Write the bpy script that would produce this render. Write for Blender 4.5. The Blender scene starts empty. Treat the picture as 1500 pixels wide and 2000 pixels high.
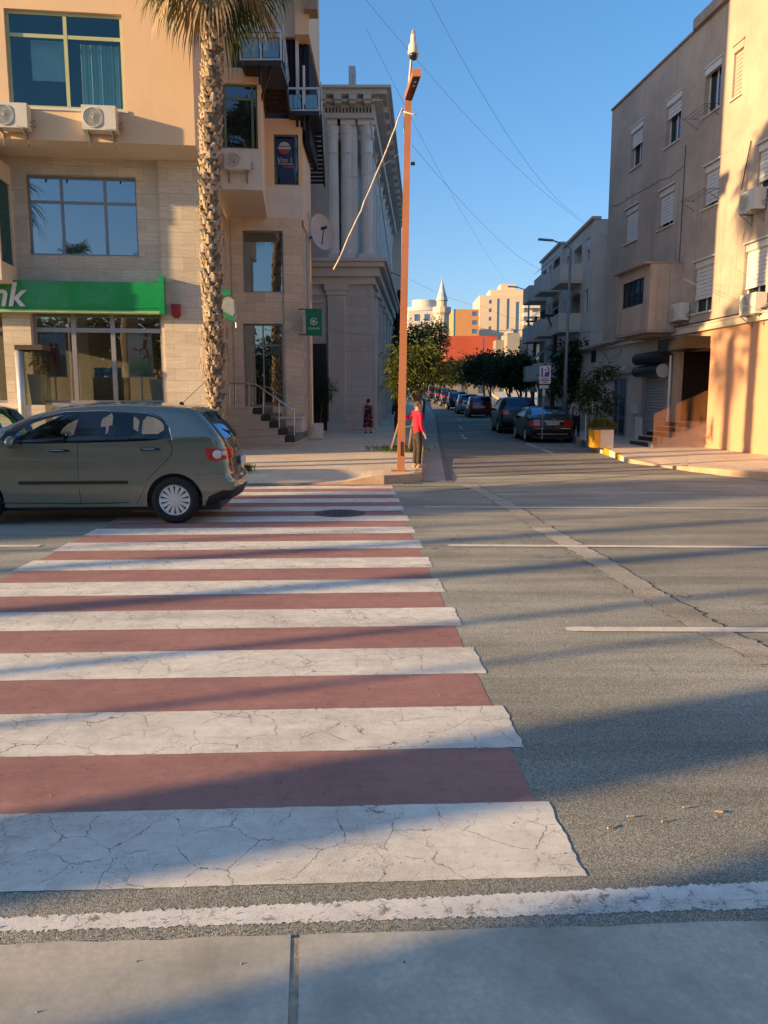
import bpy, math, random
from mathutils import Vector, Matrix
from mathutils.geometry import delaunay_2d_cdt
random.seed(7)
R = math.radians
scene = bpy.context.scene
C = scene.collection
# ---------------------------------------------------------------- camera, sky, sun, exposure
EYE = 1.62
TH = math.atan(215/1500.0); CT, ST = math.cos(TH), math.sin(TH)
cam = bpy.data.cameras.new('camera'); camo = bpy.data.objects.new('camera', cam); C.objects.link(camo)
camo.location = (0, 0, EYE); camo.rotation_euler = (math.pi/2-TH, 0, 0)
cam.sensor_fit = 'VERTICAL'; cam.sensor_height = 36; cam.lens = 27.0; cam.clip_start = .05; cam.clip_end = 3000
scene.camera = camo
SUN_AZ, SUN_EL = 70.0, 12.0          # direction the light travels towards (from +Y to +X), elevation
world = bpy.data.worlds.new('World'); scene.world = world; world.use_nodes = True
nt = world.node_tree; nt.nodes.clear()
sky = nt.nodes.new('ShaderNodeTexSky'); sky.sky_type = 'NISHITA'; sky.sun_disc = False
sky.sun_elevation = R(SUN_EL); sky.sun_rotation = R(SUN_AZ+180)
sky.air_density = 1.0; sky.dust_density = 1.6; sky.ozone_density = 3.0; sky.altitude = 0
bg = nt.nodes.new('ShaderNodeBackground'); bg.inputs[1].default_value = 0.145
wo = nt.nodes.new('ShaderNodeOutputWorld')
gm = nt.nodes.new('ShaderNodeGamma'); gm.inputs[1].default_value = 0.75
hs_ = nt.nodes.new('ShaderNodeHueSaturation'); hs_.inputs['Saturation'].default_value = 1.25
nt.links.new(sky.outputs[0], hs_.inputs['Color']); nt.links.new(hs_.outputs[0], gm.inputs[0]); mx = nt.nodes.new('ShaderNodeMix'); mx.data_type = 'RGBA'; mx.blend_type = 'MULTIPLY'; mx.inputs[0].default_value = 1; mx.inputs[7].default_value = (1.0, 1.0, 1.12, 1)
nt.links.new(gm.outputs[0], mx.inputs[6]); nt.links.new(mx.outputs[2], bg.inputs[0]); nt.links.new(bg.outputs[0], wo.inputs[0])
sl = bpy.data.lights.new('sun', 'SUN'); sl.energy = 4.8; sl.angle = R(0.75); sl.color = (1.0, .65, .30)
so = bpy.data.objects.new('sun', sl); C.objects.link(so)
ce = math.cos(R(SUN_EL))
SD = Vector((math.sin(R(SUN_AZ))*ce, math.cos(R(SUN_AZ))*ce, -math.sin(R(SUN_EL))))
so.rotation_euler = SD.to_track_quat('-Z', 'Y').to_euler(); so.location = (-30, -12, 12)
vs = scene.view_settings; vs.view_transform = 'Standard'; vs.look = 'None'; vs.gamma = 1; vs.exposure = 1.2
scene.cycles.max_bounces = 8; scene.cycles.transparent_max_bounces = 12
# ---------------------------------------------------------------- pixel -> world helpers
def G(px, py, z=0.0):
    dx, dy = px-750.0, py-1000.0; t = (EYE-z)/(dy*CT+1500*ST)
    return Vector((dx*t, (1500*CT-dy*ST)*t, z))
def PD(px, py, d):
    dx, dy = px-750.0, py-1000.0; t = d/(1500*CT-dy*ST)
    return Vector((dx*t, d, EYE-(dy*CT+1500*ST)*t))
class Pl:
    def __init__(s, p0, u):
        s.p = Vector((p0[0], p0[1], 0)); s.u = Vector((u[0], u[1], 0)).normalized(); s.n = Vector((s.u.y, -s.u.x, 0))
    def pt(s, a, z, o=0.0): v = s.p+s.u*a+s.n*o; return Vector((v.x, v.y, z))
    def hit(s, px, py, o=0.0):
        dx, dy = px-750.0, py-1000.0; r = Vector((dx, 1500*CT-dy*ST, -(dy*CT+1500*ST)))
        p = s.p+s.n*o; t = (s.n.dot(p))/(s.n.dot(Vector((r.x, r.y, 0)))); q = r*t
        return ((Vector((q.x, q.y, 0))-p).dot(s.u), q.z+EYE)
    def rect(s, x0, y0, x1, y1, o=0.0):
        a = s.hit(x0, (y0+y1)/2, o)[0]; b = s.hit(x1, (y0+y1)/2, o)[0]
        zt = s.hit((x0+x1)/2, y0, o)[1]; zb = s.hit((x0+x1)/2, y1, o)[1]
        return (a, b, zb, zt)
    def rect6(s, xl, tl, bl, xr, tr, br, o=0.0):
        a = s.hit(xl, (tl+bl)/2, o)[0]; b = s.hit(xr, (tr+br)/2, o)[0]
        return (a, b, (s.hit(xl, bl, o)[1]+s.hit(xr, br, o)[1])/2, (s.hit(xl, tl, o)[1]+s.hit(xr, tr, o)[1])/2)
# ---------------------------------------------------------------- object helpers
WL = {}
def tag(o, label=None, cat=None, group=None, kind=None):
    if label: o['label'] = label
    if cat: o['category'] = cat
    if group: o['group'] = group
    if kind: o['kind'] = kind
    return o
def empty(name, loc=(0, 0, 0), label=None, cat=None, group=None, rz=0):
    o = bpy.data.objects.new(name, None); C.objects.link(o); o.location = loc; o.rotation_euler = (0, 0, rz)
    o.empty_display_size = .2
    WL[o] = Vector(loc); return tag(o, label, cat, group)
class MB:
    def __init__(s): s.v = []; s.f = []; s.m = []
    def add(s, pts, faces, mi=0):
        b = len(s.v); s.v += [Vector(p) for p in pts]
        for f in faces: s.f.append([b+i for i in f]); s.m.append(mi)
    def quad(s, a, b, c, d, mi=0): s.add([a, b, c, d], [(0, 1, 2, 3)], mi)
    def poly(s, pts, mi=0): s.add(pts, [tuple(range(len(pts)))], mi)
    def hexa(s, p, mi=0):   # 8 points: bottom 4, top 4
        s.add(p, [(3, 2, 1, 0), (4, 5, 6, 7), (0, 1, 5, 4), (1, 2, 6, 5), (2, 3, 7, 6), (3, 0, 4, 7)], mi)
    def ob(s, o, a, b, c, mi=0):
        o, a, b, c = Vector(o), Vector(a), Vector(b), Vector(c)
        s.hexa([o, o+a, o+a+b, o+b, o+c, o+a+c, o+a+b+c, o+b+c], mi)
    def box(s, x0, x1, y0, y1, z0, z1, mi=0): s.ob((x0, y0, z0), (x1-x0, 0, 0), (0, y1-y0, 0), (0, 0, z1-z0), mi)
    def pbox(s, P, a0, a1, z0, z1, o0, o1, mi=0):
        q = [P.pt(a0, z0, o1), P.pt(a1, z0, o1), P.pt(a1, z0, o0), P.pt(a0, z0, o0)]
        s.hexa(q+[Vector((p.x, p.y, z1)) for p in q], mi)
    def prism(s, pts, z0, z1, mi=0):
        n = len(pts)
        s.add([(p[0], p[1], z0) for p in pts]+[(p[0], p[1], z1) for p in pts],
              [tuple(range(n))[::-1], tuple(range(n, 2*n))]+[(i, (i+1) % n, n+(i+1) % n, n+i) for i in range(n)], mi)
    def tube(s, pts, r, n=8, mi=0, cap=True):
        pts = [Vector(p) for p in pts]; k = len(pts); rs = r if isinstance(r, (list, tuple)) else [r]*k
        rings = []; up = None
        for i, p in enumerate(pts):
            d = (pts[min(i+1, k-1)]-pts[max(i-1, 0)]).normalized()
            if up is None: up = Vector((0, 0, 1)) if abs(d.z) < .9 else Vector((1, 0, 0))
            x = d.cross(up)
            if x.length < 1e-4: x = d.orthogonal()
            x.normalize(); y = x.cross(d).normalized(); up = y
            rings.append([p+(x*math.cos(2*math.pi*j/n)+y*math.sin(2*math.pi*j/n))*rs[i] for j in range(n)])
        b = len(s.v)
        for rg in rings: s.v += rg
        for i in range(k-1):
            for j in range(n):
                s.f.append([b+i*n+j, b+i*n+(j+1) % n, b+(i+1)*n+(j+1) % n, b+(i+1)*n+j]); s.m.append(mi)
        if cap:
            s.f.append([b+j for j in range(n)][::-1]); s.m.append(mi)
            s.f.append([b+(k-1)*n+j for j in range(n)]); s.m.append(mi)
    def lathe(s, c, ax, prof, n=24, mi=0):
        c = Vector(c); ax = Vector(ax).normalized(); x = ax.orthogonal().normalized(); y = ax.cross(x); b = len(s.v); k = len(prof)
        for r, h in prof:
            for j in range(n):
                a = 2*math.pi*j/n; s.v.append(c+ax*h+(x*math.cos(a)+y*math.sin(a))*r)
        for i in range(k-1):
            for j in range(n):
                s.f.append([b+i*n+j, b+i*n+(j+1) % n, b+(i+1)*n+(j+1) % n, b+(i+1)*n+j]); s.m.append(mi)
    def ball(s, c, r, n=12, mi=0):
        c = Vector(c); r = r if isinstance(r, (tuple, list)) else (r, r, r); b = len(s.v); k = n//2
        for i in range(k+1):
            a = math.pi*i/k
            for j in range(n):
                t = 2*math.pi*j/n; s.v.append(c+Vector((r[0]*math.sin(a)*math.cos(t), r[1]*math.sin(a)*math.sin(t), r[2]*math.cos(a))))
        for i in range(k):
            for j in range(n):
                s.f.append([b+i*n+j, b+(i+1)*n+j, b+(i+1)*n+(j+1) % n, b+i*n+(j+1) % n]); s.m.append(mi)
    def build(s, name, mats, parent=None, local=False, smooth=False, kind=None, base=None):
        me = bpy.data.meshes.new(name)
        off = Vector((0, 0, 0))
        if not local:
            if parent is not None: off = WL[parent]
            elif base is not None: off = Vector(base)
            elif s.v:
                xs = [v.x for v in s.v]; ys = [v.y for v in s.v]; zs = [v.z for v in s.v]
                off = Vector(((min(xs)+max(xs))/2, (min(ys)+max(ys))/2, min(zs)))
        me.from_pydata([tuple(v-off) for v in s.v], [], s.f)
        if not isinstance(mats, (list, tuple)): mats = [mats]
        for m in mats: me.materials.append(m)
        for p, m in zip(me.polygons, s.m): p.material_index = m; p.use_smooth = smooth
        uv = me.uv_layers.new(name='uv')
        for p in me.polygons:
            n = p.normal
            if abs(n.z) > .75:
                for li in p.loop_indices:
                    c = me.vertices[me.loops[li].vertex_index].co+off; uv.data[li].uv = (c.x, c.y)
            else:
                t = Vector((-n.y, n.x, 0)).normalized()
                for li in p.loop_indices:
                    c = me.vertices[me.loops[li].vertex_index].co+off; uv.data[li].uv = (c.x*t.x+c.y*t.y, c.z)
        me.validate()
        o = bpy.data.objects.new(name, me); C.objects.link(o)
        if parent is not None: o.parent = parent; WL[o] = WL.get(parent, Vector((0, 0, 0)))
        else:
            if not local: o.location = off
            WL[o] = off
        if kind: o['kind'] = kind
        return o
def dup(root, loc, rz=None, label=None, group=None, parent=None):
    def cp(o, par):
        c = o.copy(); C.objects.link(c); c.parent = par
        for ch in [x for x in bpy.data.objects if x.parent == o]: cp(ch, c)
        return c
    r = cp(root, parent); r.location = loc
    if rz is not None: r.rotation_euler = (0, 0, rz)
    if label: r['label'] = label
    if group: r['group'] = group
    return r
def text(name, body, size, mat4, mat, parent, ext=.01, shear=0, offset=0):
    cu = bpy.data.curves.new(name, 'FONT'); cu.body = body; cu.size = size; cu.extrude = ext; cu.shear = shear; cu.offset = offset
    cu.align_x = 'CENTER'; cu.align_y = 'CENTER'
    t = bpy.data.objects.new(name, cu); C.objects.link(t)
    me = bpy.data.meshes.new_from_object(t.evaluated_get(bpy.context.evaluated_depsgraph_get()))
    bpy.data.objects.remove(t)
    m = Matrix.Translation(-WL[parent]) @ mat4
    me.transform(m); me.materials.clear(); me.materials.append(mat)
    o = bpy.data.objects.new(name, me); C.objects.link(o); o.parent = parent; WL[o] = WL[parent]; return o
def mat_pl(P, a, z, o):      # text matrix on a plane, facing outward
    x = P.u; y = Vector((0, 0, 1)); n = P.n; p = P.pt(a, z, o)
    return Matrix(((x.x, y.x, n.x, p.x), (x.y, y.y, n.y, p.y), (x.z, y.z, n.z, p.z), (0, 0, 0, 1)))
# ---------------------------------------------------------------- materials
class NT:
    def __init__(s, name):
        s.m = bpy.data.materials.new(name); s.m.use_nodes = True; s.t = s.m.node_tree; s.t.nodes.clear()
        s.out = s.n('ShaderNodeOutputMaterial'); s.b = s.n('ShaderNodeBsdfPrincipled'); s.l(s.b.outputs[0], s.out.inputs[0])
        s.tc = s.n('ShaderNodeTexCoord')
    def n(s, k, **kw):
        x = s.t.nodes.new(k)
        for a, b in kw.items(): setattr(x, a, b)
        return x
    def l(s, a, b): s.t.links.new(a, b)
    def noise(s, scale, co=None, detail=5, rough=.6, sc=None, dist=0):
        x = s.n('ShaderNodeTexNoise'); x.inputs['Scale'].default_value = scale; x.inputs['Detail'].default_value = detail
        x.inputs['Roughness'].default_value = rough; x.inputs['Distortion'].default_value = dist
        c = co or s.tc.outputs['Object']
        if sc:
            mp = s.n('ShaderNodeMapping'); mp.inputs['Scale'].default_value = sc; s.l(c, mp.inputs[0]); c = mp.outputs[0]
        s.l(c, x.inputs['Vector']); return x.outputs['Fac']
    def ramp(s, f, *st):
        r = s.n('ShaderNodeValToRGB'); e = r.color_ramp.elements
        while len(e) < len(st): e.new(.5)
        for i, (p, c) in enumerate(st):
            e[i].position = p; e[i].color = (c[0], c[1], c[2], 1) if isinstance(c, (tuple, list)) else (c, c, c, 1)
        s.l(f, r.inputs[0]); return r.outputs[0]
    def mix(s, f, a, b, mode='MIX'):
        x = s.n('ShaderNodeMix', data_type='RGBA', blend_type=mode)
        for v, i in ((f, 0), (a, 6), (b, 7)):
            if isinstance(v, (int, float)): x.inputs[i].default_value = v if i == 0 else (v, v, v, 1)
            elif isinstance(v, tuple): x.inputs[i].default_value = (v[0], v[1], v[2], 1)
            else: s.l(v, x.inputs[i])
        return x.outputs[2]
    def math(s, op, a, b=0.0):
        x = s.n('ShaderNodeMath', operation=op)
        for v, i in ((a, 0), (b, 1)):
            if isinstance(v, (int, float)): x.inputs[i].default_value = v
            else: s.l(v, x.inputs[i])
        return x.outputs[0]
    def bump(s, h, strength=.3, dist=.01):
        x = s.n('ShaderNodeBump'); x.inputs['Strength'].default_value = strength; x.inputs['Distance'].default_value = dist
        s.l(h, x.inputs['Height']); s.l(x.outputs[0], s.b.inputs['Normal'])
    def col(s, c):
        if isinstance(c, tuple): s.b.inputs['Base Color'].default_value = (c[0], c[1], c[2], 1)
        else: s.l(c, s.b.inputs['Base Color'])
    def p(s, **kw):
        for k, v in kw.items():
            s.b.inputs[{'rough': 'Roughness', 'metal': 'Metallic', 'spec': 'Specular IOR Level', 'coat': 'Coat Weight', 'alpha': 'Alpha', 'trans': 'Transmission Weight', 'coatr': 'Coat Roughness'}[k]].default_value = v
        return s.m
def shade(c, k): return (min(c[0]*k, 1), min(c[1]*k, 1), min(c[2]*k, 1))
def M(name, c, rough=.75, var=.18, scale=2.5, bump=.0, bscale=40, metal=0, spec=.4, dirt=0, coat=0, fine=None):
    t = NT(name)
    f = t.noise(scale); k = t.ramp(f, (.3, shade(c, 1-var)), (.7, shade(c, 1+var)))
    if fine: k = t.mix(t.ramp(t.noise(fine, detail=3), (.35, 0.0), (.65, .35)), k, shade(c, .6))
    if dirt:
        st = t.noise(1.0, sc=(1.1, 1.1, .10), detail=9, rough=.75)
        k = t.mix(t.math('MULTIPLY', t.ramp(st, (.54, 0.0), (.78, 1.0)), dirt), k, (c[0]*.5, c[1]*.5, c[2]*.5))
        dr = t.noise(1.0, sc=(6, 6, .07), detail=5, rough=.6)
        k = t.mix(t.math('MULTIPLY', t.math('MULTIPLY', t.ramp(dr, (.60, 0.0), (.68, 1.0)), t.ramp(t.noise(.5, detail=3), (.5, 0.0), (.62, 1.0))), dirt*.7), k, (c[0]*.3, c[1]*.3, c[2]*.32))
        b2 = t.noise(.55, detail=8, rough=.7)
        k = t.mix(t.math('MULTIPLY', t.ramp(b2, (.5, 0.0), (.66, 1.0)), dirt*.6), k, shade(c, .68))
    t.col(k)
    if bump: t.bump(t.noise(bscale, detail=4), bump, .01)
    return t.p(rough=rough, metal=metal, spec=spec, coat=coat)
def stone(name, c, bw, bh, mortar=.006, var=.16, dirt=.15, off=.5, vein=True, rough=.7):
    t = NT(name)
    br = t.n('ShaderNodeTexBrick'); br.offset = off; t.l(t.tc.outputs['UV'], br.inputs['Vector'])
    br.inputs['Scale'].default_value = 1; br.inputs['Brick Width'].default_value = bw; br.inputs['Row Height'].default_value = bh
    br.inputs['Mortar Size'].default_value = mortar; br.inputs['Mortar Smooth'].default_value = .3; br.inputs['Bias'].default_value = 0
    br.inputs['Color1'].default_value = (*shade(c, 1-var), 1); br.inputs['Color2'].default_value = (*shade(c, 1+var), 1); br.inputs['Mortar'].default_value = (*shade(c, .66), 1)
    k = br.outputs['Color']
    if vein:
        v = t.noise(3.0, co=t.tc.outputs['UV'], sc=(.8, 9, 1), detail=8, rough=.7, dist=.4)
        k = t.mix(t.ramp(v, (.35, .75), (.65, 1.12)), k, k, 'MULTIPLY') if False else t.mix(1.0, k, t.ramp(v, (.35, .80), (.65, 1.1)), 'MULTIPLY')
    st = t.noise(.7, detail=8, rough=.7)
    k = t.mix(t.math('MULTIPLY', t.ramp(st, (.48, 0.0), (.7, 1.0)), dirt), k, shade(c, .45))
    t.col(k); t.bump(br.outputs['Fac'], -.25, .01) if False else t.bump(t.math('SUBTRACT', t.noise(25, detail=3), t.math('MULTIPLY', br.outputs['Fac'], 2.0)), .25, .008)
    return t.p(rough=rough, spec=.35)
def glassy(name, tint=(.55, .65, .75), gloss=.5, base=(.02, .025, .03), trans=0.0, rough=.015, fres=.6):
    t = NT(name); t.t.nodes.remove(t.b)
    g = t.n('ShaderNodeBsdfGlossy'); g.inputs['Color'].default_value = (*tint, 1); g.inputs['Roughness'].default_value = rough
    w = t.n('ShaderNodeTexNoise'); w.inputs['Scale'].default_value = 1.3; t.l(t.tc.outputs['Object'], w.inputs['Vector'])
    bp = t.n('ShaderNodeBump'); bp.inputs['Strength'].default_value = .05; bp.inputs['Distance'].default_value = .02; t.l(w.outputs[0], bp.inputs['Height']); t.l(bp.outputs[0], g.inputs['Normal'])
    d = t.n('ShaderNodeBsdfDiffuse'); d.inputs[0].default_value = (*base, 1)
    x = t.n('ShaderNodeMixShader'); x.inputs[0].default_value = gloss; lw = t.n('ShaderNodeLayerWeight'); lw.inputs[0].default_value = .25
    f = t.math('ADD', t.math('MULTIPLY', lw.outputs['Fresnel'], fres), gloss); t.l(f, x.inputs[0])
    if trans:
        tr = t.n('ShaderNodeBsdfTransparent'); tr.inputs[0].default_value = (.82, .88, .88, 1)
        y = t.n('ShaderNodeMixShader'); y.inputs[0].default_value = trans; t.l(d.outputs[0], y.inputs[1]); t.l(tr.outputs[0], y.inputs[2]); t.l(y.outputs[0], x.inputs[1])
    else: t.l(d.outputs[0], x.inputs[1])
    t.l(g.outputs[0], x.inputs[2]); t.l(x.outputs[0], t.out.inputs[0]); return t.m
def leafmat(name, c1, c2, trans=.35):
    t = NT(name); f = t.noise(6.0, detail=3); f2 = t.noise(31.0, detail=2)
    k = t.mix(t.ramp(f2, (.35, 0.0), (.65, 1.0)), t.ramp(f, (.3, c1), (.7, c2)), shade(c1, .7)); t.col(k); t.p(rough=.55, spec=.35)
    tr = t.n('ShaderNodeBsdfTranslucent'); t.l(k, tr.inputs[0]); x = t.n('ShaderNodeMixShader'); x.inputs[0].default_value = trans
    t.l(t.b.outputs[0], x.inputs[1]); t.l(tr.outputs[0], x.inputs[2]); t.l(x.outputs[0], t.out.inputs[0]); return t.m
# ground materials
def asphalt(name, c, patch=.16):
    t = NT(name); v = t.n('ShaderNodeTexVoronoi'); v.inputs['Scale'].default_value = 300; t.l(t.tc.outputs['Object'], v.inputs['Vector'])
    wn = t.ramp(v.outputs['Color'], (.25, .45), (.55, 1.0), (.9, 1.65))
    k = t.ramp(t.noise(.6, detail=7, rough=.65), (.3, shade(c, 1-patch)), (.7, shade(c, 1+patch)))
    k = t.mix(1.0, k, t.ramp(t.noise(1.4, sc=(.25, 2.2, 1), detail=6), (.35, .78), (.65, 1.15)), 'MULTIPLY')
    k = t.mix(1.0, k, t.ramp(t.noise(.22, detail=3, sc=(.5, 1.6, 1)), (.4, .84), (.6, 1.1)), 'MULTIPLY')
    sp = t.n('ShaderNodeTexVoronoi'); sp.inputs['Scale'].default_value = 2.3; t.l(t.tc.outputs['Object'], sp.inputs['Vector'])
    k = t.mix(t.ramp(sp.outputs['Distance'], (.03, .5), (.06, 0.0)), k, shade(c, .45))
    k = t.mix(1.0, k, wn, 'MULTIPLY')
    k = t.mix(t.ramp(t.noise(70, detail=2), (.62, 0.0), (.72, .55)), k, shade(c, 1.9))
    oil = t.noise(.9, detail=4); k = t.mix(t.ramp(oil, (.58, 0.0), (.74, .5)), k, shade(c, .52))
    cr = t.n('ShaderNodeTexVoronoi', feature='DISTANCE_TO_EDGE'); cr.inputs['Scale'].default_value = .32
    wv = t.n('ShaderNodeVectorMath', operation='ADD'); nz = t.n('ShaderNodeTexNoise'); nz.inputs['Scale'].default_value = 2.5; nz.inputs['Detail'].default_value = 6
    t.l(t.tc.outputs['Object'], nz.inputs['Vector']); sc = t.n('ShaderNodeVectorMath', operation='SCALE'); sc.inputs['Scale'].default_value = .9; t.l(nz.outputs['Color'], sc.inputs[0])
    t.l(t.tc.outputs['Object'], wv.inputs[0]); t.l(sc.outputs[0], wv.inputs[1]); t.l(wv.outputs[0], cr.inputs['Vector'])
    k = t.mix(t.math('MULTIPLY', t.ramp(cr.outputs['Distance'], (.0, 1.0), (.0035, 0.0)), t.ramp(t.noise(.35), (.52, 0.0), (.58, .8))), k, shade(c, .3))
    t.col(k); t.bump(v.outputs['Distance'], .4, .004); return t.p(rough=.9, spec=.12)
def paint(name, c, crack=1.0, wear=.25, under=(.09, .088, .08), cscale=4.2, grain=.25):
    t = NT(name); ob = t.tc.outputs['Object']
    nz = t.n('ShaderNodeTexNoise'); nz.inputs['Scale'].default_value = 8; nz.inputs['Detail'].default_value = 12; nz.inputs['Roughness'].default_value = .65; t.l(ob, nz.inputs['Vector'])
    sc = t.n('ShaderNodeVectorMath', operation='SCALE'); sc.inputs['Scale'].default_value = .10; t.l(nz.outputs['Color'], sc.inputs[0])
    wv = t.n('ShaderNodeVectorMath', operation='ADD'); t.l(ob, wv.inputs[0]); t.l(sc.outputs[0], wv.inputs[1])
    v = t.n('ShaderNodeTexVoronoi', feature='DISTANCE_TO_EDGE'); v.inputs['Scale'].default_value = cscale; t.l(wv.outputs[0], v.inputs['Vector'])
    tw = t.noise(.9, detail=5, sc=(.25, 1.3, 1))
    ck = t.math('MULTIPLY', t.ramp(v.outputs['Distance'], (.001, .95), (.010, 0.0)), t.ramp(t.noise(5.5, detail=4), (.44, 0.0), (.54, crack)))
    v2 = t.n('ShaderNodeTexVoronoi', feature='DISTANCE_TO_EDGE'); v2.inputs['Scale'].default_value = cscale*2.4; t.l(wv.outputs[0], v2.inputs['Vector'])
    ck = t.math('MAXIMUM', ck, t.math('MULTIPLY', t.ramp(v2.outputs['Distance'], (.003, .6), (.018, 0.0)), t.ramp(t.noise(2.3, detail=4), (.50, 0.0), (.60, crack))))
    k = t.ramp(t.noise(1.8, detail=8, rough=.7, sc=(.5, 1.4, 1)), (.3, shade(c, .78)), (.7, shade(c, 1.08)))
    k = t.mix(t.ramp(t.noise(9, detail=8, rough=.75), (.46, 0.0), (.68, .6)), k, shade(c, .62))
    k = t.mix(t.ramp(t.noise(2.2, detail=9, rough=.8, sc=(.35, 3.0, 1)), (.44, 0.0), (.68, .6)), k, shade(c, .62))
    k = t.mix(t.ramp(t.noise(260, detail=2), (.4, 0.0), (.7, grain*1.8)), k, shade(c, .45))
    gv = t.n('ShaderNodeTexVoronoi'); gv.inputs['Scale'].default_value = 190; t.l(ob, gv.inputs['Vector'])
    k = t.mix(t.math('MULTIPLY', t.ramp(gv.outputs['Distance'], (.25, 0.0), (.6, 1.0)), t.math('ADD', t.ramp(t.noise(1.7, detail=9, rough=.75), (.44, .0), (.66, .4)), t.ramp(tw, (.5, 0.0), (.68, .35)))), k, under)
    k = t.mix(t.ramp(t.noise(14, detail=9, rough=.8), (.62-wear*.1, 0.0), (.66-wear*.1, wear)), k, under)
    k = t.mix(ck, k, shade(under, .45)); t.col(k)
    t.bump(t.math('SUBTRACT', t.noise(420, detail=3), t.math('MULTIPLY', ck, 1.5)), .5, .0025); return t.p(rough=.8, spec=.3)
# ================================================================ THE GROUND
ASPH = asphalt('asphalt', (.35, .342, .28)); ASPH2 = asphalt('asphalt_street', (.28, .27, .235))
CONC = M('gutter_concrete', (.52, .49, .395), .9, .42, 2.2, .10, 420, dirt=1.0, fine=45)
PAVE = stone('paving_slabs', (.62, .52, .38), .4, .4, .004, .06, .35, 0, vein=False, rough=.85)
PAVE2 = stone('paving_slabs_pale', (.58, .50, .39), .5, .5, .006, .08, .4, 0, vein=False, rough=.85)
KERB = M('kerb_stone', (.46, .32, .21), .85, .2, 3, .3, 60, dirt=.5)
WHITEP = paint('white_road_paint', (.92, .88, .75)); REDP = paint('red_road_paint', (.47, .25, .21), crack=0, wear=.45, under=(.12, .06, .055), grain=.3)
LINEP = paint('line_paint', (.97, .94, .84), crack=.9, wear=.7, cscale=9)
LINE2 = paint('thin_line_paint', (.95, .85, .70), crack=.3, wear=.5, cscale=4)
PATCH = asphalt('trench_patch', (.42, .39, .31))
def zs(d): return 0.0 if d < 33 else (.0245*(d-33) if d < 60 else .66+.042*(min(d, 112)-60))
def sheet(name, pts, z, mat, **k):
    mb = MB(); mb.poly([(p[0], p[1], z if len(p) < 3 or p[2] == 0 else p[2]) for p in pts]); return mb.build(name, mat, kind='structure', **k)
mb = MB()
ds = [-60, 0, 33, 40, 50, 60, 75, 90, 112, 200, 420, 900]
for i in range(len(ds)-1):
    a, b = ds[i], ds[i+1]; mb.quad((-500, a, zs(a)-.05), (700, a, zs(a)-.05), (700, b, zs(b)-.05), (-500, b, zs(b)-.05))
mb.build('ground', M('earth', (.17, .15, .12), .95, .2, .5, .3, 10), kind='structure')
nl = G(0, 1848), G(1500, 1803); sl_ = (nl[1].y-nl[0].y)/(nl[1].x-nl[0].x); ny = lambda x: nl[0].y+(x-nl[0].x)*sl_
sheet('road', [(-70, ny(-70)-.3), (-4, ny(-4)-.3), (4, ny(4)-.3), (90, ny(90)-.3), (90, 33), (-70, 33)], 0, ASPH)
# concrete gutter apron at the camera's feet, with its joint
mb = MB(); NX = 60
for k in range(2):      # two slabs either side of the joint, slightly uneven edge
    xa, xb = ((-6, -.283), (-.255, 6))[k]; e = [(xa+(xb-xa)*i/NX, ny(xa+(xb-xa)*i/NX)+random.uniform(-.006, .006)) for i in range(NX+1)]
    lo = [(xb+.025*(1 if k == 0 else 1), .35), (xa+.03, .35)]
    e[-1 if k == 0 else 0] = ((-.285 if k == 0 else -.258), 2.14); mb.prism(e[::-1]+([(xa, .35), (-.112, .35)] if k == 0 else [(-.085, .35), (xb, .35)]), -.02, .008)
mb.build('gutter_apron', CONC, kind='structure')
sheet('apron_joint', [(-.13, .4), (-.295, 2.13), (-.245, 2.13), (-.07, .4)], .0055, M('joint_filler', (.34, .30, .22), .9, .3, 20, .4, 50))
mb = MB(); mb.box(-30, 30, -9, .30, -.04, .13); mb.build('near_pavement', PAVE2, kind='structure')
mb = MB(); mb.box(-30, 30, .303, .42, -.04, .14); mb.build('near_kerb', KERB, kind='structure')
mb = MB()
for i in range(900):
    x = random.uniform(-1.6, 1.9); y = ny(x)+abs(random.gauss(0, .022))+random.choice((0, 0, 0, .06, .35, .38)) if i < 620 else random.uniform(1.8, 7); x = x if i < 620 else random.uniform(-3, 4.5)
    s = random.uniform(.0015, .0042)*(1 if i < 620 else 1.4); z = .0085 if y < ny(x) else .003
    a = random.uniform(0, 6.28); p = [(x+s*math.cos(a+k*2.09)*random.uniform(.7, 1.3), y+s*math.sin(a+k*2.09)*random.uniform(.7, 1.3), z) for k in range(3)]+[(x, y, z+s)]
    mb.add(p, [(0, 1, 3), (1, 2, 3), (2, 0, 3)])
mb.build('grit', M('grit', (.30, .27, .22), .9, .5, 60), kind='stuff')
# crosswalk : red sheet and cracked white stripes
YA = math.atan(67/1515.0); cu_, cv_ = Vector((math.cos(YA), math.sin(YA), 0)), Vector((-math.sin(YA), math.cos(YA), 0))
vL = G(143, 1056); vR = G(1143, 1710)
uL, uR = vL.dot(cu_), vR.dot(cu_)
def CW(u, v, z=0): p = cu_*u+cv_*v; return (p.x, p.y, z)
v0 = G(500, 1730).dot(cv_); VS = .5005
def ragged(u0, u1, v0, v1, amp, step=.035):
    pts = []
    n = max(2, int((u1-u0)/step)); m = max(2, int((v1-v0)/.03))
    rj = lambda a: random.gauss(0, a)
    for i in range(n): pts.append((u0+(u1-u0)*i/n, v0+rj(amp*.35)))
    for i in range(m): pts.append((u1+rj(amp)+.003*math.sin(i*.7+v0*9), v0+(v1-v0)*i/m))
    for i in range(n): pts.append((u1-(u1-u0)*i/n, v1+rj(amp*.35)))
    for i in range(m): pts.append((u0+rj(amp), v1-(v1-v0)*i/m))
    return pts
mb = MB(); mb.poly([CW(u, v, .0015) for u, v in ragged(uL+.05, uR-.05, v0+.02, v0+VS*26.3, .004)]); mb.build('red_crosswalk_ground', REDP, kind='structure')
mb = MB()
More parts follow.
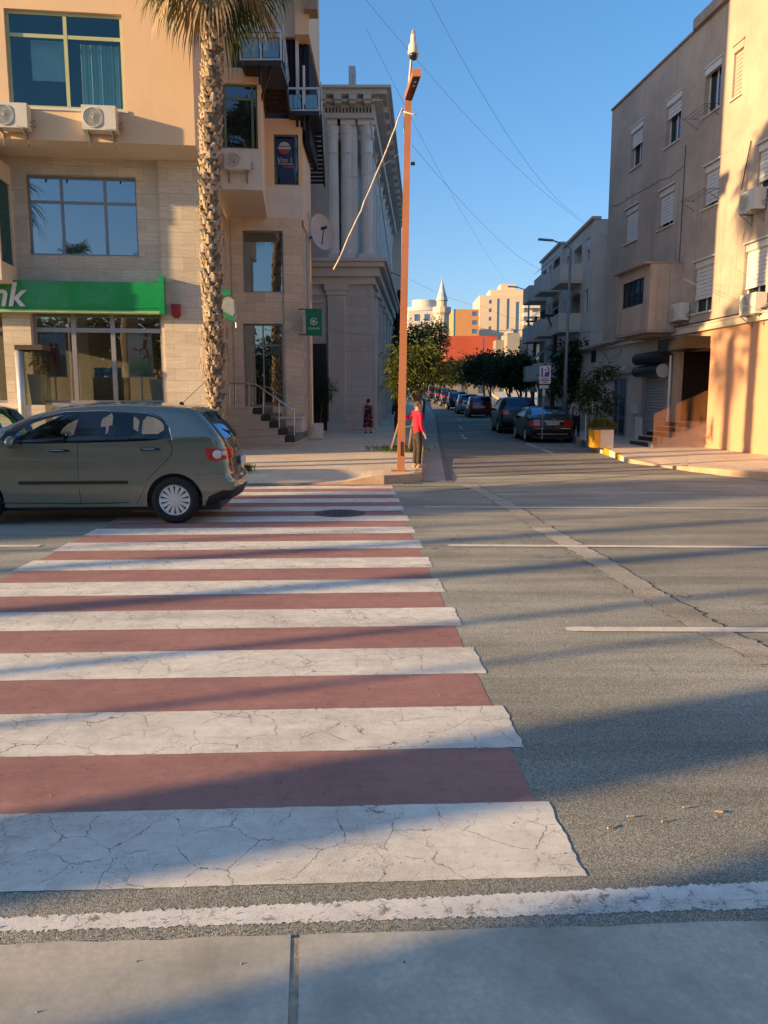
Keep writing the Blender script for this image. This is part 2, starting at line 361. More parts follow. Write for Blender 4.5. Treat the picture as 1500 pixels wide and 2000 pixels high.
for i in range(13):
    q = ragged(uL, uR+(.01 if i else .0), v0+VS*2*i, v0+VS*(2*i+1), .0045)
    mb.poly([CW(u, v, .003) for u, v in q])
mb.build('crosswalk_stripes', WHITEP, kind='structure')
# edge line, very worn
e0, e1 = G(0, 1793), G(1500, 1722); f0, f1 = G(0, 1821), G(1500, 1774)
mb = MB(); top = []; bot = []
for i in range(-180, 661):
    t = i/330.0; a = e0.lerp(e1, t); b = f0.lerp(f1, t)
    top.append((a.x, a.y+random.gauss(0, .004), .0015)); bot.append((b.x, b.y+random.gauss(0, .004), .0015))
for i in range(len(top)-1): mb.quad(bot[i], bot[i+1], top[i+1], top[i])
mb.build('edge_line', LINEP, kind='structure')
mb = MB()
for (x0, y0, x1, y1, wd) in [(1118, 1230, 2150, 1234, .11), (883, 1066, 1900, 1072, .12), (835, 991, 2100, 996, .11), (-400, 1069, 78, 1067, .12)]:
    a, b = G(x0, y0), G(x1, y1); d = (b-a).normalized(); n = Vector((-d.y, d.x, 0)); L = (b-a).length; k = 24; tp = []; bt = []
    for i in range(k+1):
        p = a+d*(L*i/k); w = wd/2
        tp.append(p+n*w); bt.append(p-n*w)
    pts = bt+tp[::-1]+[a-d*.05+n*.03, a-d*.05-n*.03]
    mb.poly([(p.x, p.y, .007) for p in pts])
mb.build('lane_dashes', LINE2, kind='structure')
# repaired trench crossing the road, rough edges
mid = [(918, 947), (990, 985), (1050, 1025), (1180, 1100), (1290, 1172), (1400, 1235), (1530, 1300)]
mb = MB(); cr = MB(); A = []; B = []
for i in range(len(mid)-1):
    for j in range(22):
        t = j/22; g = G(mid[i][0]+(mid[i+1][0]-mid[i][0])*t, mid[i][1]+(mid[i+1][1]-mid[i][1])*t)
        A.append(Vector((g.x-.14+random.gauss(0, .012), g.y-.02, .0045))); B.append(Vector((g.x+.12+random.gauss(0, .014), g.y+.03, .0045)))
for i in range(len(A)-1):
    mb.quad(A[i], B[i], B[i+1], A[i+1])
    if random.random() < .8: w = random.uniform(.004, .016); cr.quad(B[i]+Vector((0, 0, .001)), B[i]+Vector((w, 0, .001)), B[i+1]+Vector((w, 0, .001)), B[i+1]+Vector((0, 0, .001)))
    if random.random() < .35: w = random.uniform(.004, .01); cr.quad(A[i]-Vector((w, 0, -.001)), A[i]+Vector((0, 0, .001)), A[i+1]+Vector((0, 0, .001)), A[i+1]-Vector((w, 0, -.001)))
mb.build('trench_patch', PATCH, kind='structure'); cr.build('trench_cracks', M('crack', (.02, .02, .02), 1, 0), kind='structure')
mb = MB(); g = G(664, 1003); mb.lathe((g.x, g.y, .009), (0, 0, 1), [(0, .003), (.30, .003), (.32, 0), (.36, .002), (.38, -.004)], 28); 
for i in range(-3, 4):
    for j in range(-3, 4):
        if i*i+j*j < 12: mb.box(g.x+i*.07-.02, g.x+i*.07+.02, g.y+j*.07-.02, g.y+j*.07+.02, .0122, .016)
tag(mb.build('manhole_cover', M('cast_iron', (.10, .09, .08), .6, .2, 8, metal=.4)), 'round iron manhole cover set in the far part of the crosswalk', 'manhole cover')
# thin gutter seams near the far kerb
mb = MB()
for (a, b, w) in [((480, 948), (900, 951), .05), ((830, 962), (1345, 921), .06), ((860, 931), (1350, 917), .05)]:
    a, b = G(*a), G(*b); prev = None
    for i in range(31):
        p = a.lerp(b, i/30); y = p.y+random.gauss(0, .03)
        cur = (Vector((p.x, y, .004)), Vector((p.x, y+w*random.uniform(.5, 1.3), .004)))
        if prev: mb.quad(prev[0], cur[0], cur[1], prev[1])
        prev = cur
mb.build('gutter_seams', M('seam', (.05, .048, .045), .95, .3, 6), kind='structure')
# ---- far left pavement (ramped down to the crosswalk)
kl = lambda x: 15.05+(x+3.0)*.045 if x < .1 else 15.19+(x-.1)*.75      # kerb front line
def zl(x, y):
    r = max(0.0, min(1.0, (x+1.0)/1.0)); r = r*r*(3-2*r); edge = max(0.0, min(1.0, (y-kl(x))/1.3))
    return .03+.14*max(r, edge)+max(0, y-19)*.012*(0 if x > 1.5 else 1)+zs(y)
rx = lambda y: .80 if y < 16.2 else (.80+(y-16.2)*.052)
mb = MB(); nx = 60; xs = [-40+i*2 for i in range(16)]+[-8+i*.25 for i in range(36)]
ys = [0, .15, .35, .6, .9, 1.3, 2, 3, 4.5, 6, 8, 10, 12.5, 15, 18, 22, 27, 33, 45, 60, 75, 96]
grid = {}
for j, t in enumerate(ys):
    y_ = 15.1+t; X = xs+[rx(y_)]
    X = [min(x, rx(y_)) for x in X]
    for i, x in enumerate(X):
        yy = kl(x)+(y_-15.1) if t < 6 else y_+(kl(x)-15.1)*max(0, 1-(t-6)/12)
        xx = min(x, rx(yy)) if i < len(X)-1 else rx(yy)-(.18 if t == 0 else .05 if t == .15 else 0)
        grid[i, j] = (xx, yy, zl(xx, yy))
n_ = len(xs)+1
for j in range(len(ys)-1):
    for i in range(n_-1): mb.quad(grid[i, j], grid[i+1, j], grid[i+1, j+1], grid[i, j+1])
mb.build('left_pavement', PAVE, kind='structure')
mb = MB(); front = [grid[i, 0] for i in range(n_)]+[grid[n_-1, j] for j in range(1, len(ys))]
off = [(0, -.006)]*(n_-1)+[(.006, 0)]*len(ys)
for i in range(len(front)-1):
    a, b = Vector(front[i]), Vector(front[i+1]); oa = Vector((*off[min(i, len(off)-1)], 0)); obb = Vector((*off[min(i+1, len(off)-1)], 0))
    mb.quad(Vector((a.x, a.y, -.04+zs(a.y)))+oa, Vector((b.x, b.y, -.04+zs(b.y)))+obb, b+obb+Vector((0, 0, .004)), a+oa+Vector((0, 0, .004)))
    c = Vector((0, .14, 0)) if i < n_-1 else Vector((-.14, 0, 0))
    mb.quad(a+oa+Vector((0, 0, .004)), b+obb+Vector((0, 0, .004)), b+c+Vector((0, 0, .004)), a+c+Vector((0, 0, .004)))
mb.build('left_kerb', KERB, kind='structure')
# darker drain slots by the corner
mb = MB()
for px in (792, 801, 812, 822): g = G(px, 945); mb.box(g.x-.04, g.x+.03, g.y-.05, g.y+.05, .0, .006)
mb.build('drain_slots', M('slot', (.015, .015, .015), 1, 0), kind='structure')
# ---- side street with its pale gutter slab and slope
def SL(d): return 1.355+(d-16.07)*.060 if d < 60 else 3.99+(d-60)*.02
def SR(d): return 6.55+(d-20.8)*.105 if d < 45 else 9.09+(d-45)*.09
mb = MB(); gs = MB(); ce_ = MB()
sd = [33, 36, 40, 45, 50, 55, 60, 68, 76, 85, 95, 104, 112, 130, 150]
for i in range(len(sd)-1):
    a, b = sd[i], sd[i+1]; mb.quad((-3, a, zs(a)), (30, a, zs(a)), (30, b, zs(b)), (-3, b, zs(b)))
mb.build('side_street', ASPH2, kind='structure')
sheet('street_mouth', [(1.0, 17.5), (8.2, 17.2), (9.5, 33), (2.2, 33)], .0035, ASPH2)
gd = [15.6, 18, 21, 24, 28, 33, 40, 50, 60, 75, 95]
for i in range(len(gd)-1):
    a, b = gd[i], gd[i+1]; gs.quad((rx(a)+.01, a, zs(a)+.012), (SL(a)-.06, a, zs(a)+.012), (SL(b)-.06, b, zs(b)+.012), (rx(b)+.01, b, zs(b)+.012))
    ce_.quad((SL(a)-.06, a, zs(a)+.008), (SL(a)+.09, a, zs(a)+.008), (SL(b)+.09, b, zs(b)+.008), (SL(b)-.06, b, zs(b)+.008))
gs.build('gutter_slab', M('gutter_slab', (.36, .33, .29), .9, .14, 1.3, .3, 60, dirt=.4), kind='structure')
ce_.build('gutter_channel', M('channel', (.17, .16, .15), .95, .2, 2), kind='structure')
mb = MB()
for (d0, d1, x) in [(24.3, 26.5, 5.3), (27.5, 30.5, 5.45), (33.5, 36.5, 3.5), (41, 44, 4.1), (50, 54, 4.9)]:
    mb.quad((x, d0, zs(d0)+.008), (x+.1, d0, zs(d0)+.008), (x+.15+.02*(d1-d0), d1, zs(d1)+.008), (x+.05+.02*(d1-d0), d1, zs(d1)+.008))
mb.build('street_lines', LINE2, kind='structure')
# ---- right pavement (dropped at the corner) with painted kerb stones
RK = [G(1640, 955), G(1500, 939), G(1345, 921), G(1290, 912), G(1223, 904), G(1190, 891, .0), G(1157, 880), G(1100, 858)]
RK = [Vector((RK[0].x+20, RK[0].y-1.5, 0))]+RK
for d in (38, 45, 60, 80, 112): RK.append(Vector((SR(d), d, 0)))
ramp = [.17, .17, .17, .12, .04, .13, .17, .17, .17]+[.17]*5
mb = MB(); kb = MB(); kw = MB(); P2 = []
def gr_r(x, y, b): return b+zs(y)+max(0, min(1, (y-21)/9))*.08
for i, (p, h) in enumerate(zip(RK, ramp)):
    if i == 0: P2.append((Vector((p.x, p.y, h)), Vector((p.x, p.y+.01, h)))); continue
    P2.append((Vector((p.x, p.y, gr_r(p.x, p.y, h))), None))
for i in range(len(RK)-1):
    a, b = RK[i], RK[i+1]; ha, hb = ramp[i], ramp[i+1]; n = 6
    for k in range(n):
        p, q = a.lerp(b, k/n), a.lerp(b, (k+1)/n); hp, hq = ha+(hb-ha)*k/n, ha+(hb-ha)*(k+1)/n
        pz, qz = gr_r(p.x, p.y, hp), gr_r(q.x, q.y, hq)
        inn = Vector((.13, .05, 0)) if i > 2 else Vector((.0, .14, 0))
        P, Q = Vector((p.x, p.y, pz)), Vector((q.x, q.y, qz)); mi = 0
        if 5 <= i < 8: mi = (1 if (i*n+k) % 4 < 2 else 2) if i < 7 else (3 if k % 2 else 0)
        kb.quad((p.x, p.y, -.04+zs(p.y)), (q.x, q.y, -.04+zs(q.y)), Q, P, mi); kb.quad(P, Q, Q+inn, P+inn, mi)
        for w0, w1, z0, z1 in ((0, .12, 0, .5), (.12, .35, .5, 1), (.35, 1, 1, 1)):
            W = 14.0
            f = lambda v, vz, w, zk, hh: Vector((v.x+.13*(1 if i > 2 else 0)+W*w*(1 if i > 2 else .35), v.y+.05+(W*w*.9 if i <= 2 else W*w*.12), 0))
            A_, B_ = f(p, pz, w0, z0, hp), f(q, qz, w0, z0, hq); C_, D_ = f(q, qz, w1, z1, hq), f(p, pz, w1, z1, hp)
            A_.z = gr_r(0, p.y, hp+(.17-hp)*z0)-.004; B_.z = gr_r(0, q.y, hq+(.17-hq)*z0)-.004; C_.z = gr_r(0, q.y, hq+(.17-hq)*z1)-.004; D_.z = gr_r(0, p.y, hp+(.17-hp)*z1)-.004
            mb.quad(A_, B_, C_, D_)
mb.build('right_pavement', PAVE2, kind='structure')
YEL = M('yellow_paint', (.62, .33, .02), .6, .12, 5, dirt=.2); WHT = M('white_wall_paint', (.62, .60, .56), .7, .1, 4, dirt=.3)
kb.build('right_kerb', [KERB, YEL, WHT, M('blue_grey_paint', (.10, .13, .2), .7)], kind='structure')
# ================================================================ BUILDINGS
ORANGE = M('cream_render', (.70, .50, .32), .85, .05, .8, .12, 60, dirt=.12); CREAM = M('cream_plaster', (.60, .52, .42), .85, .06, 1, .12, 60, dirt=.2)
WHITEW = M('white_render', (.58, .56, .52), .85, .08, 1.3, .1, 40, dirt=.35); TRAV = stone('travertine_cladding', (.58, .50, .39), .62, .31, .005, .10, .22)
SLATE = stone('stair_stone', (.52, .43, .33), .9, .3, .004, .08, .2)
GREYS = stone('grey_ashlar', (.45, .435, .415), 1.4, .38, .012, .05, .2, vein=False); GREY = M('grey_stucco', (.52, .495, .46), .8, .07, 1.5, .08, 50, dirt=.2)
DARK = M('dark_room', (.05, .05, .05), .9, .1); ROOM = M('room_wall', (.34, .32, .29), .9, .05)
FRAMEY = M('pale_green_frame', (.42, .45, .24), .4, .05, spec=.5); FRAMEG = M('grey_aluminium', (.20, .21, .22), .35, .05, metal=.3, spec=.5); FRAMEW = M('white_frame', (.66, .65, .62), .45, .05, spec=.5)
FRAMEA = M('silver_aluminium', (.36, .35, .35), .35, .05, metal=.5); BLACKM = M('black_metal', (.012, .012, .014), .5, .1, spec=.5); STEEL = M('stainless_steel', (.55, .56, .58), .25, .03, metal=.9)
BLACKST = M('black_stone', (.012, .012, .013), .25, .1, spec=.6); LGREY = M('light_grey_metal', (.45, .47, .48), .4, .05, metal=.4)
GL_T = glassy('teal_glass', (.30, .50, .52), .16, (.01, .03, .04), trans=.85); GL_B = glassy('blue_mirror_glass', (.42, .50, .54), .50, (.02, .03, .035)); GL_S = glassy('shop_glass', (.70, .76, .76), .36, (.012, .016, .016), trans=.9)
GL_D = glassy('dark_glass', (.5, .6, .7), .18, (.012, .014, .016)); GL_C = glassy('clear_glass', (.8, .9, .9), .12, (.02, .03, .03), trans=.85)
def wallgrid(mb, P, s0, s1, z0, z1, holes, mi=0, rev=.15, o=0.0):
    S = sorted({s0, s1, *[min(max(h[k], s0), s1) for h in holes for k in (0, 1)]}); Z = sorted({z0, z1, *[min(max(h[k], z0), z1) for h in holes for k in (2, 3)]})
    for i in range(len(S)-1):
        for j in range(len(Z)-1):
            cs, cz = (S[i]+S[i+1])/2, (Z[j]+Z[j+1])/2
            if any(h[0] < cs < h[1] and h[2] < cz < h[3] for h in holes): continue
            mb.quad(P.pt(S[i], Z[j], o), P.pt(S[i+1], Z[j], o), P.pt(S[i+1], Z[j+1], o), P.pt(S[i], Z[j+1], o), mi)
    for h in holes:
        r = h[4] if len(h) > 4 else rev; a, b, c, d = h[:4]
        for (p, q) in (((a, c), (a, d)), ((a, d), (b, d)), ((b, d), (b, c)), ((b, c), (a, c))):
            mb.quad(P.pt(p[0], p[1], o), P.pt(q[0], q[1], o), P.pt(q[0], q[1], o-r), P.pt(p[0], p[1], o-r), mi)
def window(P, rc, par, fm, gm, cols=(), rows=(), fw=.05, o=-.12, bw=None, room=None, depth=.05, sill=None, name='window', roomd=2.2):
    a, b, c, d = rc[:4]; mb = MB(); bw = bw or fw
    for x0, x1, z0, z1 in ((a, a+fw, c, d), (b-fw, b, c, d), (a+fw, b-fw, c, c+fw), (a+fw, b-fw, d-fw, d)): mb.pbox(P, x0, x1, z0, z1, o-depth, o)
    for k in cols:
        x = a+(b-a)*k; mb.pbox(P, x-bw/2, x+bw/2, c+fw, d-fw, o-depth+.004, o-.004)
    for k in rows:
        z = c+(d-c)*k; mb.pbox(P, a+fw, b-fw, z-bw/2, z+bw/2, o-depth+.008, o-.008)
    w = mb.build(name, fm, par)
    g = MB(); g.quad(P.pt(a+fw/2, c+fw/2, o-depth/2), P.pt(b-fw/2, c+fw/2, o-depth/2), P.pt(b-fw/2, d-fw/2, o-depth/2), P.pt(a+fw/2, d-fw/2, o-depth/2)); g.build('pane', gm, w)
    if sill: s = MB(); s.pbox(P, a-.06, b+.06, c-.05, c-.002, -.02, sill); s.build('sill', WHITEW, w)
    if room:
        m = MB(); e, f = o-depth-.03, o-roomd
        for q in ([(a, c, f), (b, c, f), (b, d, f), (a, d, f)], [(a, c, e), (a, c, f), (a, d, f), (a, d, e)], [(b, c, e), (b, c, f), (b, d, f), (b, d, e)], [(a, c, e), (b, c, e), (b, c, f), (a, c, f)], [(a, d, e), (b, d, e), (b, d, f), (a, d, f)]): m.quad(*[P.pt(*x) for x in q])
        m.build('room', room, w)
    return w
# ---------------------------------------------------------------- bank building
A6 = R(6.5); U6 = (math.cos(A6), math.sin(A6)); FU = Pl((-4.46, 19.2), U6); FL = Pl(tuple((FU.pt(0, 0, -1.3)-Vector((.02, 0, 0)))[:2]), U6)
bank = empty('bank_building', FU.pt(-6, 0, -3), 'cream rendered corner building with travertine lower floors, green glazed shopfront and jutting upper storeys', 'building')
Z0 = 7.62; ZT = 17.5
B2 = Pl((-4.93, 23.2), U6); B3 = Pl((-3.92, 26.88), (1, .07))
wtop = FU.rect(13, 22, 241, 212); h1 = [wtop]
mb = MB(); wallgrid(mb, FU, -13, 0, Z0, 11.45, [wtop+(.1,)], rev=.14)
mb.pbox(FU, -13, 0, 11.47, 11.75, -1, .55); wallgrid(mb, FU, -13, 0, 11.75, ZT, [])
c0 = FU.pt(0, 0); c1 = Vector((-4.93, 23.2, 0)); L1c = FL.pt(0, 0)
def vq(a, b, z0, z1, mi=0, m=None): (m or mb).quad((a.x, a.y, z0), (b.x, b.y, z0), (b.x, b.y, z1), (a.x, a.y, z1), mi)
vq(c0, c1, Z0, ZT); p2 = B2.pt(1.42, 0); b2r = Pl((p2.x, p2.y), (-.1, 1))
# block 2: front above the white parapet, window with reveal
w2 = B2.rect(447, 163, 503, 290); w2 = (B2.hit(430, 220)[0], w2[1], w2[2], w2[3])
zb2 = 7.7; zp2 = B2.hit(480, 291)[1]
zt2 = B2.hit(480, 133)[1]; wallgrid(mb, B2, 0, 1.42, zp2, zt2, [w2+(.1,)], rev=.12)
p2b = Vector((-3.92, 26.88, 0)); vq(p2, p2b, zb2, zt2); mb.poly([B2.pt(0, zt2), B2.pt(1.42, zt2), (p2b.x, p2b.y, zt2), (-6.5, 27, zt2)])
w3 = B3.rect(535, 262, 583, 361); zp3 = B3.hit(560, 364)[1]; e3 = B3.hit(592, 400)[0]
zt3 = B3.hit(560, 232)[1]; wallgrid(mb, B3, 0, e3, zp3, zt3, [w3+(.1,)], rev=.12)
p3 = B3.pt(e3, 0); p3b = Vector((p3.x+.02, 29.6, 0)); vq(p3, p3b, 7.5, zt3); mb.poly([B3.pt(0, zt3), B3.pt(e3, zt3), (p3b.x, p3b.y, zt3), (-4.2, 29.6, zt3)]); vq(p3b, Vector((-13, 30, 0)), 0, ZT)
wb = mb.build('upper_wall', ORANGE, bank)
mb = MB(); mb.poly([FU.pt(-13, Z0), FU.pt(0, Z0), Vector((c1.x, c1.y, Z0)), Vector((-13, c1.y, Z0))]); mb.poly([(-13, 23.2, zb2), B2.pt(0, zb2), B2.pt(1.42, zb2), (p2b.x, p2b.y, zb2), (-13, 27, zb2)])
mb.build('soffit', CREAM, bank)
mb = MB(); mb.pbox(B2, -1.0, 1.425, zb2-.01, zp2, -.25, .03); mb.build('parapet', WHITEW, bank)
mb = MB(); mb.pbox(B3, -.02, e3+.005, B3.hit(560, 431)[1], zp3, -.25, .03); mb.build('parapet', WHITEW, bank)
for k in range(9): mb = MB(); s = -12.5+k*1.5; mb.pbox(FU, s, s+.14, 11.2, 11.465, .0, .5); mb.build('eaves_bracket', BLACKM, bank)
# lower walls
sw = FL.rect6(52, 340, 497, 268, 345, 501); SG = FL.rect(66, 613, 319, 787, -.1); dz = SG[2]
left = FL.rect(-160, 613, 12, 787, -.1)
mb = MB(); wallgrid(mb, FL, -13, 0, 0, Z0, [sw+(.2,), (SG[0], SG[1], SG[2], 4.0, .35), (left[0], left[1], SG[2], 4.0, .35)], rev=.2)
pb = FL.rect(317, 400, 402, 700); mb.pbox(FL, pb[0]+.02, .03, 0, Z0-.004, -.3, .10)
l2l = Vector((-5.25, 26.75, 0)); vq(L1c, l2l, 0, Z0)
L2 = Pl((-5.3, 26.72), (1, .07))
wA = L2.rect(474, 450, 553, 571); wB = L2.rect(476, 632, 553, 794); eR = L2.hit(592, 640)[0]
wallgrid(mb, L2, 0, eR, 0, 7.72, [wA+(.18,), wB+(.18,)], rev=.18); q3 = L2.pt(eR, 0); vq(q3, Vector((q3.x+.03, 29.6, 0)), 0, 7.72)
pl2 = L2.rect(556, 470, 592, 800); mb.pbox(L2, pl2[0], eR+.004, 0, 7.1, -.2, .06)
mb.build('stone_wall', TRAV, bank)
# protruding glazed bay at far left of frame
bs = FL.hit(26, 430)[0]; zb0, zb1 = FL.hit(10, 547, 1.0)[1], FL.hit(10, 302, 1.0)[1]
mb = MB(); mb.pbox(FL, bs-3.0, bs, zb0, zb0+.45, 0, 1.05); mb.pbox(FL, bs-3.0, bs, zb1-.45, zb1, 0, 1.05); mb.pbox(FL, bs-.2, bs, zb0+.45, zb1-.45, 0, .1)
mb.pbox(FL, bs-.12, bs-.01, zb0+.45, zb1-.45, .92, 1.02); mb.build('bay_window_frame', CREAM, bank)
g = MB(); g.pbox(FL, bs-3.0, bs-.05, zb0+.45, zb1-.45, .05, .97); g.build('bay_window_glass', glassy('teal_bay_glass', (.3, .5, .5), .3, (.01, .05, .05)), bank)
# windows
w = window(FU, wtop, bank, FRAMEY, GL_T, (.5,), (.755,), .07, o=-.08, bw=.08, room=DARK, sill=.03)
CURT = M('pale_curtain', (.45, .75, .72), .9, .06, 3)
mb = MB(); a, b, c, d = wtop
for k in range(40):
    x0 = a+(b-a)*(.60+.36*k/40); x1 = a+(b-a)*(.60+.36*(k+1)/40); f = lambda q: -.34+.035*math.sin(q*1.9)+.015*math.sin(q*.7)
    mb.quad(FU.pt(x0, c+.05, f(k)), FU.pt(x1, c+.05, f(k+1)), FU.pt(x1, d-.55, f(k+1)), FU.pt(x0, d-.55, f(k)))
mb.build('curtain', CURT, w, smooth=True)
mb = MB(); mb.pbox(FU, a+(b-a)*.17, a+(b-a)*.47, c+(d-c)*.34, d-.5, -.36, -.35); mb.pbox(FU, a+.2, b-.5, c, c+.02, -.3, -.2); mb.build('roller_blind', CURT, w)
window(FL, sw, bank, FRAMEG, GL_B, (.305, .70), (.68,), .06, o=-.16, bw=.07)
window(L2, wA, bank, FRAMEG, GL_B, (), (), .05, o=-.14)
window(L2, wB, bank, FRAMEG, glassy('porch_glass', (.62, .70, .70), .42, (.03, .03, .025)), (.5,), (.745,), .06, o=-.14, bw=.05)
w = window(B2, w2, bank, M('dull_green_frame', (.13, .17, .10), .5), GL_D, (.12, .86), (.78,), .05, o=-.08, bw=.07)
w = window(B3, w3, bank, M('dull_teal_frame', (.08, .13, .12), .5), GL_D, (.86,), (), .05, o=-.08)
# blue poster inside the corner window
a, b, c, d = w3; wd = b-a; hh = d-c
po = empty('window_poster', B3.pt(a+wd*.4, c+.1, -.05), 'navy blue advertising poster with red and white round emblem filling the side window', 'poster')
mb = MB(); mb.poly([B3.pt(a+wd*x, c+hh*y, -.075) for x, y in ((.25, .03), (.80, .03), (.80, .93), (.06, .93), (.06, .45))]); mb.poly([B3.pt(a+wd*x, c+hh*y, -.078) for x, y in ((.25, .03), (.80, .03), (.80, .93), (.06, .93), (.06, .45))][::-1]); mb.build('sheet', M('navy_print', (.012, .03, .10), .5, .3, 3), po)
def disc(mb, P, s, z, o, r, a0=0, a1=360, n=20, sy=1): 
    mb.poly([P.pt(s+r*math.cos(R(a0+(a1-a0)*i/n)), z+sy*r*math.sin(R(a0+(a1-a0)*i/n)), o) for i in range(n+(a1-a0 < 360))])
mb = MB(); disc(mb, B3, a+wd*.43, c+hh*.74, -.070, wd*.24, 180, 360); mb.build('emblem_base', M('print_red', (.30, .05, .05), .5), po)
mb = MB(); disc(mb, B3, a+wd*.43, c+hh*.74, -.069, wd*.24, 20, 160); mb.pbox(B3, a+wd*.17, a+wd*.69, c+hh*.72, c+hh*.765, -.070, -.066); mb.build('emblem_top', M('print_white', (.42, .43, .46), .5), po)
PW = M('print_white_text', (.45, .47, .50), .5)
text('lettering', 'Voo 1', hh*.13, mat_pl(B3, a+wd*.45, c+hh*.505, -.066), PW, po, ext=.001)
text('lettering', 'Vosmuna', hh*.085, mat_pl(B3, a+wd*.46, c+hh*.435, -.066), PW, po, ext=.001)
mb = MB(); mb.pbox(B3, a+wd*.36, a+wd*.79, c+hh*.36, c+hh*.385, -.070, -.067); mb.build('red_strip', M('print_red2', (.35, .06, .08), .5), po)
# shop front and its interior
def shopfront(rc, cols, zlow, mats=FRAMEA):
    a, b, c, d = rc; return window(FL, (a, b, c, 4.0), bank, mats, GL_S, cols, (.775,), .07, o=-.2, bw=.11, depth=.09, room=None, name='shopfront')
sf = shopfront(SG, ((FL.hit(142, 700)[0]-SG[0])/(SG[1]-SG[0]), (FL.hit(219, 700)[0]-SG[0])/(SG[1]-SG[0])), dz)
mb = MB()
for x in (SG[0], SG[1]): pass
a, b = SG[0]-2, SG[1]
for q in ([(a-2, dz, -4), (b, dz, -4), (b, 4, -4), (a-2, 4, -4)], [(b, dz, -.4), (b, dz, -4), (b, 4, -4), (b, 4, -.4)], [(a-2, dz-.002, -.36), (b, dz-.002, -.36), (b, dz-.002, -4), (a-2, dz-.002, -4)], [(a-2, 4.0, -.36), (b, 4.0, -.36), (b, 4.0, -4), (a-2, 4.0, -4)]): mb.quad(*[FL.pt(*x) for x in q])
mb.build('room', M('shop_interior', (.22, .21, .19), .8, .1), sf)
window(FL, (left[0], left[1], SG[2], 4.0), bank, FRAMEA, GL_S, (.4, .8), (.775,), .07, o=-.2, bw=.1, name='shopfront')
mb = MB(); mb.pbox(FL, SG[0]-3.2, SG[1]+.02, dz-.14, dz-.004, -.3, .12); mb.build('shop_sill', WHITEW, bank)
def on_floor(px, o): return FL.hit(px, 760, o)[0]
# posters, plants, desk inside the shopfront (things)
def frame_poster(px0, px1, y0, y1, o, label, runner):
    a, b, c, d = FL.rect(px0, y0, px1, y1, o); t = empty('poster_stand', FL.pt((a+b)/2, dz, o), label, 'poster')
    mb = MB()
    for x0, x1, z0, z1 in ((a, a+.03, c, d), (b-.03, b, c, d), (a, b, c, c+.03), (a, b, d-.03, d)): mb.pbox(FL, x0, x1, z0, z1, o-.02, o+.01)
    mb.pbox(FL, (a+b)/2-.02, (a+b)/2+.02, dz, c, o-.03, o-.01); mb.build('frame', FRAMEW, t)
    w, h = b-a, d-c
    m = NT('poster_print'); gr = m.n('ShaderNodeSeparateXYZ'); m.l(m.tc.outputs['Generated'], gr.inputs[0])
    m.col(m.mix(m.ramp(m.noise(3), (.4, 0.0), (.6, .4)), m.ramp(gr.outputs[2], (.0, (.08, .16, .08)), (.38, (.28, .55, .2)) if runner else (.38, (.2, .3, .28)), (.5, (.65, .56, .5)), (1, (.9, .82, .78) if runner else (.35, .55, .85))), (.8, .76, .74)))
    m.p(rough=.5); mb = MB(); mb.pbox(FL, a+.03, b-.03, c+.03, d-.03, o-.015, o-.005); mb.build('print', m.m, t)
    mb = MB(); PK = M('printed_figure', (.50, .12, .13), .6)
    if runner:
        cx, cz = a+w*.72, c+h*.66; mb.tube([FL.pt(cx-.03, cz-.02, o), FL.pt(cx, cz+.16, o)], .05, 6)
        mb.ball(FL.pt(cx+.03, cz+.27, o), .04, 8); mb.tube([FL.pt(cx-.03, cz, o), FL.pt(cx+.04, cz-.16, o), FL.pt(cx+.06, cz-.30, o)], .022, 5); mb.tube([FL.pt(cx-.03, cz, o), FL.pt(cx-.16, cz-.13, o), FL.pt(cx-.32, cz-.06, o)], .022, 5)
    else:
        for dx, s in ((.42, 1), (.62, 1.05)): 
            cx = a+w*dx; mb.tube([FL.pt(cx, c+h*.08, o), FL.pt(cx, c+h*.4, o), FL.pt(cx, c+h*.6, o)], [.03, .07, .06], 6); mb.ball(FL.pt(cx, c+h*.66, o), .05, 8)
    mb.build('figure', PK, t)
frame_poster(80, 129, 640, 737, -.33, 'framed poster of two standing people behind the left shop pane', False)
frame_poster(250, 298, 644, 737, -.33, 'framed poster of a running figure behind the right shop pane', True)
a, b, c, d = FL.rect(184, 737, 230, 787, -.7)
t = empty('reception_desk', FL.pt((a+b)/2, dz, -1), 'tan wooden desk behind the middle of the shop window', 'desk')
mb = MB(); mb.pbox(FL, a, b+.25, dz, d, -1.1, -.62); mb.build('counter', M('tan_wood', (.42, .27, .14), .5, .1, 4), t)
mb = MB(); mb.pbox(FL, a, b+.1, d+.01, d+.26, -.8, -.78); mb.build('leaflet_rack', M('blue_leaflets', (.16, .36, .48), .5, .5, 9), t)
LEAF1 = leafmat('plant_leaf', (.07, .13, .02), (.16, .24, .05)); WPOT = M('white_pot', (.62, .60, .54), .5, .05)
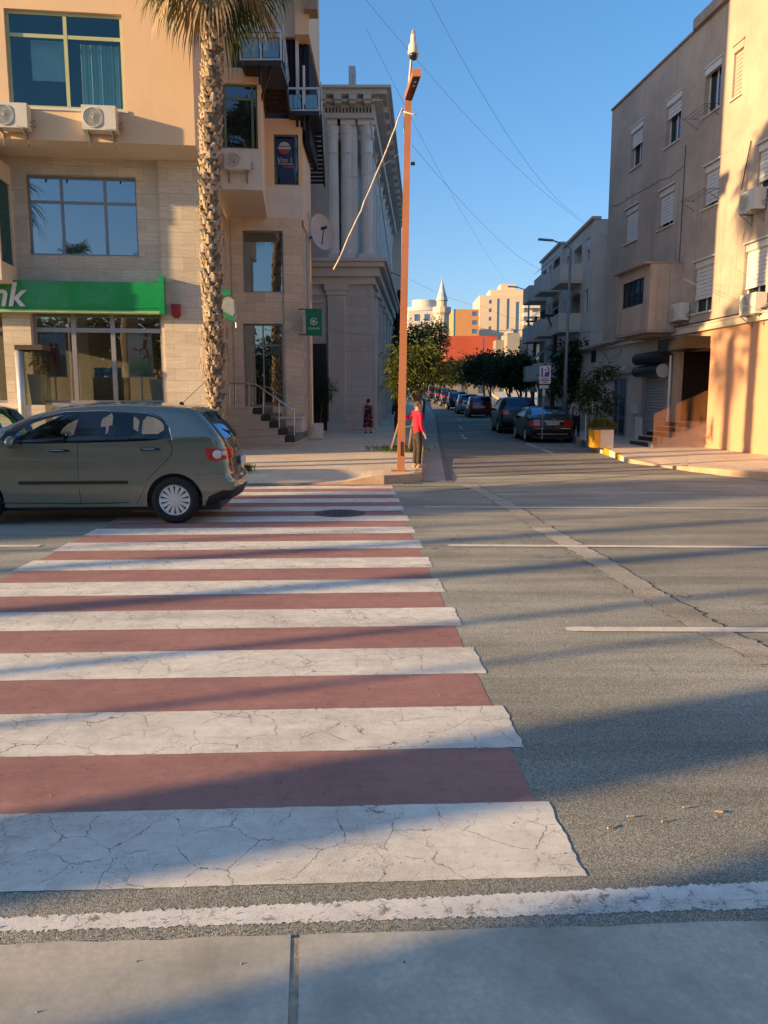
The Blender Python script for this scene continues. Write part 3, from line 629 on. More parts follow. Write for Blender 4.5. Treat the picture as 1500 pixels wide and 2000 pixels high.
def potplant(name, loc, label, h, pot, potw, poth, crown, nl=90, lm=None, pm=None, group=None, lf=(.16, .05)):
    t = empty(name, loc, label, 'potted plant', group); L = Vector(loc); mb = MB(); w0, w1 = potw*.72, potw
    mb.hexa([L+Vector(p) for p in ((-w0/2, -w0/2, 0), (w0/2, -w0/2, 0), (w0/2, w0/2, 0), (-w0/2, w0/2, 0), (-w1/2, -w1/2, poth), (w1/2, -w1/2, poth), (w1/2, w1/2, poth), (-w1/2, w1/2, poth))]); mb.build('pot', pm or WPOT, t)
    mb = MB(); mb.tube([L+Vector((0, 0, poth-.02)), L+Vector((.02, 0, h*.8))], .015, 5); mb.build('stem', M('stem', (.16, .12, .06)), t)
    mb = MB()
    for i in range(nl):
        p = L+Vector((random.uniform(-1, 1)*crown, random.uniform(-1, 1)*crown, random.uniform(poth+.05, h))); leaf(mb, p, lf[0]*random.uniform(.7, 1.2), lf[1])
    mb.build('foliage', lm or LEAF1, t); return t
def leaf(mb, p, L, w, d=None, droop=.3):
    d = d or Vector((random.gauss(0, 1), random.gauss(0, 1), random.gauss(0, .6))); d = d.normalized()
    s = d.cross(Vector((random.gauss(0, .4), random.gauss(0, .4), 1))); s = (s.normalized() if s.length > .01 else Vector((1, 0, 0)))*w*.5
    m = p+d*L*.5; e = p+d*L-Vector((0, 0, L*droop)); mb.add([p, m+s, e, m-s], [(0, 1, 2), (0, 2, 3)])
potplant('potted_plant', FL.pt(on_floor(309, -.5), dz, -.5), 'tall leafy plant in tapered white pot at right end of the shop window', 1.75, 0, .36, .62, .22, 130)
# glass wind lobby with plant at left of shopfront
a, b, c, d = FL.rect(45, 685, 92, 790, .45)
t = empty('glass_display_case', FL.pt((a+b)/2, 0, .5), 'upright glass display case with plant on a stone block left of the shop window', 'display case')
mb = MB(); mb.pbox(FL, a, b, .2, dz-.05, .15, .75); mb.build('stone_base', TRAV, t)
mb = MB(); mb.pbox(FL, a, b, dz-.05, d, .18, .72); mb.build('glass', glassy('case_glass', (.6, .62, .5), .16, (.03, .03, .02), trans=.8), t)
mb = MB(); mb.pbox(FL, a-.05, b+.03, d, d+.12, .15, .78); mb.build('top', M('bronze', (.07, .055, .03), .5), t)
potplant('potted_plant', FL.pt((a+b)/2+.05, dz-.04, .45), 'straw coloured plant in square stone pot inside the glass display case', 1.35, 0, .34, .75, .13, 70, leafmat('dry_leaf', (.22, .17, .08), (.34, .27, .14)), M('stone_pot', (.55, .48, .36)), lf=(.2, .03))
a, b, c, d = FL.rect(30, 686, 46, 795, .8); mb = MB(); mb.tube([FL.pt((a+b)/2, .2, .7), FL.pt((a+b)/2, d, .7)], .10, 16); tag(mb.build('round_pillar', LGREY, smooth=True), 'slim round grey metal pillar in front of the bank wall', 'pillar')
# green fascia sign
zf0, zf1 = FL.hit(160, 610, .35)[1], FL.hit(160, 549.5, .35)[1]; sE = FL.hit(311, 580, .35)[0]
t = empty('fascia_sign', FL.pt(sE-3, zf0, .2), 'long bright green bank sign board with white letters above the shop window', 'sign')
GRN = M('green_panel', (.004, .26, .05), .28, .08, 2, spec=.6, coat=.4)
mb = MB(); mb.pbox(FL, -12.8, sE, zf0+.05, zf1, .02, .33); mb.pbox(FL, -12.8, sE, zf0+.12, zf0+.16, .33, .345); mb.build('board', GRN, t)
mb = MB(); mb.pbox(FL, sE, sE+.13, zf0-.02, zf1+.17, .02, .42); mb.build('end_panel', GRN, t)
mb = MB(); mb.pbox(FL, -12.8, sE, zf0-.01, zf0+.05, .02, .35); mb.build('bottom_trim', M('pale_green_trim', (.30, .45, .22), .4), t)
zc = FL.hit(20, 575, .35)[1]; sk = FL.hit(12, 575, .37)[0]
text('letter', 'nk', .82, mat_pl(FL, sk, zc-.03, .36), M('white_letters', (.62, .64, .66), .4, .03), t, ext=.02, shear=.22, offset=.012)
a, b, c, d = FL.rect(335, 594, 352, 617, .2); mb = MB(); mb.pbox(FL, a, b, c, d, .10, .22); mb.pbox(FL, a+.04, b-.04, c-.05, c-.002, .12, .2)
tag(mb.build('alarm_box', M('red_plastic', (.30, .02, .015), .35, .1)), 'small red alarm box on the pilaster right of the green sign', 'alarm box')
# ---------------------------------------------------------------- porch stairs
t = empty('stone_staircase', (-4.4, 23.6, .2), 'grey beige stone steps with black edge trim up to the side door', 'staircase')
ends = [(875, 576), (858.8, 556), (845.8, 543), (832.7, 526), (820.5, 510), (809, 494)]
mb = MB(); bk = MB(); zb = .21
for i in range(6):
    d = 23.0+i*.29; z0 = zb+i*.205; z1 = z0+.205; xr = PD(ends[i][1], 840, d).x
    mb.box(-5.2, xr, d, 27.2, z0 if i else .0, z1-.03); mb.box(-5.2, xr+.03, d-.03, 27.2, z1-.03, z1)
    x2 = xr+.032
    if i: bk.box(xr+.032, xr+.30, d-.01, 27.1, z0-.0, z1+.004)
mb.build('steps', SLATE, t); bk.build('edge_trim', BLACKST, t)
mb = MB(); zl2 = zb+6*.205; mb.box(-2.9-.9, -2.72, 25.6, 26.75, 0, 1.05); mb.box(-2.9-.95, -2.70, 25.55, 26.75, 1.055, 1.12); mb.build('side_wall', WHITEW, t)
t = empty('handrail', (-4.4, 24, zl2), 'stainless steel handrail with thin posts beside the stone steps', 'handrail')
pts = [PD(448, 749, 25.0), PD(486, 749, 25.0), PD(500, 751, 24.8), PD(574, 802, 23.3)]
mb = MB(); mb.tube(pts, .025, 8); mb.build('rail', STEEL, t, smooth=True)
for (x, yt, yb, d) in ((448, 749, 794, 25), (460, 749, 794, 25), (486, 750, 797, 25), (514, 763, 812, 24.5), (545, 784, 835, 23.9), (575, 797, 853, 23.3)):
    mb = MB(); mb.tube([PD(x, yt, d), PD(x, yb+3, d)], .016, 6); mb.build('post', STEEL, t)
# ---------------------------------------------------------------- air conditioners
ACW = M('ac_casing', (.56, .55, .50), .5, .05, 3, dirt=.15); ACG = M('ac_grille', (.10, .10, .10), .6)
def make_ac(label, group):
    t = empty('air_conditioner', (0, 0, 0), label, 'air conditioner', group)   # local: x right, -y outwards, z up, back on y=0
    mb = MB(); mb.box(-.40, .40, -.36, -.05, 0, .56); mb.box(.13, .395, -.372, -.361, .02, .54); mb.build('casing', ACW, t, local=True)
    mb = MB(); mb.lathe((-.14, -.362, .28), (0, -1, 0), [(.235, 0), (.235, .02), (.215, .022), (.215, .004)], 24); mb.build('fan_ring', ACW, t, local=True)
    mb = MB(); mb.lathe((-.14, -.355, .28), (0, -1, 0), [(0, 0), (.212, 0)], 24); mb.build('fan_opening', M('fan_dark', (.03, .03, .03), .8), t, local=True)
    mb = MB(); mb.lathe((-.14, -.372, .28), (0, -1, 0), [(0, .012), (.035, .012), (.04, 0)], 12)
    for k in range(24):
        a = 2*math.pi*k/24; mb.tube([(-.14+.03*math.cos(a), -.376, .28+.03*math.sin(a)), (-.14+.212*math.cos(a+.25), -.376, .28+.212*math.sin(a+.25))], .0035, 4)
    for r in (.08, .13, .18): mb.lathe((-.14, -.376, .28), (0, -1, 0), [(r-.003, 0), (r+.003, 0), (r+.003, .006), (r-.003, .006), (r-.003, 0)], 20)
    mb.build('grille', M('grille_wire', (.42, .42, .40), .5), t, local=True)
    mb = MB()
    for x in (-.3, .27): mb.box(x, x+.035, -.40, 0, -.04, -.005); mb.box(x, x+.035, -.035, 0, -.32, -.04); mb.tube([(x+.018, -.37, -.04), (x+.018, -.02, -.3)], .013, 5)
    mb.tube([(.38, -.15, .12), (.47, -.12, .10), (.47, -.01, .16)], .02, 6); mb.tube([(.38, -.18, .2), (.45, -.15, .18), (.46, -.0, .3)], .014, 6)
    mb.build('bracket', M('bracket_metal', (.24, .22, .20), .6), t, local=True); return t
AC0 = make_ac('white air conditioner on the orange wall below the right corner of the big window', 'air conditioners on the bank building'); used = False
def place_ac(P, s, z, label, group, sc=1.0, o=0.0, turn=0.0):
    global used
    rz = math.atan2(P.u.y, P.u.x)+turn; loc = P.pt(s, z, o)
    if not used: used = True; AC0.location = loc; AC0.rotation_euler = (0, 0, rz); AC0['label'] = label; a = AC0
    else: a = dup(AC0, loc, rz, label, group)
    a.scale = (sc, sc, sc); return a
gb = 'air conditioners on the bank building'; gr_ = 'air conditioners on the right apartment block'
a_ = FU.rect(163, 212, 222, 253, .36); place_ac(FU, (a_[0]+a_[1])/2, a_[2], 'white air conditioner on the orange wall below the right corner of the big window', gb, .95)
a_ = FU.rect(-12, 203, 48, 248, .36); place_ac(FU, (a_[0]+a_[1])/2, a_[2], 'white air conditioner on the orange wall cut by the left edge of the photo', gb, .95)
a_ = B2.rect(444, 295, 482, 330, .4); place_ac(B2, (a_[0]+a_[1])/2, a_[2], 'white air conditioner on the white parapet just right of the palm trunk', gb, .9, .03)
SD2 = Pl((p3.x+.01, 29.5), (-.001, -1)); a_ = PD(605, 411, 28.2); place_ac(Pl((p3.x, 28.2), (-.35, -1)), 0, a_.z, 'narrow air conditioner on the corner edge of the bank building above the satellite dish', gb, .85, .05)
a_ = PD(458, 468, 25.5); place_ac(Pl((-5.1, 25.6), (.5, -1)), 0, a_.z, 'small air conditioner tucked behind the palm trunk beside the mirrored window', gb, .8, .1)
a_ = PD(609, 843, 28.0); place_ac(Pl((a_.x, 28.2), (1, .1)), 0, .3, 'air conditioner standing on the ground beside the black gate', gb, 1.0, 0); 
# ---------------------------------------------------------------- hanging green signs, dish
t = empty('projecting_sign', PD(612, 655, 26.4), 'small green rectangular sign with white round logo on the bank building corner', 'sign')
sp = Pl(tuple(PD(597, 630, 26.4)[:2]), (1, .05)); a, b, c, d = sp.rect(597, 604, 629, 655)
mb = MB(); mb.pbox(sp, a, b, c, d, -.14, .04); mb.build('panel', M('sign_green', (.003, .13, .05), .35, .1, 3), t)
cx, cz, r_ = (a+b)/2, c+(d-c)*.53, (b-a)*.22; SW = M('sign_white', (.42, .52, .47), .5)
mb = MB(); n = 26
for i in range(n):
    a0, a1 = R(75+i*(290/n)), R(75+(i+1)*(290/n)); mb.quad(*[sp.pt(cx+q*math.cos(w), cz+q*math.sin(w), .045) for q, w in ((r_, a0), (r_, a1), (r_*.72, a1), (r_*.72, a0))])
disc(mb, sp, cx, cz, .045, r_*.42); disc(mb, sp, cx+r_*.62, cz+r_*.72, .045, r_*.2); mb.build('logo', SW, t)
text('lettering', 'otpbank', (b-a)*.22, mat_pl(sp, cx, c+(d-c)*.27, .045), SW, t, ext=.001)
mb = MB(); mb.tube([sp.pt(a-.25, d, 0), sp.pt(b, d, 0)], .02, 6); mb.tube([sp.pt(a-.25, c+.02, 0), sp.pt(a, c+.02, 0)], .02, 6); mb.build('bracket', BLACKM, t)
t = empty('hexagonal_sign', PD(446, 612, 19.0), 'worn white and green round hanging sign half hidden behind the palm trunk', 'sign')
mb = MB(); g0 = PD(444, 594, 19.0)
pts = [(-.12, -.20), (.12, -.30), (.17, -.2), (.16, .10), (.03, .18), (-.2, .1)]
for o0, o1 in ((0, .06),): mb.hexa if False else mb.add([(g0.x+x, g0.y+o, g0.z+z) for o in (o0, o1) for x, z in pts], [(0, 1, 2, 3, 4, 5), (11, 10, 9, 8, 7, 6)]+[(i, (i+1) % 6, 6+(i+1) % 6, 6+i) for i in range(6)])
mb.build('plate', M('sign_grey_white', (.22, .24, .24), .5, .2, 8), t)
mb = MB(); mb.ob(g0+Vector((-.16, -.02, -.26)), (.34, 0, -.17), (0, .05, 0), (0.02, 0, .09)); mb.ob(g0+Vector((-.14, -.02, .16)), (.22, 0, .05), (0, .05, 0), (0, 0, .16)); mb.build('green_band', M('sign_green2', (.01, .16, .07), .45), t)
mb = MB(); mb.tube([g0+Vector((.19, .03, .02)), g0+Vector((.19, .03, -.55))], .01, 6); mb.build('bracket', LGREY, t); mb = MB(); mb.tube([g0+Vector((.0, .03, .1)), g0+Vector((-.6, 1.2, .1))], .015, 6); mb.build('bracket', LGREY, t)
dc = PD(628, 455, 29.0); t = empty('satellite_dish', dc, 'large pale satellite dish at the edge of the bank building', 'satellite dish')
mb = MB(); ax = Vector((.25, -1, .12)).normalized(); rr = .44; ux = Vector((1, .25, 0)).normalized(); uz = ax.cross(ux)*-1
n = 28; rings = []
for i in range(7):
    q = i/6; rings.append([dc+ux*(rr*q*math.cos(2*math.pi*j/n)*.95)+Vector((0, 0, 1))*(rr*q*math.sin(2*math.pi*j/n)*1.42)+Vector((ux.x, 0, 0))*(-.1*q*math.sin(2*math.pi*j/n))+ax*(.13*q*q) for j in range(n)])
for i in range(6):
    for j in range(n): mb.quad(rings[i][j], rings[i+1][j], rings[i+1][(j+1) % n], rings[i][(j+1) % n])
mb.build('dish', M('dish_white', (.46, .46, .47), .5, .06, 3), t, smooth=True)
mb = MB(); f = dc+ax*.45; mb.tube([dc-Vector((0, 0, .5)), f], .018, 6); mb.tube([f-Vector((.1, 0, 0)), f+Vector((.12, 0, .06))], .05, 8); mb.tube([dc-ax*.05, dc-ax*.4-Vector((.5, 0, .1))], .04, 8); mb.build('receiver_arm', BLACKM, t)
# ---------------------------------------------------------------- black steel stair and balconies at the corner
t = empty('fire_escape', PD(560, 220, 25), 'zigzag black steel fire stair with glass balustrades on the corner of the bank building', 'fire escape')
def landing(x0, x1, ytop, ybot, d):
    a, b = PD(x0, ybot, d), PD(x1, ybot, d); zt = PD((x0+x1)/2, ytop, d).z; z = a.z
    m = MB(); m.box(a.x, b.x, d, d+1.6, z-.14, z); m.tube([(a.x+.5, d+.2, z-.14), (a.x+.5, d+.2, z-.55)], .05, 6); m.tube([(b.x-.3, d+.1, z-.14), (a.x+.3, d+1.4, z-.6)], .04, 5); m.build('landing', BLACKM, t)
    m = MB(); n = 3
    for k in range(n): x = a.x+(b.x-a.x)*k/(n-1); m.box(x-.025, x+.025, d-.02, d+.03, z, zt)
    m.box(a.x-.02, b.x+.02, d-.03, d+.04, zt-.03, zt+.03); m.box(a.x-.02, b.x+.02, d-.025, d+.035, z-.015, z+.03); m.build('railing', LGREY, t)
    m = MB()
    for k in range(n-1):
        x, y = a.x+(b.x-a.x)*k/(n-1)+.06, a.x+(b.x-a.x)*(k+1)/(n-1)-.06; m.quad((x, d, z+.06), (y, d, z+.06), (y, d, z+(zt-z)*.72), (x, d, z+(zt-z)*.72))
    m.build('glass_panel', glassy('balustrade_glass', (.6, .75, .75), .2, (.03, .06, .07), trans=.5), t)
def flight(xt, yt, dt, xb, yb, db, w, n, rail=True):
    A, B = PD(xt, yt, dt), PD(xb, yb, db); m = MB()
    for k in range(n):
        p = A.lerp(B, (k+.5)/n); m.box(p.x-w/2, p.x+w/2, p.y-.14, p.y+.14, p.z-.02, p.z+.02); m.box(p.x-w/2, p.x+w/2, p.y-.13, p.y-.12, p.z-.09, p.z)
    for sx in (-w/2, w/2): m.ob(A+Vector((sx-.03, 0, -.12)), (.06, 0, 0), B-A, (0, 0, .24))
    m.build('stair_flight', M('rusty_steel', (.05, .035, .028), .7, .4, 5), t)
    m = MB(); sx = w/2
    m.tube([A+Vector((sx, 0, 1.0)), B+Vector((sx, 0, 1.0))], .025, 5)
    for k in range(0, n, 3): p = A.lerp(B, k/n); m.tube([p+Vector((sx, 0, 0)), p+Vector((sx, 0, 1))], .015, 4)
    m.build('handrail', LGREY, t)
landing(470, 549, 61, 117, 22.6); landing(562, 623, 173, 216, 26.5)
flight(528, 122, 23.4, 543, 222, 26.6, .75, 12); flight(605, 224, 27.0, 616, 360, 33.0, .75, 15)
# upper rear part of the bank building and dark drapes
t = bank
mb = MB(); P_ = Pl(tuple(PD(455, 50, 26.6)[:2]), (1, .05)); z1 = PD(560, 72, 26.8).z
a = PD(452, 0, 26.8); b = PD(592, 0, 26.8); mb.box(a.x-1, b.x, 26.8, 31, z1, 19)
mb.build('upper_block', CREAM, bank)
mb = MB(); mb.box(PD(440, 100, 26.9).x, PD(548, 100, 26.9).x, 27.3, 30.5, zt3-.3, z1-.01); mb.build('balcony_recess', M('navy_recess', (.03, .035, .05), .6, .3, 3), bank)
mb = MB(); mb.box(-12.5, -5.02, 22.9, 30.2, zt2-.3, ZT-.02); mb.build('unseen_sun_block', ORANGE, bank)  # block added out of sight to close a sun leak onto the apartment wall
mb = MB(); mb.box(-30, -6.3, 30.3, 46, 0, 17.5); rb = mb.build('rear_sun_block', CREAM, None); tag(rb, 'unseen cream block added behind the bank building to keep sun off the columns', 'building')  # added unseen to shut out sun reaching the columns from the left
mb = MB(); a = PD(549, 72, 26.95); b = PD(602, 72, 26.95); zl_ = zt3-.25
for k in range(12): x = a.x+(b.x-a.x)*k/12; mb.box(x, x+(b.x-a.x)/12+.01, 26.95+.05*(k % 2), 30, zl_-(.5 if k > 9 else 0), z1-.003)
mb.build('dark_curtain', M('dark_navy_drape', (.012, .014, .03), .9, .3, 4), bank)
mb = MB(); mb.box(PD(577, 80, 26.8).x, PD(583, 80, 26.8).x, 26.75, 26.85, PD(580, 210, 26.8).z, z1); mb.box(PD(591, 80, 26.6).x, PD(595, 80, 26.6).x, 26.5, 26.6, PD(590, 205, 26.6).z, PD(590, 130, 26.6).z)
mb.box(PD(515, 80, 25.5).x, PD(520, 80, 25.5).x, 25.5, 25.6, PD(518, 98, 25.5).z, PD(518, 15, 25.5).z); mb.build('white_post', WHITEW, bank)
mb = MB(); a, b = PD(577, 72, 26.4), PD(604, 72, 26.4); mb.box(a.x, b.x, 26.3, 30.5, PD(590, 70, 26.4).z, 19.2); mb.build('corner_tower', ORANGE, bank)
a_ = PD(605, 18, 26.0); mb = MB(); mb.box(a_.x-.2, a_.x+.22, 26, 26.6, a_.z, a_.z+.7); tag(mb.build('wall_cabinet', M('grey_brown_box', (.30, .22, .16), .7, .2, 5)), 'small boxy cabinet high on the corner tower against the sky', 'cabinet')
# pipes on the side of the bank
mb = MB()
for x, d, lb in ((452, 25.6, 'thin beige drain pipe behind the palm trunk'), (600, 27.3, 'thin beige drain pipe at the corner above the small green sign')): a = PD(x, 500, d); mb = MB(); mb.tube([(a.x, d, .3), (a.x, d, 7.4)], .04, 6); tag(mb.build('drain_pipe', M('pipe', (.35, .32, .28), .6)), lb, 'pipe', 'drain pipes')
# ---------------------------------------------------------------- classical columned building
t = empty('columned_building', (-2, 34, .3), 'grey classical building with tall fluted columns, heavy cornices and rusticated base', 'building'); CL = t
D = 34.0; xr0 = -.5; U2 = Vector((.057, 1, 0)).normalized(); LEN = 23
zz = lambda y: EYE+D*(-((y-1000)*CT+1500*ST))/(1500*CT-(y-1000)*ST)
z510, z555, z232, z178, zg = zz(508), zz(556), zz(232), zz(180), .2
def plan(o, x0=-6.0): c = Vector((xr0, D, 0)); return [(x0, D-o), (c.x+o, D-o), (c.x+o+U2.x*LEN, D+U2.y*LEN+o), (x0, D+LEN+o)]
mb = MB(); mb.prism(plan(0), 0, z555, 0); mb.build('base_storey', GREYS, t)
mb = MB(); mb.prism(plan(.12), z555+.002, z555+(z510-z555)*.30); mb.prism(plan(.30), z555+(z510-z555)*.30+.002, z555+(z510-z555)*.66); mb.prism(plan(.5), z555+(z510-z555)*.66+.002, z555+(z510-z555)*.86); mb.prism(plan(.62), z555+(z510-z555)*.86+.002, z510); mb.build('lower_cornice', GREY, t)
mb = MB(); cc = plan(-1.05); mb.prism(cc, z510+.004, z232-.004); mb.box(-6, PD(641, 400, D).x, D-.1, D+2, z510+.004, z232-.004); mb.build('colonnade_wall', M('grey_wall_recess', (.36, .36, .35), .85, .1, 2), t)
hE = z178-z232
mb = MB(); mb.prism(plan(.10), z232, z232+hE*.52); mb.prism(plan(.42), z232+hE*.52+.002, z232+hE*.60); mb.prism(plan(.62), z232+hE*.72+.002, z232+hE*.90); mb.prism(plan(.78), z232+hE*.90+.002, z178); mb.prism(plan(.3), z232+hE*.60+.002, z232+hE*.72)
mb.build('upper_cornice', GREY, t)
for px in (631, 661, 690, 718):
    x = PD(px, 205, D).x; m = MB(); m.box(x-.16, x+.16, D-.62, D-.02, z232+hE*.53, z232+hE*.715); m.box(x-.14, x+.14, D-.5, D-.02, z232+hE*.42, z232+hE*.53); m.build('modillion', GREY, t)
for k in range(16):
    p = Vector((xr0, D, 0))+U2*(.9+k*1.42); m = MB(); m.ob(p+Vector((.02, -.16, z232+hE*.5)), (.6, 0, 0), (0, .32, 0), (0, 0, hE*.215)); m.build('modillion', GREY, t)
mb = MB()
for k in range(14): x = PD(638+k*6.6, 215, D).x; mb.box(x-.035, x+.035, D-.13, D-.10, z232+hE*.2, z232+hE*.38)
mb.build('dentil_slots', M('dentil_dark', (.06, .06, .06)), t)
mb = MB()
def column(c, r, z0, z1, name='column'):
    n = 20; m = MB(); prof = []
    m.prism([(c.x-r*1.3, c.y-r*1.3), (c.x+r*1.3, c.y-r*1.3), (c.x+r*1.3, c.y+r*1.3), (c.x-r*1.3, c.y+r*1.3)], z0+.002, z0+.28)
    N = n*4; zs_ = [z0+.28, z0+.45, z0+.5, (z0+z1)/2, z1-1.35, z1-1.3]; rs = [1.22, 1.15, 1, .96, .88, .88]; b = len(m.v)
    for z, q in zip(zs_, rs):
        for j in range(N):
            a = 2*math.pi*j/N; fl = (1-.07*(1 if j % 4 in (1, 2) else 0)) if q <= 1 else 1; m.v.append(Vector((c.x+r*q*fl*math.cos(a), c.y+r*q*fl*math.sin(a), z)))
    for i in range(len(zs_)-1):
        for j in range(N): m.f.append([b+i*N+j, b+i*N+(j+1) % N, b+(i+1)*N+(j+1) % N, b+(i+1)*N+j]); m.m.append(0)
    m.build(name, M('column_grey', (.64, .63, .60), .8, .08, 1.2) if 'colmat' not in globals() else colmat, t)
    k = MB(); k.lathe((c.x, c.y, 0), (0, 0, 1), [(r*.9, z1-1.3), (r*1.0, z1-1.25), (r*.92, z1-1.2), (r*.95, z1-.8), (r*1.18, z1-.55), (r*1.0, z1-.5), (r*1.3, z1-.22), (r*1.3, z1-.2)], 20); k.box(c.x-r*1.35, c.x+r*1.35, c.y-r*1.35, c.y+r*1.35, z1-.2, z1-.004)
    k.build('capital', colmat, t)
colmat = M('column_grey', (.64, .63, .60), .8, .08, 1.2)
for px in (649, 677, 716): column(Vector((PD(px, 400, D).x, D+.42, 0)), .27, z510, z232)
mb = MB(); a, b = PD(688, 400, D).x, PD(697, 400, D).x; mb.box(a, b, D+.3, D+1.2, z510+.004, z232-.004)
a = PD(635, 400, D).x; mb.build('pilaster', colmat, t)
for k in range(9): p = Vector((xr0-.42, D, 0))+U2*(2.3+k*2.45); column(p, .27, z510, z232)
# ground storey pilaster, gate, pediment window
def pilaster(x0, x1, y):
    m = MB(); m.box(x0, x1, y-.12, y, .2, z555-.45); k = 6
    for i in range(k): x = x0+(x1-x0)*(i+.5)/k; m.box(x-.035, x+.035, y-.16, y-.12, .8, z555-.6)
    m.box(x0-.06, x1+.06, y-.2, y, z555-.45, z555-.25); m.box(x0-.12, x1+.12, y-.26, y, z555-.25, z555-.003); m.box(x0-.06, x1+.06, y-.2, y, .1, .75); m.build('pilaster', GREY, t)
pilaster(PD(641, 700, D).x, PD(676, 700, D).x, D)
for k in range(7):
    p = Vector((xr0, D, 0))+U2*(1.2+k*3.1); m = MB(); m.ob(p+Vector((.0, 0, .2)), (.12, 0, 0), U2*1.0, (0, 0, z555-.5)); m.ob(p+Vector((.0, 0, z555-.35)), (.2, 0, 0), U2*1.05, (0, 0, .2)); m.build('pilaster', GREY, t)
    m = MB(); m.ob(p+U2*1.4+Vector((.005, 0, 1.6)), (.05, 0, 0), U2*1.0, (0, 0, 2.2)); w = m.build('window', BLACKM, t)
    m = MB(); m.ob(p+U2*1.3+Vector((.005, 0, 3.85)), (.18, 0, 0), U2*1.2, (0, 0, .16)); m.ob(p+U2*1.35+Vector((.005, 0, 1.4)), (.14, 0, 0), U2*1.1, (0, 0, .1)); m.build('hood', GREY, w)
g0_, g1_ = PD(607, 760, D-.2), PD(638, 760, D-.2); zt_ = PD(620, 671, D-.2).z
m = MB(); m.box(g0_.x, g1_.x, D-.16, D-.1, zt_-.75, zt_); m.build('gate_canopy', M('dark_blue_black', (.012, .014, .022), .5), t)
m = MB()
for k in range(7): x = g0_.x+(g1_.x-g0_.x)*k/6; m.box(x-.025, x+.025, D-.17, D-.12, .25, zt_-.75)
for z in (.4, 1.8, zt_-.9): m.box(g0_.x, g1_.x, D-.18, D-.165, z, z+.06)
m.box(g0_.x, g1_.x, D-.06, D-.02, .25, zt_-.75); m.build('gate', BLACKM, t)
a, b = PD(604, 590, D).x, PD(631, 590, D).x; m = MB(); m.box(a, b, D-.1, D-.004, zz(592), zz(587)); m.add([(a, D-.1, zz(577)), (b+.1, D-.1, zz(577)), ((a+b)/2-.3, D-.1, zz(562)), (a, D, zz(577)), (b+.1, D, zz(577)), ((a+b)/2-.3, D, zz(562))], [(0, 1, 2), (5, 4, 3), (0, 3, 4, 1), (1, 4, 5, 2), (2, 5, 3, 0)]); m.build('pediment', GREY, t)
m = MB(); a, b = PD(682, 160, D+3), PD(695, 160, D+3); m.box(a.x, b.x, D+2.5, D+3.2, z178-.5, PD(688, 152, D+3).z+.3); m.build('chimney', GREYS, t)
m = MB(); p = Vector((xr0, D, 0))+U2*LEN; m.box(p.x-3, p.x+.45, p.y+.8, p.y+9, .5, PD(772, 418, p.y+.8).z); m.build('rear_wing', GREY, t)
m = MB(); m.tube([PD(723, 238, D-.9), PD(768, 560, D+16)], .03, 5); tag(m.build('thin_mast', LGREY), 'long thin pale cable stretched down beside the columned building', 'cable')
# orange strip behind the pole, sunlight put into its colour
m = MB(); a = PD(766, 680, 52); b = PD(776, 600, 52); m.box(a.x, b.x+.05, 52, 53.5, .5, PD(772, 575, 52).z); tag(m.build('sunlit_strip', M('sunlit_orange', (.60, .27, .04), .7, .1, 2)), 'tall narrow strip coloured sunlit orange beyond the columned building behind the pole', 'panel')
m = MB(); a = PD(776, 560, 51); b = PD(783, 560, 51); m.box(a.x, b.x, 51, 52, .5, PD(780, 566, 51).z); tag(m.build('dark_shaft', M('dark_brown', (.04, .025, .02), .8)), 'dark narrow shaft beside the sunlit orange strip behind the pole', 'shaft')
# ---------------------------------------------------------------- right apartment block
RU = Vector((.0995, -.995, 0)).normalized(); RW = Pl((9.44-.12, 33.35), RU[:2])
t = empty('apartment_block', RW.pt(6, .2, -3), 'four storey cream apartment block with shuttered windows, sunlit orange at the right', 'building'); AP = t
RBEIGE = M('beige_render', (.44, .355, .285), .88, .16, .5, .15, 30, dirt=.85); RPINK = M('peach_render', (.56, .32, .20), .88, .04, .9, .1, 30, dirt=.12); RSHOP = M('shop_wall_render', (.46, .44, .39), .88, .08, 1.2, .1, 30, dirt=.5)
zc_ = RW.hit(1353, 649)[1]; ztop = (RW.hit(1201, 207)[1]+RW.hit(1361, 67)[1])/2
SHUT = M('white_shutter', (.62, .61, .58), .6, .04, 3, dirt=.1); SHUTB = M('beige_shutter', (.42, .34, .27), .7, .05, 3)
wins = [((1232, 252, 333, 1255, 237, 317), .48, 0, 'w'), ((1301, 197, 288, 1330, 181, 270), .40, 0, 'w'), ((1376, 136, 227, 1408, 115, 208), .14, 0, 'w'), ((1432, 93, 193, 1451, 79, 181), 1, 0, 'b'),
        ((1220, 412, 477, 1246, 397, 467), 1, 1, 'w'), ((1286, 375, 449, 1316, 360, 437), .88, 1, 'w'), ((1374, 328, 408, 1404, 311, 397), .9, 1, 'w'), ((1478, 285, 375, 1530, 255, 352), .8, 1, 'w'),
        ((1354, 512, 612, 1392, 503, 606), .74, 1, 'w'), ((1452, 478, 592, 1498, 465, 583), .76, 1, 'w'), ((1520, 60, 170, 1570, 20, 140), .6, 0, 'w'), ((1560, 430, 570, 1620, 410, 555), .8, 1, 'w')]
rcs = [RW.rect6(*w[0]) for w in wins]
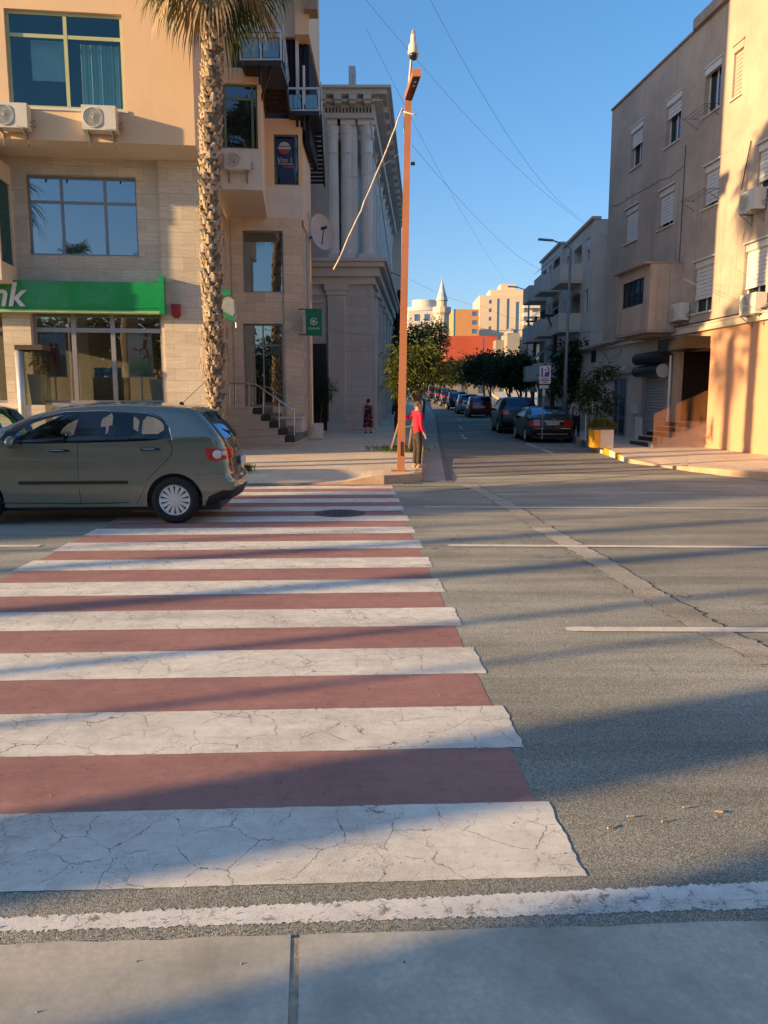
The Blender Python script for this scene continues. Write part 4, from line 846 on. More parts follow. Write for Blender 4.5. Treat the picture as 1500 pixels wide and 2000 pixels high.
# ground floor openings
ent = RW.rect(1331, 684, 1384, 824); ent = (ent[0], ent[1], .98, 3.3)
holes = [r+(.22,) for r in rcs]
mb = MB(); wallgrid(mb, RW, 0, 20, zc_, ztop, holes, rev=.2); c0_, c1_ = RW.pt(20, 0), RW.pt(0, 0)
back = RW.pt(0, 0, -11); back2 = RW.pt(20, 0, -11)
vq(c1_, back, 0, ztop, m=mb); vq(c0_, back2, 0, ztop, m=mb); vq(back, back2, 0, ztop, m=mb); mb.poly([RW.pt(0, ztop), RW.pt(20, ztop), RW.pt(20, ztop, -11), RW.pt(0, ztop, -11)])
mb.build('upper_wall', RBEIGE, t)
mb = MB(); wallgrid(mb, RW, -2.6, ent[0]-.02, 0, zc_, [], o=.0); mb.poly([RW.pt(-2.6, zc_), RW.pt(0, zc_), RW.pt(0, zc_, -6), RW.pt(-2.6, zc_, -6)]); vq(RW.pt(-2.6, 0), RW.pt(-2.6, 0, -6), 0, zc_, m=mb); mb.build('shop_wall', RSHOP, t)
mb = MB(); wallgrid(mb, RW, ent[0]-.02, 20, 0, zc_, [ent+(1.3,)], o=0); mb.build('lower_wall', RPINK, t)
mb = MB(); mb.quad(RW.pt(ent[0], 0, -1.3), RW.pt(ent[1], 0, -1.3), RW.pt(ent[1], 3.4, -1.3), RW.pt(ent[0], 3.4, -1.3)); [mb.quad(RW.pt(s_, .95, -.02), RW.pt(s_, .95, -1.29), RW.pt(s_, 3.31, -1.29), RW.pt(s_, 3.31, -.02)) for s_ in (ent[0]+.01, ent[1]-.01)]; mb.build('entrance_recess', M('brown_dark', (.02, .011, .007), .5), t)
mb = MB(); mb.pbox(RW, -2.6, 20, zc_-.02, zc_+.17, -.02, .13); mb.pbox(RW, -2.6, 20, zc_+.172, zc_+.21, -.02, .17); mb.build('cornice_band', M('cream_band', (.62, .54, .42), .85, .08, 3, dirt=.3), t)
mb = MB(); sA = RW.hit(1361, 67)[0]; mb.pbox(RW, 0, sA, ztop+.002, ztop+.07, -.5, .06); mb.pbox(RW, sA, 20, ztop+.002, ztop+.32, -.5, .14); mb.build('parapet_coping', M('coping', (.34, .27, .22), .8, .15, 3, dirt=.4), t)
for (px, f, rec, k), r in zip(wins, rcs):
    a, b, c, d = r; w = window(RW, r, t, FRAMEW, GL_D if k == 'w' else GL_D, (.5,), (), .05, o=-.16, sill=.06)
    m = MB(); sm = SHUT if k == 'w' else SHUTB; zlo = d-(d-c)*f; n = max(3, int((d-zlo)/.11)); o_ = -.06 if not rec else -.09
    for i in range(n):
        z0 = zlo+(d-zlo)*i/n; z1 = zlo+(d-zlo)*(i+1)/n; q = [RW.pt(a+.02, z0, o_+.012), RW.pt(b-.02, z0, o_+.012), RW.pt(b-.02, z1, o_-.004), RW.pt(a+.02, z1, o_-.004)]; m.quad(*q)
    m.build('roller_shutter', sm, w)
    m = MB(); m.pbox(RW, a, b, d-.2, d-.003, -.1, .015 if not rec else -.03); m.pbox(RW, a-.05, b+.05, d+.0, d+.045, -.02, .05); m.build('shutter_box', sm, w)
# bay with its dark barred window
bo = 1.12; sb1 = RW.hit(1330, 600)[0]; sb0 = RW.hit(1207, 580, bo)[0]; zt1 = RW.hit(1268, 516, bo)[1]; zt0 = RW.hit(1268, 641, bo)[1]
RBO = Pl(tuple(RW.pt(0, 0, bo)[:2]), RU[:2]); bw_ = RBO.rect6(1215, 556, 605, 1257, 541, 592)
mb = MB(); wallgrid(mb, RBO, sb0, sb1, zt0, zt1, [bw_+(.12,)]); 
for s in (sb0, sb1): mb.quad(RW.pt(s, zt0, 0), RW.pt(s, zt0, bo), RW.pt(s, zt1, bo), RW.pt(s, zt1, 0))
mb.build('bay_wall', RBEIGE, t)
mb = MB(); mb.pbox(RW, sb0-.08, sb1+.02, zt1+.002, zt1+.06, 0, bo+.22); mb.build('bay_slab', M('old_slab_top', (.34, .27, .22), .9, .2, 3, dirt=.6), t); mb = MB(); mb.pbox(RW, sb0-.08, sb1+.02, zt0-.12, zt0-.002, 0, bo+.06); mb.pbox(RW, sb0+.5, sb1-.35, zt0-.22, zt0-.122, 0, bo-.25); mb.build('bay_slab', M('old_slab', (.34, .27, .22), .9, .2, 3, dirt=.6), t)
w = window(RBO, bw_, t, BLACKM, GL_D, (.25, .5, .75), (), .04, o=-.05)
# canopy, entrance steps with glass balustrade
cp0, cp1 = RW.hit(1285, 672, .87)[0], RW.hit(1388, 668)[0]
mb = MB(); mb.pbox(RW, cp0, cp1, 3.28, 3.66, 0, .87); mb.build('entrance_canopy', M('bronze_cladding', (.018, .013, .008), .35, .1, 3, spec=.6), t)
mb = MB(); mb.pbox(RW, ent[0]-.5, ent[0]-.02, .2, 3.278, -.02, .08); mb.build('entrance_pier', M('pier_stone', (.42, .31, .22), .8, .1, 3), t)
sA, sB = cp1-1.75, cp1+.02; mb = MB(); bk = MB()
for i in range(5):
    o1 = 1.72-i*.30; z0, z1 = .19+i*.158, .19+(i+1)*.158; mb.pbox(RW, sA, sB, z0 if i else 0, z1, 0, o1); bk.pbox(RW, sA+.01, sB-.35, z0+.005, z1-.02, o1, o1+.012)
mb.build('entrance_steps', M('pinkish_stone', (.46, .34, .26), .8, .1, 3, dirt=.2), t); bk.build('step_risers', BLACKST, t)
mb = MB(); q = [RW.pt(sB+.03, .25, 1.75), RW.pt(sB+.03, .98, .0), RW.pt(sB+.03, 2.0, .0), RW.pt(sB+.03, 1.25, 1.75)]; mb.quad(*q); mb.build('glass_balustrade', glassy('bronze_glass', (.9, .7, .5), .10, (.04, .03, .02), trans=.92), t)
# shop doors with rolled shutters
def rollbox(px0, px1, y0, y1, mat, name='shutter_drum', o=.05, rr=None):
    a, b, c, d = RW.rect(px0, y0, px1, y1, .2); r = (d-c)/2; m = MB(); m.tube([RW.pt(a, (c+d)/2, r+o), RW.pt(b, (c+d)/2, r+o)], r, 16); return m.build(name, mat, t)
DG = M('dark_green_metal', (.02, .028, .03), .4, .1); a, b, c, d = RW.rect(1262, 737, 1299, 858); 
mb = MB(); n = 22
for i in range(n): z0 = .22+(d-.22)*i/n; z1 = .22+(d-.22)*(i+1)/n; mb.add([RW.pt(a, z0, .03), RW.pt(b, z0, .03), RW.pt(b, (z0+z1)/2, .055), RW.pt(a, (z0+z1)/2, .055), RW.pt(b, z1, .03), RW.pt(a, z1, .03)], [(0, 1, 2, 3), (3, 2, 4, 5)])
w = mb.build('shop_shutter', M('grey_shutter', (.26, .26, .27), .45, .08, 3, metal=.3), t)
mb = MB(); JB = M('mauve_jamb', (.30, .22, .23), .7)
for x0, x1 in ((a-.28, a-.01), (b+.01, b+.22)): mb = MB(); mb.pbox(RW, x0, x1, .2, d+.1, -.02, .08); mb.build('door_jamb', JB, t)
rollbox(1246, 1300, 713, 735, DG); rollbox(1250, 1306, 687, 711, BLACKM, o=.08)
e = RW.hit(1300, 724, .2)[0]; mb = MB(); zq = RW.hit(1298, 724, .2)[1]; mb.tube([RW.pt(e-.02, zq, .30), RW.pt(e+.03, zq, .30)], .24, 18); mb.build('drum_end', LGREY, t)
a, b, c, d = RW.rect(1199, 738, 1224, 852); w = window(RW, (a, b, .25, d), t, FRAMEA, glassy('shop_door_glass', (.5, .6, .7), .25, (.05, .07, .09)), (.42,), (), .05, o=.05, name='shop_door'); rollbox(1187, 1228, 716, 731, M('cream_metal', (.42, .40, .34), .6))
mb = MB(); a = RW.hit(1307, 760, .12)[0]; mb.tube([RW.pt(a, .9, .12), RW.pt(a, 3.2, .12)], .045, 8); mb.build('down_pipe', FRAMEW, t)
a, b, c, d = RW.rect(1155, 683, 1164, 708); mb = MB(); mb.pbox(RW, a, b, c, d, -.05, .01); mb.build('vent_window', BLACKM, t)
mb = MB(); a, b, c, d = RW.rect(1242, 815, 1253, 851, .1); mb.pbox(RW, a, b, .2, d, .02, .14); mb.build('meter_box', FRAMEW, t)
mb = MB(); a, b, c, d = RW.rect(1232, 790, 1243, 808, .1); mb.pbox(RW, a, b, c, d, .01, .10); mb.build('meter_box', WHITEW, t)
# drying racks
def rack(px, py, wd, label):
    s, z = RW.hit(px, py); r = empty('drying_rack', RW.pt(s, z), label, 'drying rack', 'wall drying racks'); m = MB()
    for o in (.12, .28, .44): m.tube([RW.pt(s-wd/2, z+.05, o), RW.pt(s+wd/2, z+.05, o)], .008, 4)
    for x in (-wd/2, wd/2): m.tube([RW.pt(s+x, z+.06, 0), RW.pt(s+x, z+.05, .5), RW.pt(s+x, z-.25, 0)], .01, 4)
    m.build('frame', BLACKM, r)
rack(1380, 385, 1.5, 'black wire drying rack below the middle floor window'); rack(1383, 222, 1.3, 'thin dark drying rack below the open top floor window')
a_ = RW.rect(1445, 366, 1482, 420, .3); place_ac(RW, (a_[0]+a_[1])/2, a_[2]+.1, 'weathered air conditioner high on the sunlit wall right of the drying rack', gr_, 1.0)
a_ = RW.rect(1442, 585, 1478, 619, .3); place_ac(RW, (a_[0]+a_[1])/2+.1, a_[2]+.06, 'sunlit air conditioner just above the cream band at the right edge', gr_, 1.0)
a_ = RW.rect(1307, 600, 1334, 627, .3); place_ac(RW, (a_[0]+a_[1])/2, a_[2], 'air conditioner in shade between the bay and the low window', gr_, 1.0)
# stains and cables along the wall
mb = MB()
def sag(p, q, k, n=14): return [Vector(p).lerp(Vector(q), i/n)-Vector((0, 0, k*4*(i/n)*(1-i/n))) for i in range(n+1)]
for o, dz_, k in ((.16, .05, .05), (.18, .0, .10), (.2, -.06, .03)): mb.tube(sag(RW.pt(-2.6, zc_+.0+dz_, o), RW.pt(4.5, zc_+.28+dz_, o), k), .02, 5)
mb.tube(sag(RW.pt(4.5, zc_+.28, .2), RW.pt(13, zc_+.3, .2), .05), .02, 5)
tag(mb.build('wall_cables', BLACKM), 'bundle of dark cables sagging along the cream band of the apartment block', 'cables')
mb = MB(); mb.tube(sag(RW.pt(.6, 3.7, .25), RW.pt(4.2, 3.6, .9), .35), .014, 5); mb.tube(sag(RW.pt(.8, 3.6, .22), RW.pt(4.2, 3.5, .9), .4), .012, 5)
tag(mb.build('green_cable', M('green_wire', (.02, .16, .09), .5)), 'drooping green wires strung to the dark entrance canopy', 'cable')
mb = MB(); s = RW.hit(1340, 300)[0]
mb.tube([RW.pt(s, 10.0, .03), RW.pt(s-.02, 7, .03), RW.pt(s-.05, 4.4, .03)], .012, 4); tag(mb.build('wall_wire', BLACKM), 'long thin wire running straight down the shaded apartment block wall', 'wire'); mb = MB(); s2 = RW.hit(1325, 560)[0]; mb.tube([RW.pt(s2, 6.2, .05), RW.pt(s2+.03, 5.5, .06), RW.pt(s2+.06, 4.9, .1)], .018, 5); tag(mb.build('wall_wire', BLACKM), 'short black wire hanging to the shaded air conditioner beside the bay', 'wire'); mb = MB()
s3 = RW.hit(1464, 300)[0]; mb.tube([RW.pt(s3+.1, 8.9, .04), RW.pt(s3-.02, 8.3, .06), RW.pt(s3+.03, 7.6, .2)], .018, 5); tag(mb.build('wall_wire', BLACKM), 'short black wire hanging to the high sunlit air conditioner', 'wire')
mb = MB(); pr_ = [RW.hit(x, y) for x, y in ((1194, 405), (1215, 398), (1232, 385), (1262, 368), (1290, 352), (1312, 345), (1340, 322))]; pts_ = []
for i_ in range(len(pr_)-1):
    for k_ in range(8): t_ = k_/8; pts_.append(RW.pt(pr_[i_][0]*(1-t_)+pr_[i_+1][0]*t_, pr_[i_][1]*(1-t_)+pr_[i_+1][1]*t_+random.gauss(0, .03), .001))
mb.tube(pts_, .013, 4); mb.build('wall_crack', M('crack_dark', (.12, .09, .07), .9), AP)
# ---------------------------------------------------------------- smaller apartment houses further along the right
def flats(name, label, xp, d0, d1, zt, base, seed, lat0, slope=.03, wallm=None, awn=True):
    rnd = random.Random(seed); P = Pl((lat0+slope*(d1-d0), d1), (-slope, -1)); L = (d1-d0)*math.sqrt(1+slope*slope); t = empty(name, P.pt(L/2, base, -4), label, 'building')
    nf = 4 if L > 5 else 3; fl = (zt-.35)/nf; b0_ = base+.2; hs = []; bays = max(2, int(L/1.75)); bw = L/bays; opens = []
    for f in range(nf):
        z0 = base+.15+f*fl
        for b in range(bays):
            s0 = b*bw; kind = 'balcony' if (b % 2 == seed % 2) and f > 0 else 'window'
            r = (s0+.2, s0+bw-.2, z0+.2, z0+fl-.4) if kind == 'balcony' else (s0+bw/2-.38, s0+bw/2+.38, z0+fl*.38, z0+fl*.82)
            hs.append(r+(1.0 if kind == 'balcony' else .15,)); opens.append((kind, r, f))
    m = MB(); wallgrid(m, P, 0, L, 0, base+zt, hs); 
    for s in (0, L): m.quad(P.pt(s, 0), P.pt(s, 0, -9), P.pt(s, base+zt, -9), P.pt(s, base+zt))
    m.poly([P.pt(0, base+zt), P.pt(L, base+zt), P.pt(L, base+zt, -9), P.pt(0, base+zt, -9)]); m.build('wall', wallm, t)
    m = MB(); m.pbox(P, -.05, L+.05, base+zt+.002, base+zt+.12, -.3, .12); m.build('roof_edge', CREAM, t)
    for kind, r, f in opens:
        a, b, c, d = r
        if kind == 'window': 
            w = window(P, r, t, FRAMEW, GL_D, (.5,), (), .05, o=-.1)
            if rnd.random() < .6: m = MB(); m.pbox(P, a+.02, b-.02, d-(d-c)*rnd.uniform(.3, .9), d-.02, -.08, -.04); m.build('roller_shutter', SHUT, w)
        else:
            m = MB(); m.pbox(P, a-.3, b+.3, c-.15, c, -.02, 1.05); bal = m.build('balcony', CREAM, t)
            m = MB(); m.pbox(P, a-.3, b+.3, c+.002, c+.75, .98, 1.05); m.pbox(P, a-.3, a-.23, c+.002, c+.75, 0, .978); m.pbox(P, b+.23, b+.3, c+.002, c+.75, 0, .978); m.build('parapet', wallm if rnd.random() < .6 else WHITEW, bal)
            m = MB(); m.quad(P.pt(a, c, -.98), P.pt(b, c, -.98), P.pt(b, d, -.98), P.pt(a, d, -.98)); m.build('back_window', GL_D, bal)
            if awn and rnd.random() < .75:
                k = rnd.uniform(.5, .95); m = MB(); m.quad(P.pt(a-.2, d+.1, .1), P.pt(b+.2-(b-a)*k*.2, d+.1, .1), P.pt(b+.2-(b-a)*k*.3, c+1.0, 1.15), P.pt(a-.2, c+1.0, 1.15)); m.build('awning', M('grey_awning', (.30, .30, .30), .9, .1) if rnd.random() < .6 else M('green_awning', (.12, .25, .21), .9, .1), bal)
    return t, P
G1 = M('bluegrey_render', (.62, .60, .57), .9, .08, 1, dirt=.5); G2 = M('warmgrey_render', (.64, .58, .50), .9, .08, 1, dirt=.5)
flats('apartment_house', 'grey four storey house with recessed balconies directly behind the cream block', 0, 36.0, 42.6, 9.6, .15, 3, 9.45, wallm=G2)
flats('apartment_house', 'blue grey house with sloping awnings behind the street lamp', 0, 42.8, 48.6, 9.7, .3, 4, 9.5, .02, wallm=G1)
0 and flats('apartment_house', 'narrow pale house at the far end of the right side of the street', 0, 52.3, 60, 9.0, .5, 5, 10.3, .03, wallm=G2)
# ---------------------------------------------------------------- buildings beyond the end of the street
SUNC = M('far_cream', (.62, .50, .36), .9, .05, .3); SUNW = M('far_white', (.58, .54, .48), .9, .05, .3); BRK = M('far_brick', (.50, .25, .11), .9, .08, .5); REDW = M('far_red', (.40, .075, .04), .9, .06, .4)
FG = glassy('far_glass', (.5, .6, .7), .35, (.05, .07, .09))
def fbox(name, label, x0, x1, yt, yb, d, th, mat, wins=None, base=None, extra=None, cat='building'):
    a, b = PD(x0, 700, d), PD(x1, 700, d); zt = PD((x0+x1)/2, yt, d).z; t = empty(name, ((a.x+b.x)/2, d+th/2, zs(d)), label, cat)
    P = Pl((a.x, d), (1, 0)); L = b.x-a.x; hs = []
    for (u0, v0, u1, v1) in (wins or []): hs.append((L*u0, L*u1, zt-(zt-PD(0, yb, d).z)*v1, zt-(zt-PD(0, yb, d).z)*v0, .25))
    m = MB(); wallgrid(m, P, 0, L, 0, zt, hs)
    for s in (0, L): m.quad(P.pt(s, 0), P.pt(s, 0, -th), P.pt(s, zt, -th), P.pt(s, zt))
    m.poly([P.pt(0, zt), P.pt(L, zt), P.pt(L, zt, -th), P.pt(0, zt, -th)]); m.build('wall', mat, t)
    for h in hs: m = MB(); m.quad(P.pt(h[0], h[2], -.2), P.pt(h[1], h[2], -.2), P.pt(h[1], h[3], -.2), P.pt(h[0], h[3], -.2)); m.build('window', FG, t)
    return t, P, L, zt
gridw = lambda cols, rows, w, h: [(c-w/2, r-h/2, c+w/2, r+h/2) for c in cols for r in rows]
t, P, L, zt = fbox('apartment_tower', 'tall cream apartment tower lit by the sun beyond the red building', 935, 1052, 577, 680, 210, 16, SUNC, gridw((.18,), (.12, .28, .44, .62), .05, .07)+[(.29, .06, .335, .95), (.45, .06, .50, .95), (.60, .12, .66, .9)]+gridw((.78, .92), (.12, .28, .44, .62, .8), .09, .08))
m = MB(); 
for v in (.18, .34, .5, .68, .86): z = zt-(zt-PD(0, 680, 210).z)*v; m.pbox(P, L*.72, L*.99, z-.9, z, 0, 1.2)
m.build('balcony', SUNW, t); m = MB(); m.pbox(P, L*.18, L*.78, zt+.01, zt+1.6, -9, -1); m.pbox(P, L*.36, L*.6, zt+1.6, zt+3.2, -8, -2); m.build('roof_storey', SUNC, t)
for k in range(9): pass
t, P, L, zt = fbox('office_block', 'white office building with curved glazed top floors behind the minaret', 797, 885, 607, 690, 190, 16, SUNW, gridw((.2, .42, .64, .84), (.16, .42), .13, .16)+gridw((.36, .52, .66), (.72,), .08, .12))
m = MB(); c = P.pt(L*.45, 0, -13); zz1, zz2, zz3 = zt, PD(840, 583, 190).z, PD(840, 575, 190).z
def arc(m, r, z0, z1, mi=0, n=28, yy=.75):
    p = [(c.x+r*math.cos(math.pi+math.pi*i/n), c.y+8+r*yy*math.sin(math.pi+math.pi*i/n)) for i in range(n+1)]; m.prism(p, z0, z1, mi)
arc(m, L*.62, zz1+.01, zz1+.8); arc(m, L*.58, zz2-.9, zz2); arc(m, L*.3, zz2+.01, zz3+1.2); m.build('curved_floor', SUNW, t)
m = MB(); arc(m, L*.57, zz1+.81, zz2-.91); m.build('curved_glazing', FG, t)
t, P, L, zt = fbox('brick_block', 'orange brick apartment block between the minaret and the cream tower', 885, 934, 604, 690, 175, 12, BRK, [(.0, .0, .08, 1)]+gridw((.84,), (.1, .3, .5, .7), .22, .1))
fbox('white_annex', 'low white building left of the minaret', 800, 850, 640, 700, 160, 10, SUNW, gridw((.55, .72, .9), (.3,), .09, .25))
# minaret
b = PD(862, 690, 150); t = empty('minaret', (b.x, 150, zs(150)), 'slender pale stone minaret with pointed cone top', 'minaret')
zb_, zc2, ztp, zsp = PD(862, 610, 150).z, PD(862, 588, 150).z, PD(862, 545, 150).z, PD(862, 538, 150).z
MST = M('minaret_stone', (.55, .45, .36), .85, .05, 1); m = MB(); m.lathe((b.x, 150, 0), (0, 0, 1), [(1.55, 0), (1.5, zb_-5), (1.35, zb_), (1.2, zb_+.1)], 12); m.lathe((b.x, 150, 0), (0, 0, 1), [(1.0, zb_), (.95, zc2)], 12); m.build('shaft', MST, t)
m = MB(); m.lathe((b.x, 150, 0), (0, 0, 1), [(1.0, zb_-1.2), (1.75, zb_-.1), (1.75, zb_+.9), (1.65, zb_+.9), (1.65, zb_)], 12); m.build('balcony', MST, t)
m = MB(); m.lathe((b.x, 150, 0), (0, 0, 1), [(1.15, zc2), (.0, ztp)], 12); m.tube([(b.x, 150, ztp-.3), (b.x, 150, zsp)], .08, 5); m.build('spire', M('lead_grey', (.42, .44, .46), .5), t)
# red low building, stone walls, grey tower, far facade at the end of the street
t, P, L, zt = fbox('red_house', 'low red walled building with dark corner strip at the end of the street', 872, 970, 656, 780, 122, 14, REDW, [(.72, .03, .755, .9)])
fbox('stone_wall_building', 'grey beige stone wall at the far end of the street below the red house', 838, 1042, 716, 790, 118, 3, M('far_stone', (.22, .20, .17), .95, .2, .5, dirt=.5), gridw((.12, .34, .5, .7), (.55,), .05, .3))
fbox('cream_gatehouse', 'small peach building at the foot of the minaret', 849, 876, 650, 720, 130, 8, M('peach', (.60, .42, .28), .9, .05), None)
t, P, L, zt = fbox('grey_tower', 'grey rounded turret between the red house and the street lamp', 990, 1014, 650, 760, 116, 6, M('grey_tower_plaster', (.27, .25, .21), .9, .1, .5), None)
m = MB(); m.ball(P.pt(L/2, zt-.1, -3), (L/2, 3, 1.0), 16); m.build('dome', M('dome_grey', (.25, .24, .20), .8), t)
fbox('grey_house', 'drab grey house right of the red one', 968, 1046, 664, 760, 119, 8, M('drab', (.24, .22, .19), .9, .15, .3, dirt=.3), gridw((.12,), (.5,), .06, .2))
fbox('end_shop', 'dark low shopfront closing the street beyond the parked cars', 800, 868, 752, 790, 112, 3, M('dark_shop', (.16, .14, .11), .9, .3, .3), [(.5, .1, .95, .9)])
# ---------------------------------------------------------------- vegetation
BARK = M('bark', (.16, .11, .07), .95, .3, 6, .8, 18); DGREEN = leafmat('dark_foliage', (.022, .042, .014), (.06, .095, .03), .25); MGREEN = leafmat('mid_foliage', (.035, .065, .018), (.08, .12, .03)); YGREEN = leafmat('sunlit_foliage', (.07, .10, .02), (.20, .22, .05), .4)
def tree(name, loc, label, trunk, blobs, nl, lf, lm, group=None, cat='tree', rt=.09, clump=9):
    t = empty(name, loc, label, cat, group); L = Vector(loc); m = MB(); m.tube([L+Vector(p) for p in trunk], [rt*(1-.5*i/(len(trunk)-1)) for i in range(len(trunk))], 8)
    top = L+Vector(trunk[-1])
    for bc, br in blobs:
        e = L+Vector(bc); m.tube([L+Vector(trunk[-2]), top.lerp(e, .5)+Vector((random.uniform(-.1, .1), 0, -.1)), e], [rt*.5, rt*.3, rt*.1], 5)
    m.build('trunk', BARK, t, smooth=True); m = MB(); tot = sum(r[0]*r[1]*r[2] for _, r in blobs)
    for bc, br in blobs:
        n = int(nl*br[0]*br[1]*br[2]/tot/clump)+3
        for i in range(n):
            while True:
                v = Vector((random.uniform(-1, 1), random.uniform(-1, 1), random.uniform(-1, 1)))
                if .25 < v.length < 1: break
            v *= random.choice((1, 1, .85, 1.08)); c = L+Vector(bc)+Vector((v.x*br[0], v.y*br[1], v.z*br[2])); o = v.normalized()
            for k in range(clump):
                p = c+Vector((random.gauss(0, 1), random.gauss(0, 1), random.gauss(0, 1)))*lf[0]*.8
                d = o*.6+Vector((random.gauss(0, .7), random.gauss(0, .7), random.gauss(0, .5))); leaf(m, p, lf[0]*random.uniform(.6, 1.3), lf[1]*random.uniform(.8, 1.2), d, lf[2] if len(lf) > 2 else .3)
    m.build('crown', lm, t); return t
g = G(783, 878, .2)
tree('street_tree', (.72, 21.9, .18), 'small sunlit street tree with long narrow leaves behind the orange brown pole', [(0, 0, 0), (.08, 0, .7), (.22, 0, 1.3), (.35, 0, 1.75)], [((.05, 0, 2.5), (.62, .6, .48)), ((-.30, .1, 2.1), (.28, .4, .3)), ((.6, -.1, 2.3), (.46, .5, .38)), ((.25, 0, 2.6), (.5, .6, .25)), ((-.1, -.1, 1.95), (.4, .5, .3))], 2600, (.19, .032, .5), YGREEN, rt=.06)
m = MB()
for x in (-.45, .5): m.tube([(.62+x, 21.8, .18), (.62+x*.3+.1, 21.9, 1.6)], .03, 5)
m.tube([(.62-.45*.5+.05, 21.85, .9), (.62+.5*.5+.05, 21.85, .95)], .02, 5)
tag(m.build('tree_stakes', M('old_wood', (.25, .2, .15), .9, .2)), 'thin wooden stakes leaning on the small tree behind the pole', 'stakes')
m = MB()
for i in range(420): p = Vector((g.x+random.gauss(0, .38), 22.3+random.gauss(0, .4), zl(0, 22.3))); leaf(m, p, .22, .03, Vector((random.gauss(0, .5), random.gauss(0, .5), 1.3)), .2)
m.build('grass_tuft', leafmat('grass', (.05, .13, .02), (.09, .2, .03)), kind='stuff')
m = MB(); q = PD(468, 905, 16.2)
for i in range(260): p = Vector((q.x+random.gauss(0, .13), 16.2+random.gauss(0, .1), zl(q.x, 16.2))); leaf(m, p, .22, .022, Vector((random.gauss(0, .4), random.gauss(0, .4), 1.2)), .15)
m.build('grass_tuft', leafmat('grass2', (.05, .11, .015), (.09, .17, .03)), kind='stuff')
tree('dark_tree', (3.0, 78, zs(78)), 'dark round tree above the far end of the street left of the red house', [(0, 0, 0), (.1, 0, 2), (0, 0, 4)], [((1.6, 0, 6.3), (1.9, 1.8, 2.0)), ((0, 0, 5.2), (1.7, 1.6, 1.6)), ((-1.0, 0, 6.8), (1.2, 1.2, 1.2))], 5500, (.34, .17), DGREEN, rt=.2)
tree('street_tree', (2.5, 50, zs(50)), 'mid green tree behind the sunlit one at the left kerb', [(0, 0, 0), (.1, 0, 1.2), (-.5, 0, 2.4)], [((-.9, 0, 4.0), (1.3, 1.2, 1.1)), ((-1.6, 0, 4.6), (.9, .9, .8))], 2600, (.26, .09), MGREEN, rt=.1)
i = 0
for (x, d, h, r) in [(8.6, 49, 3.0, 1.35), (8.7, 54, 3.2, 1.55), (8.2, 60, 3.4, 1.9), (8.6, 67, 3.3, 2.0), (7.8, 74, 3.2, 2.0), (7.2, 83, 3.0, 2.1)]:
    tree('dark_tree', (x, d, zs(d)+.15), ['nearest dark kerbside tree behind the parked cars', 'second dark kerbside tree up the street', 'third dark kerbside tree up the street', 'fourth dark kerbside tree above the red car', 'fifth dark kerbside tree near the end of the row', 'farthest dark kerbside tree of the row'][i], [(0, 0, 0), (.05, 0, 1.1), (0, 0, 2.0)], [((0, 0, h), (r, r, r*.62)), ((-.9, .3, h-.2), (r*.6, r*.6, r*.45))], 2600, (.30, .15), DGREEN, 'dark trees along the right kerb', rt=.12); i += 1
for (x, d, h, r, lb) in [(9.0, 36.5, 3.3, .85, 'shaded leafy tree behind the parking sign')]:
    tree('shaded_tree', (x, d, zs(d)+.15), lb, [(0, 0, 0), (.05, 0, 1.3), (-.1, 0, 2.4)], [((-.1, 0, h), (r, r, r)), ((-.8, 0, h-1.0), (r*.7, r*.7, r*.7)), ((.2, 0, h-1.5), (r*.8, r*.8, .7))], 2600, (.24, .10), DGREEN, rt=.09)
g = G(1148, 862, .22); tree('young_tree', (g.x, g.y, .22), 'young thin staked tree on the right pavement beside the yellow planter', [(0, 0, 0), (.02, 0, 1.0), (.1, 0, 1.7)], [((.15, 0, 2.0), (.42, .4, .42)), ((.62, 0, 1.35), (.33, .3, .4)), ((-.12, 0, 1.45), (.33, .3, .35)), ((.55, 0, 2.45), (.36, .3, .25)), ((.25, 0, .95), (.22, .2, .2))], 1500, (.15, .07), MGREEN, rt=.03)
m = MB(); m.tube([(g.x-.1, g.y, .2), (g.x-.1, g.y, 1.7)], .02, 5); m.tube([(g.x+.12, g.y, .2), (g.x+.12, g.y, 1.6)], .02, 5); m.tube([(g.x-.12, g.y, 1.3), (g.x+.14, g.y, 1.3)], .012, 5); tag(m.build('tree_stakes', LGREY), 'two pale stakes holding the young tree by the yellow planter', 'stakes')
# planters
g = G(1182, 874, .2); L = Vector((g.x-.1, 24.3, .2)); t = empty('yellow_planter', L, 'square planter painted yellow and white with a round green bush at the kerb corner', 'planter')
m = MB(); m.ob(L+Vector((-.29, -.28, 0)), (.60, .06, 0), (-.05, .52, 0), (0, 0, .56), 0); m.build('box', [M('white_tile', (.60, .56, .48), .6, .05)], t)
m = MB(); m.ob(L+Vector((-.31, -.283, .01)), (.19, .0, 0), (-.05, .53, 0), (0, 0, .545)); m.build('yellow_side', YEL, t)
m = MB(); m.prism([(L.x-.27, L.y-.26), (L.x+.29, L.y-.2), (L.x+.24, L.y+.28), (L.x-.3, L.y+.25)], .72, .768); m.build('soil', M('soil', (.05, .035, .02), .95), t)
m = MB()
for i in range(900):
    v = Vector((random.gauss(0, 1), random.gauss(0, 1), abs(random.gauss(0, 1)))).normalized()*random.uniform(.5, 1); leaf(m, L+Vector((v.x*.43, v.y*.4, .60+v.z*.32)), .11, .05, v+Vector((random.gauss(0, .5), random.gauss(0, .5), .3)))
m.build('bush', leafmat('bush_leaf', (.09, .15, .02), (.22, .27, .06), .4), t)
g = G(1219, 851, .24); potplant('planter_pot', (g.x, g.y, .24), 'grey square pot with a low spiky plant beside the shop door', .95, 0, .42, .62, .2, 70, MGREEN, M('grey_pot', (.24, .23, .21)), lf=(.2, .03))
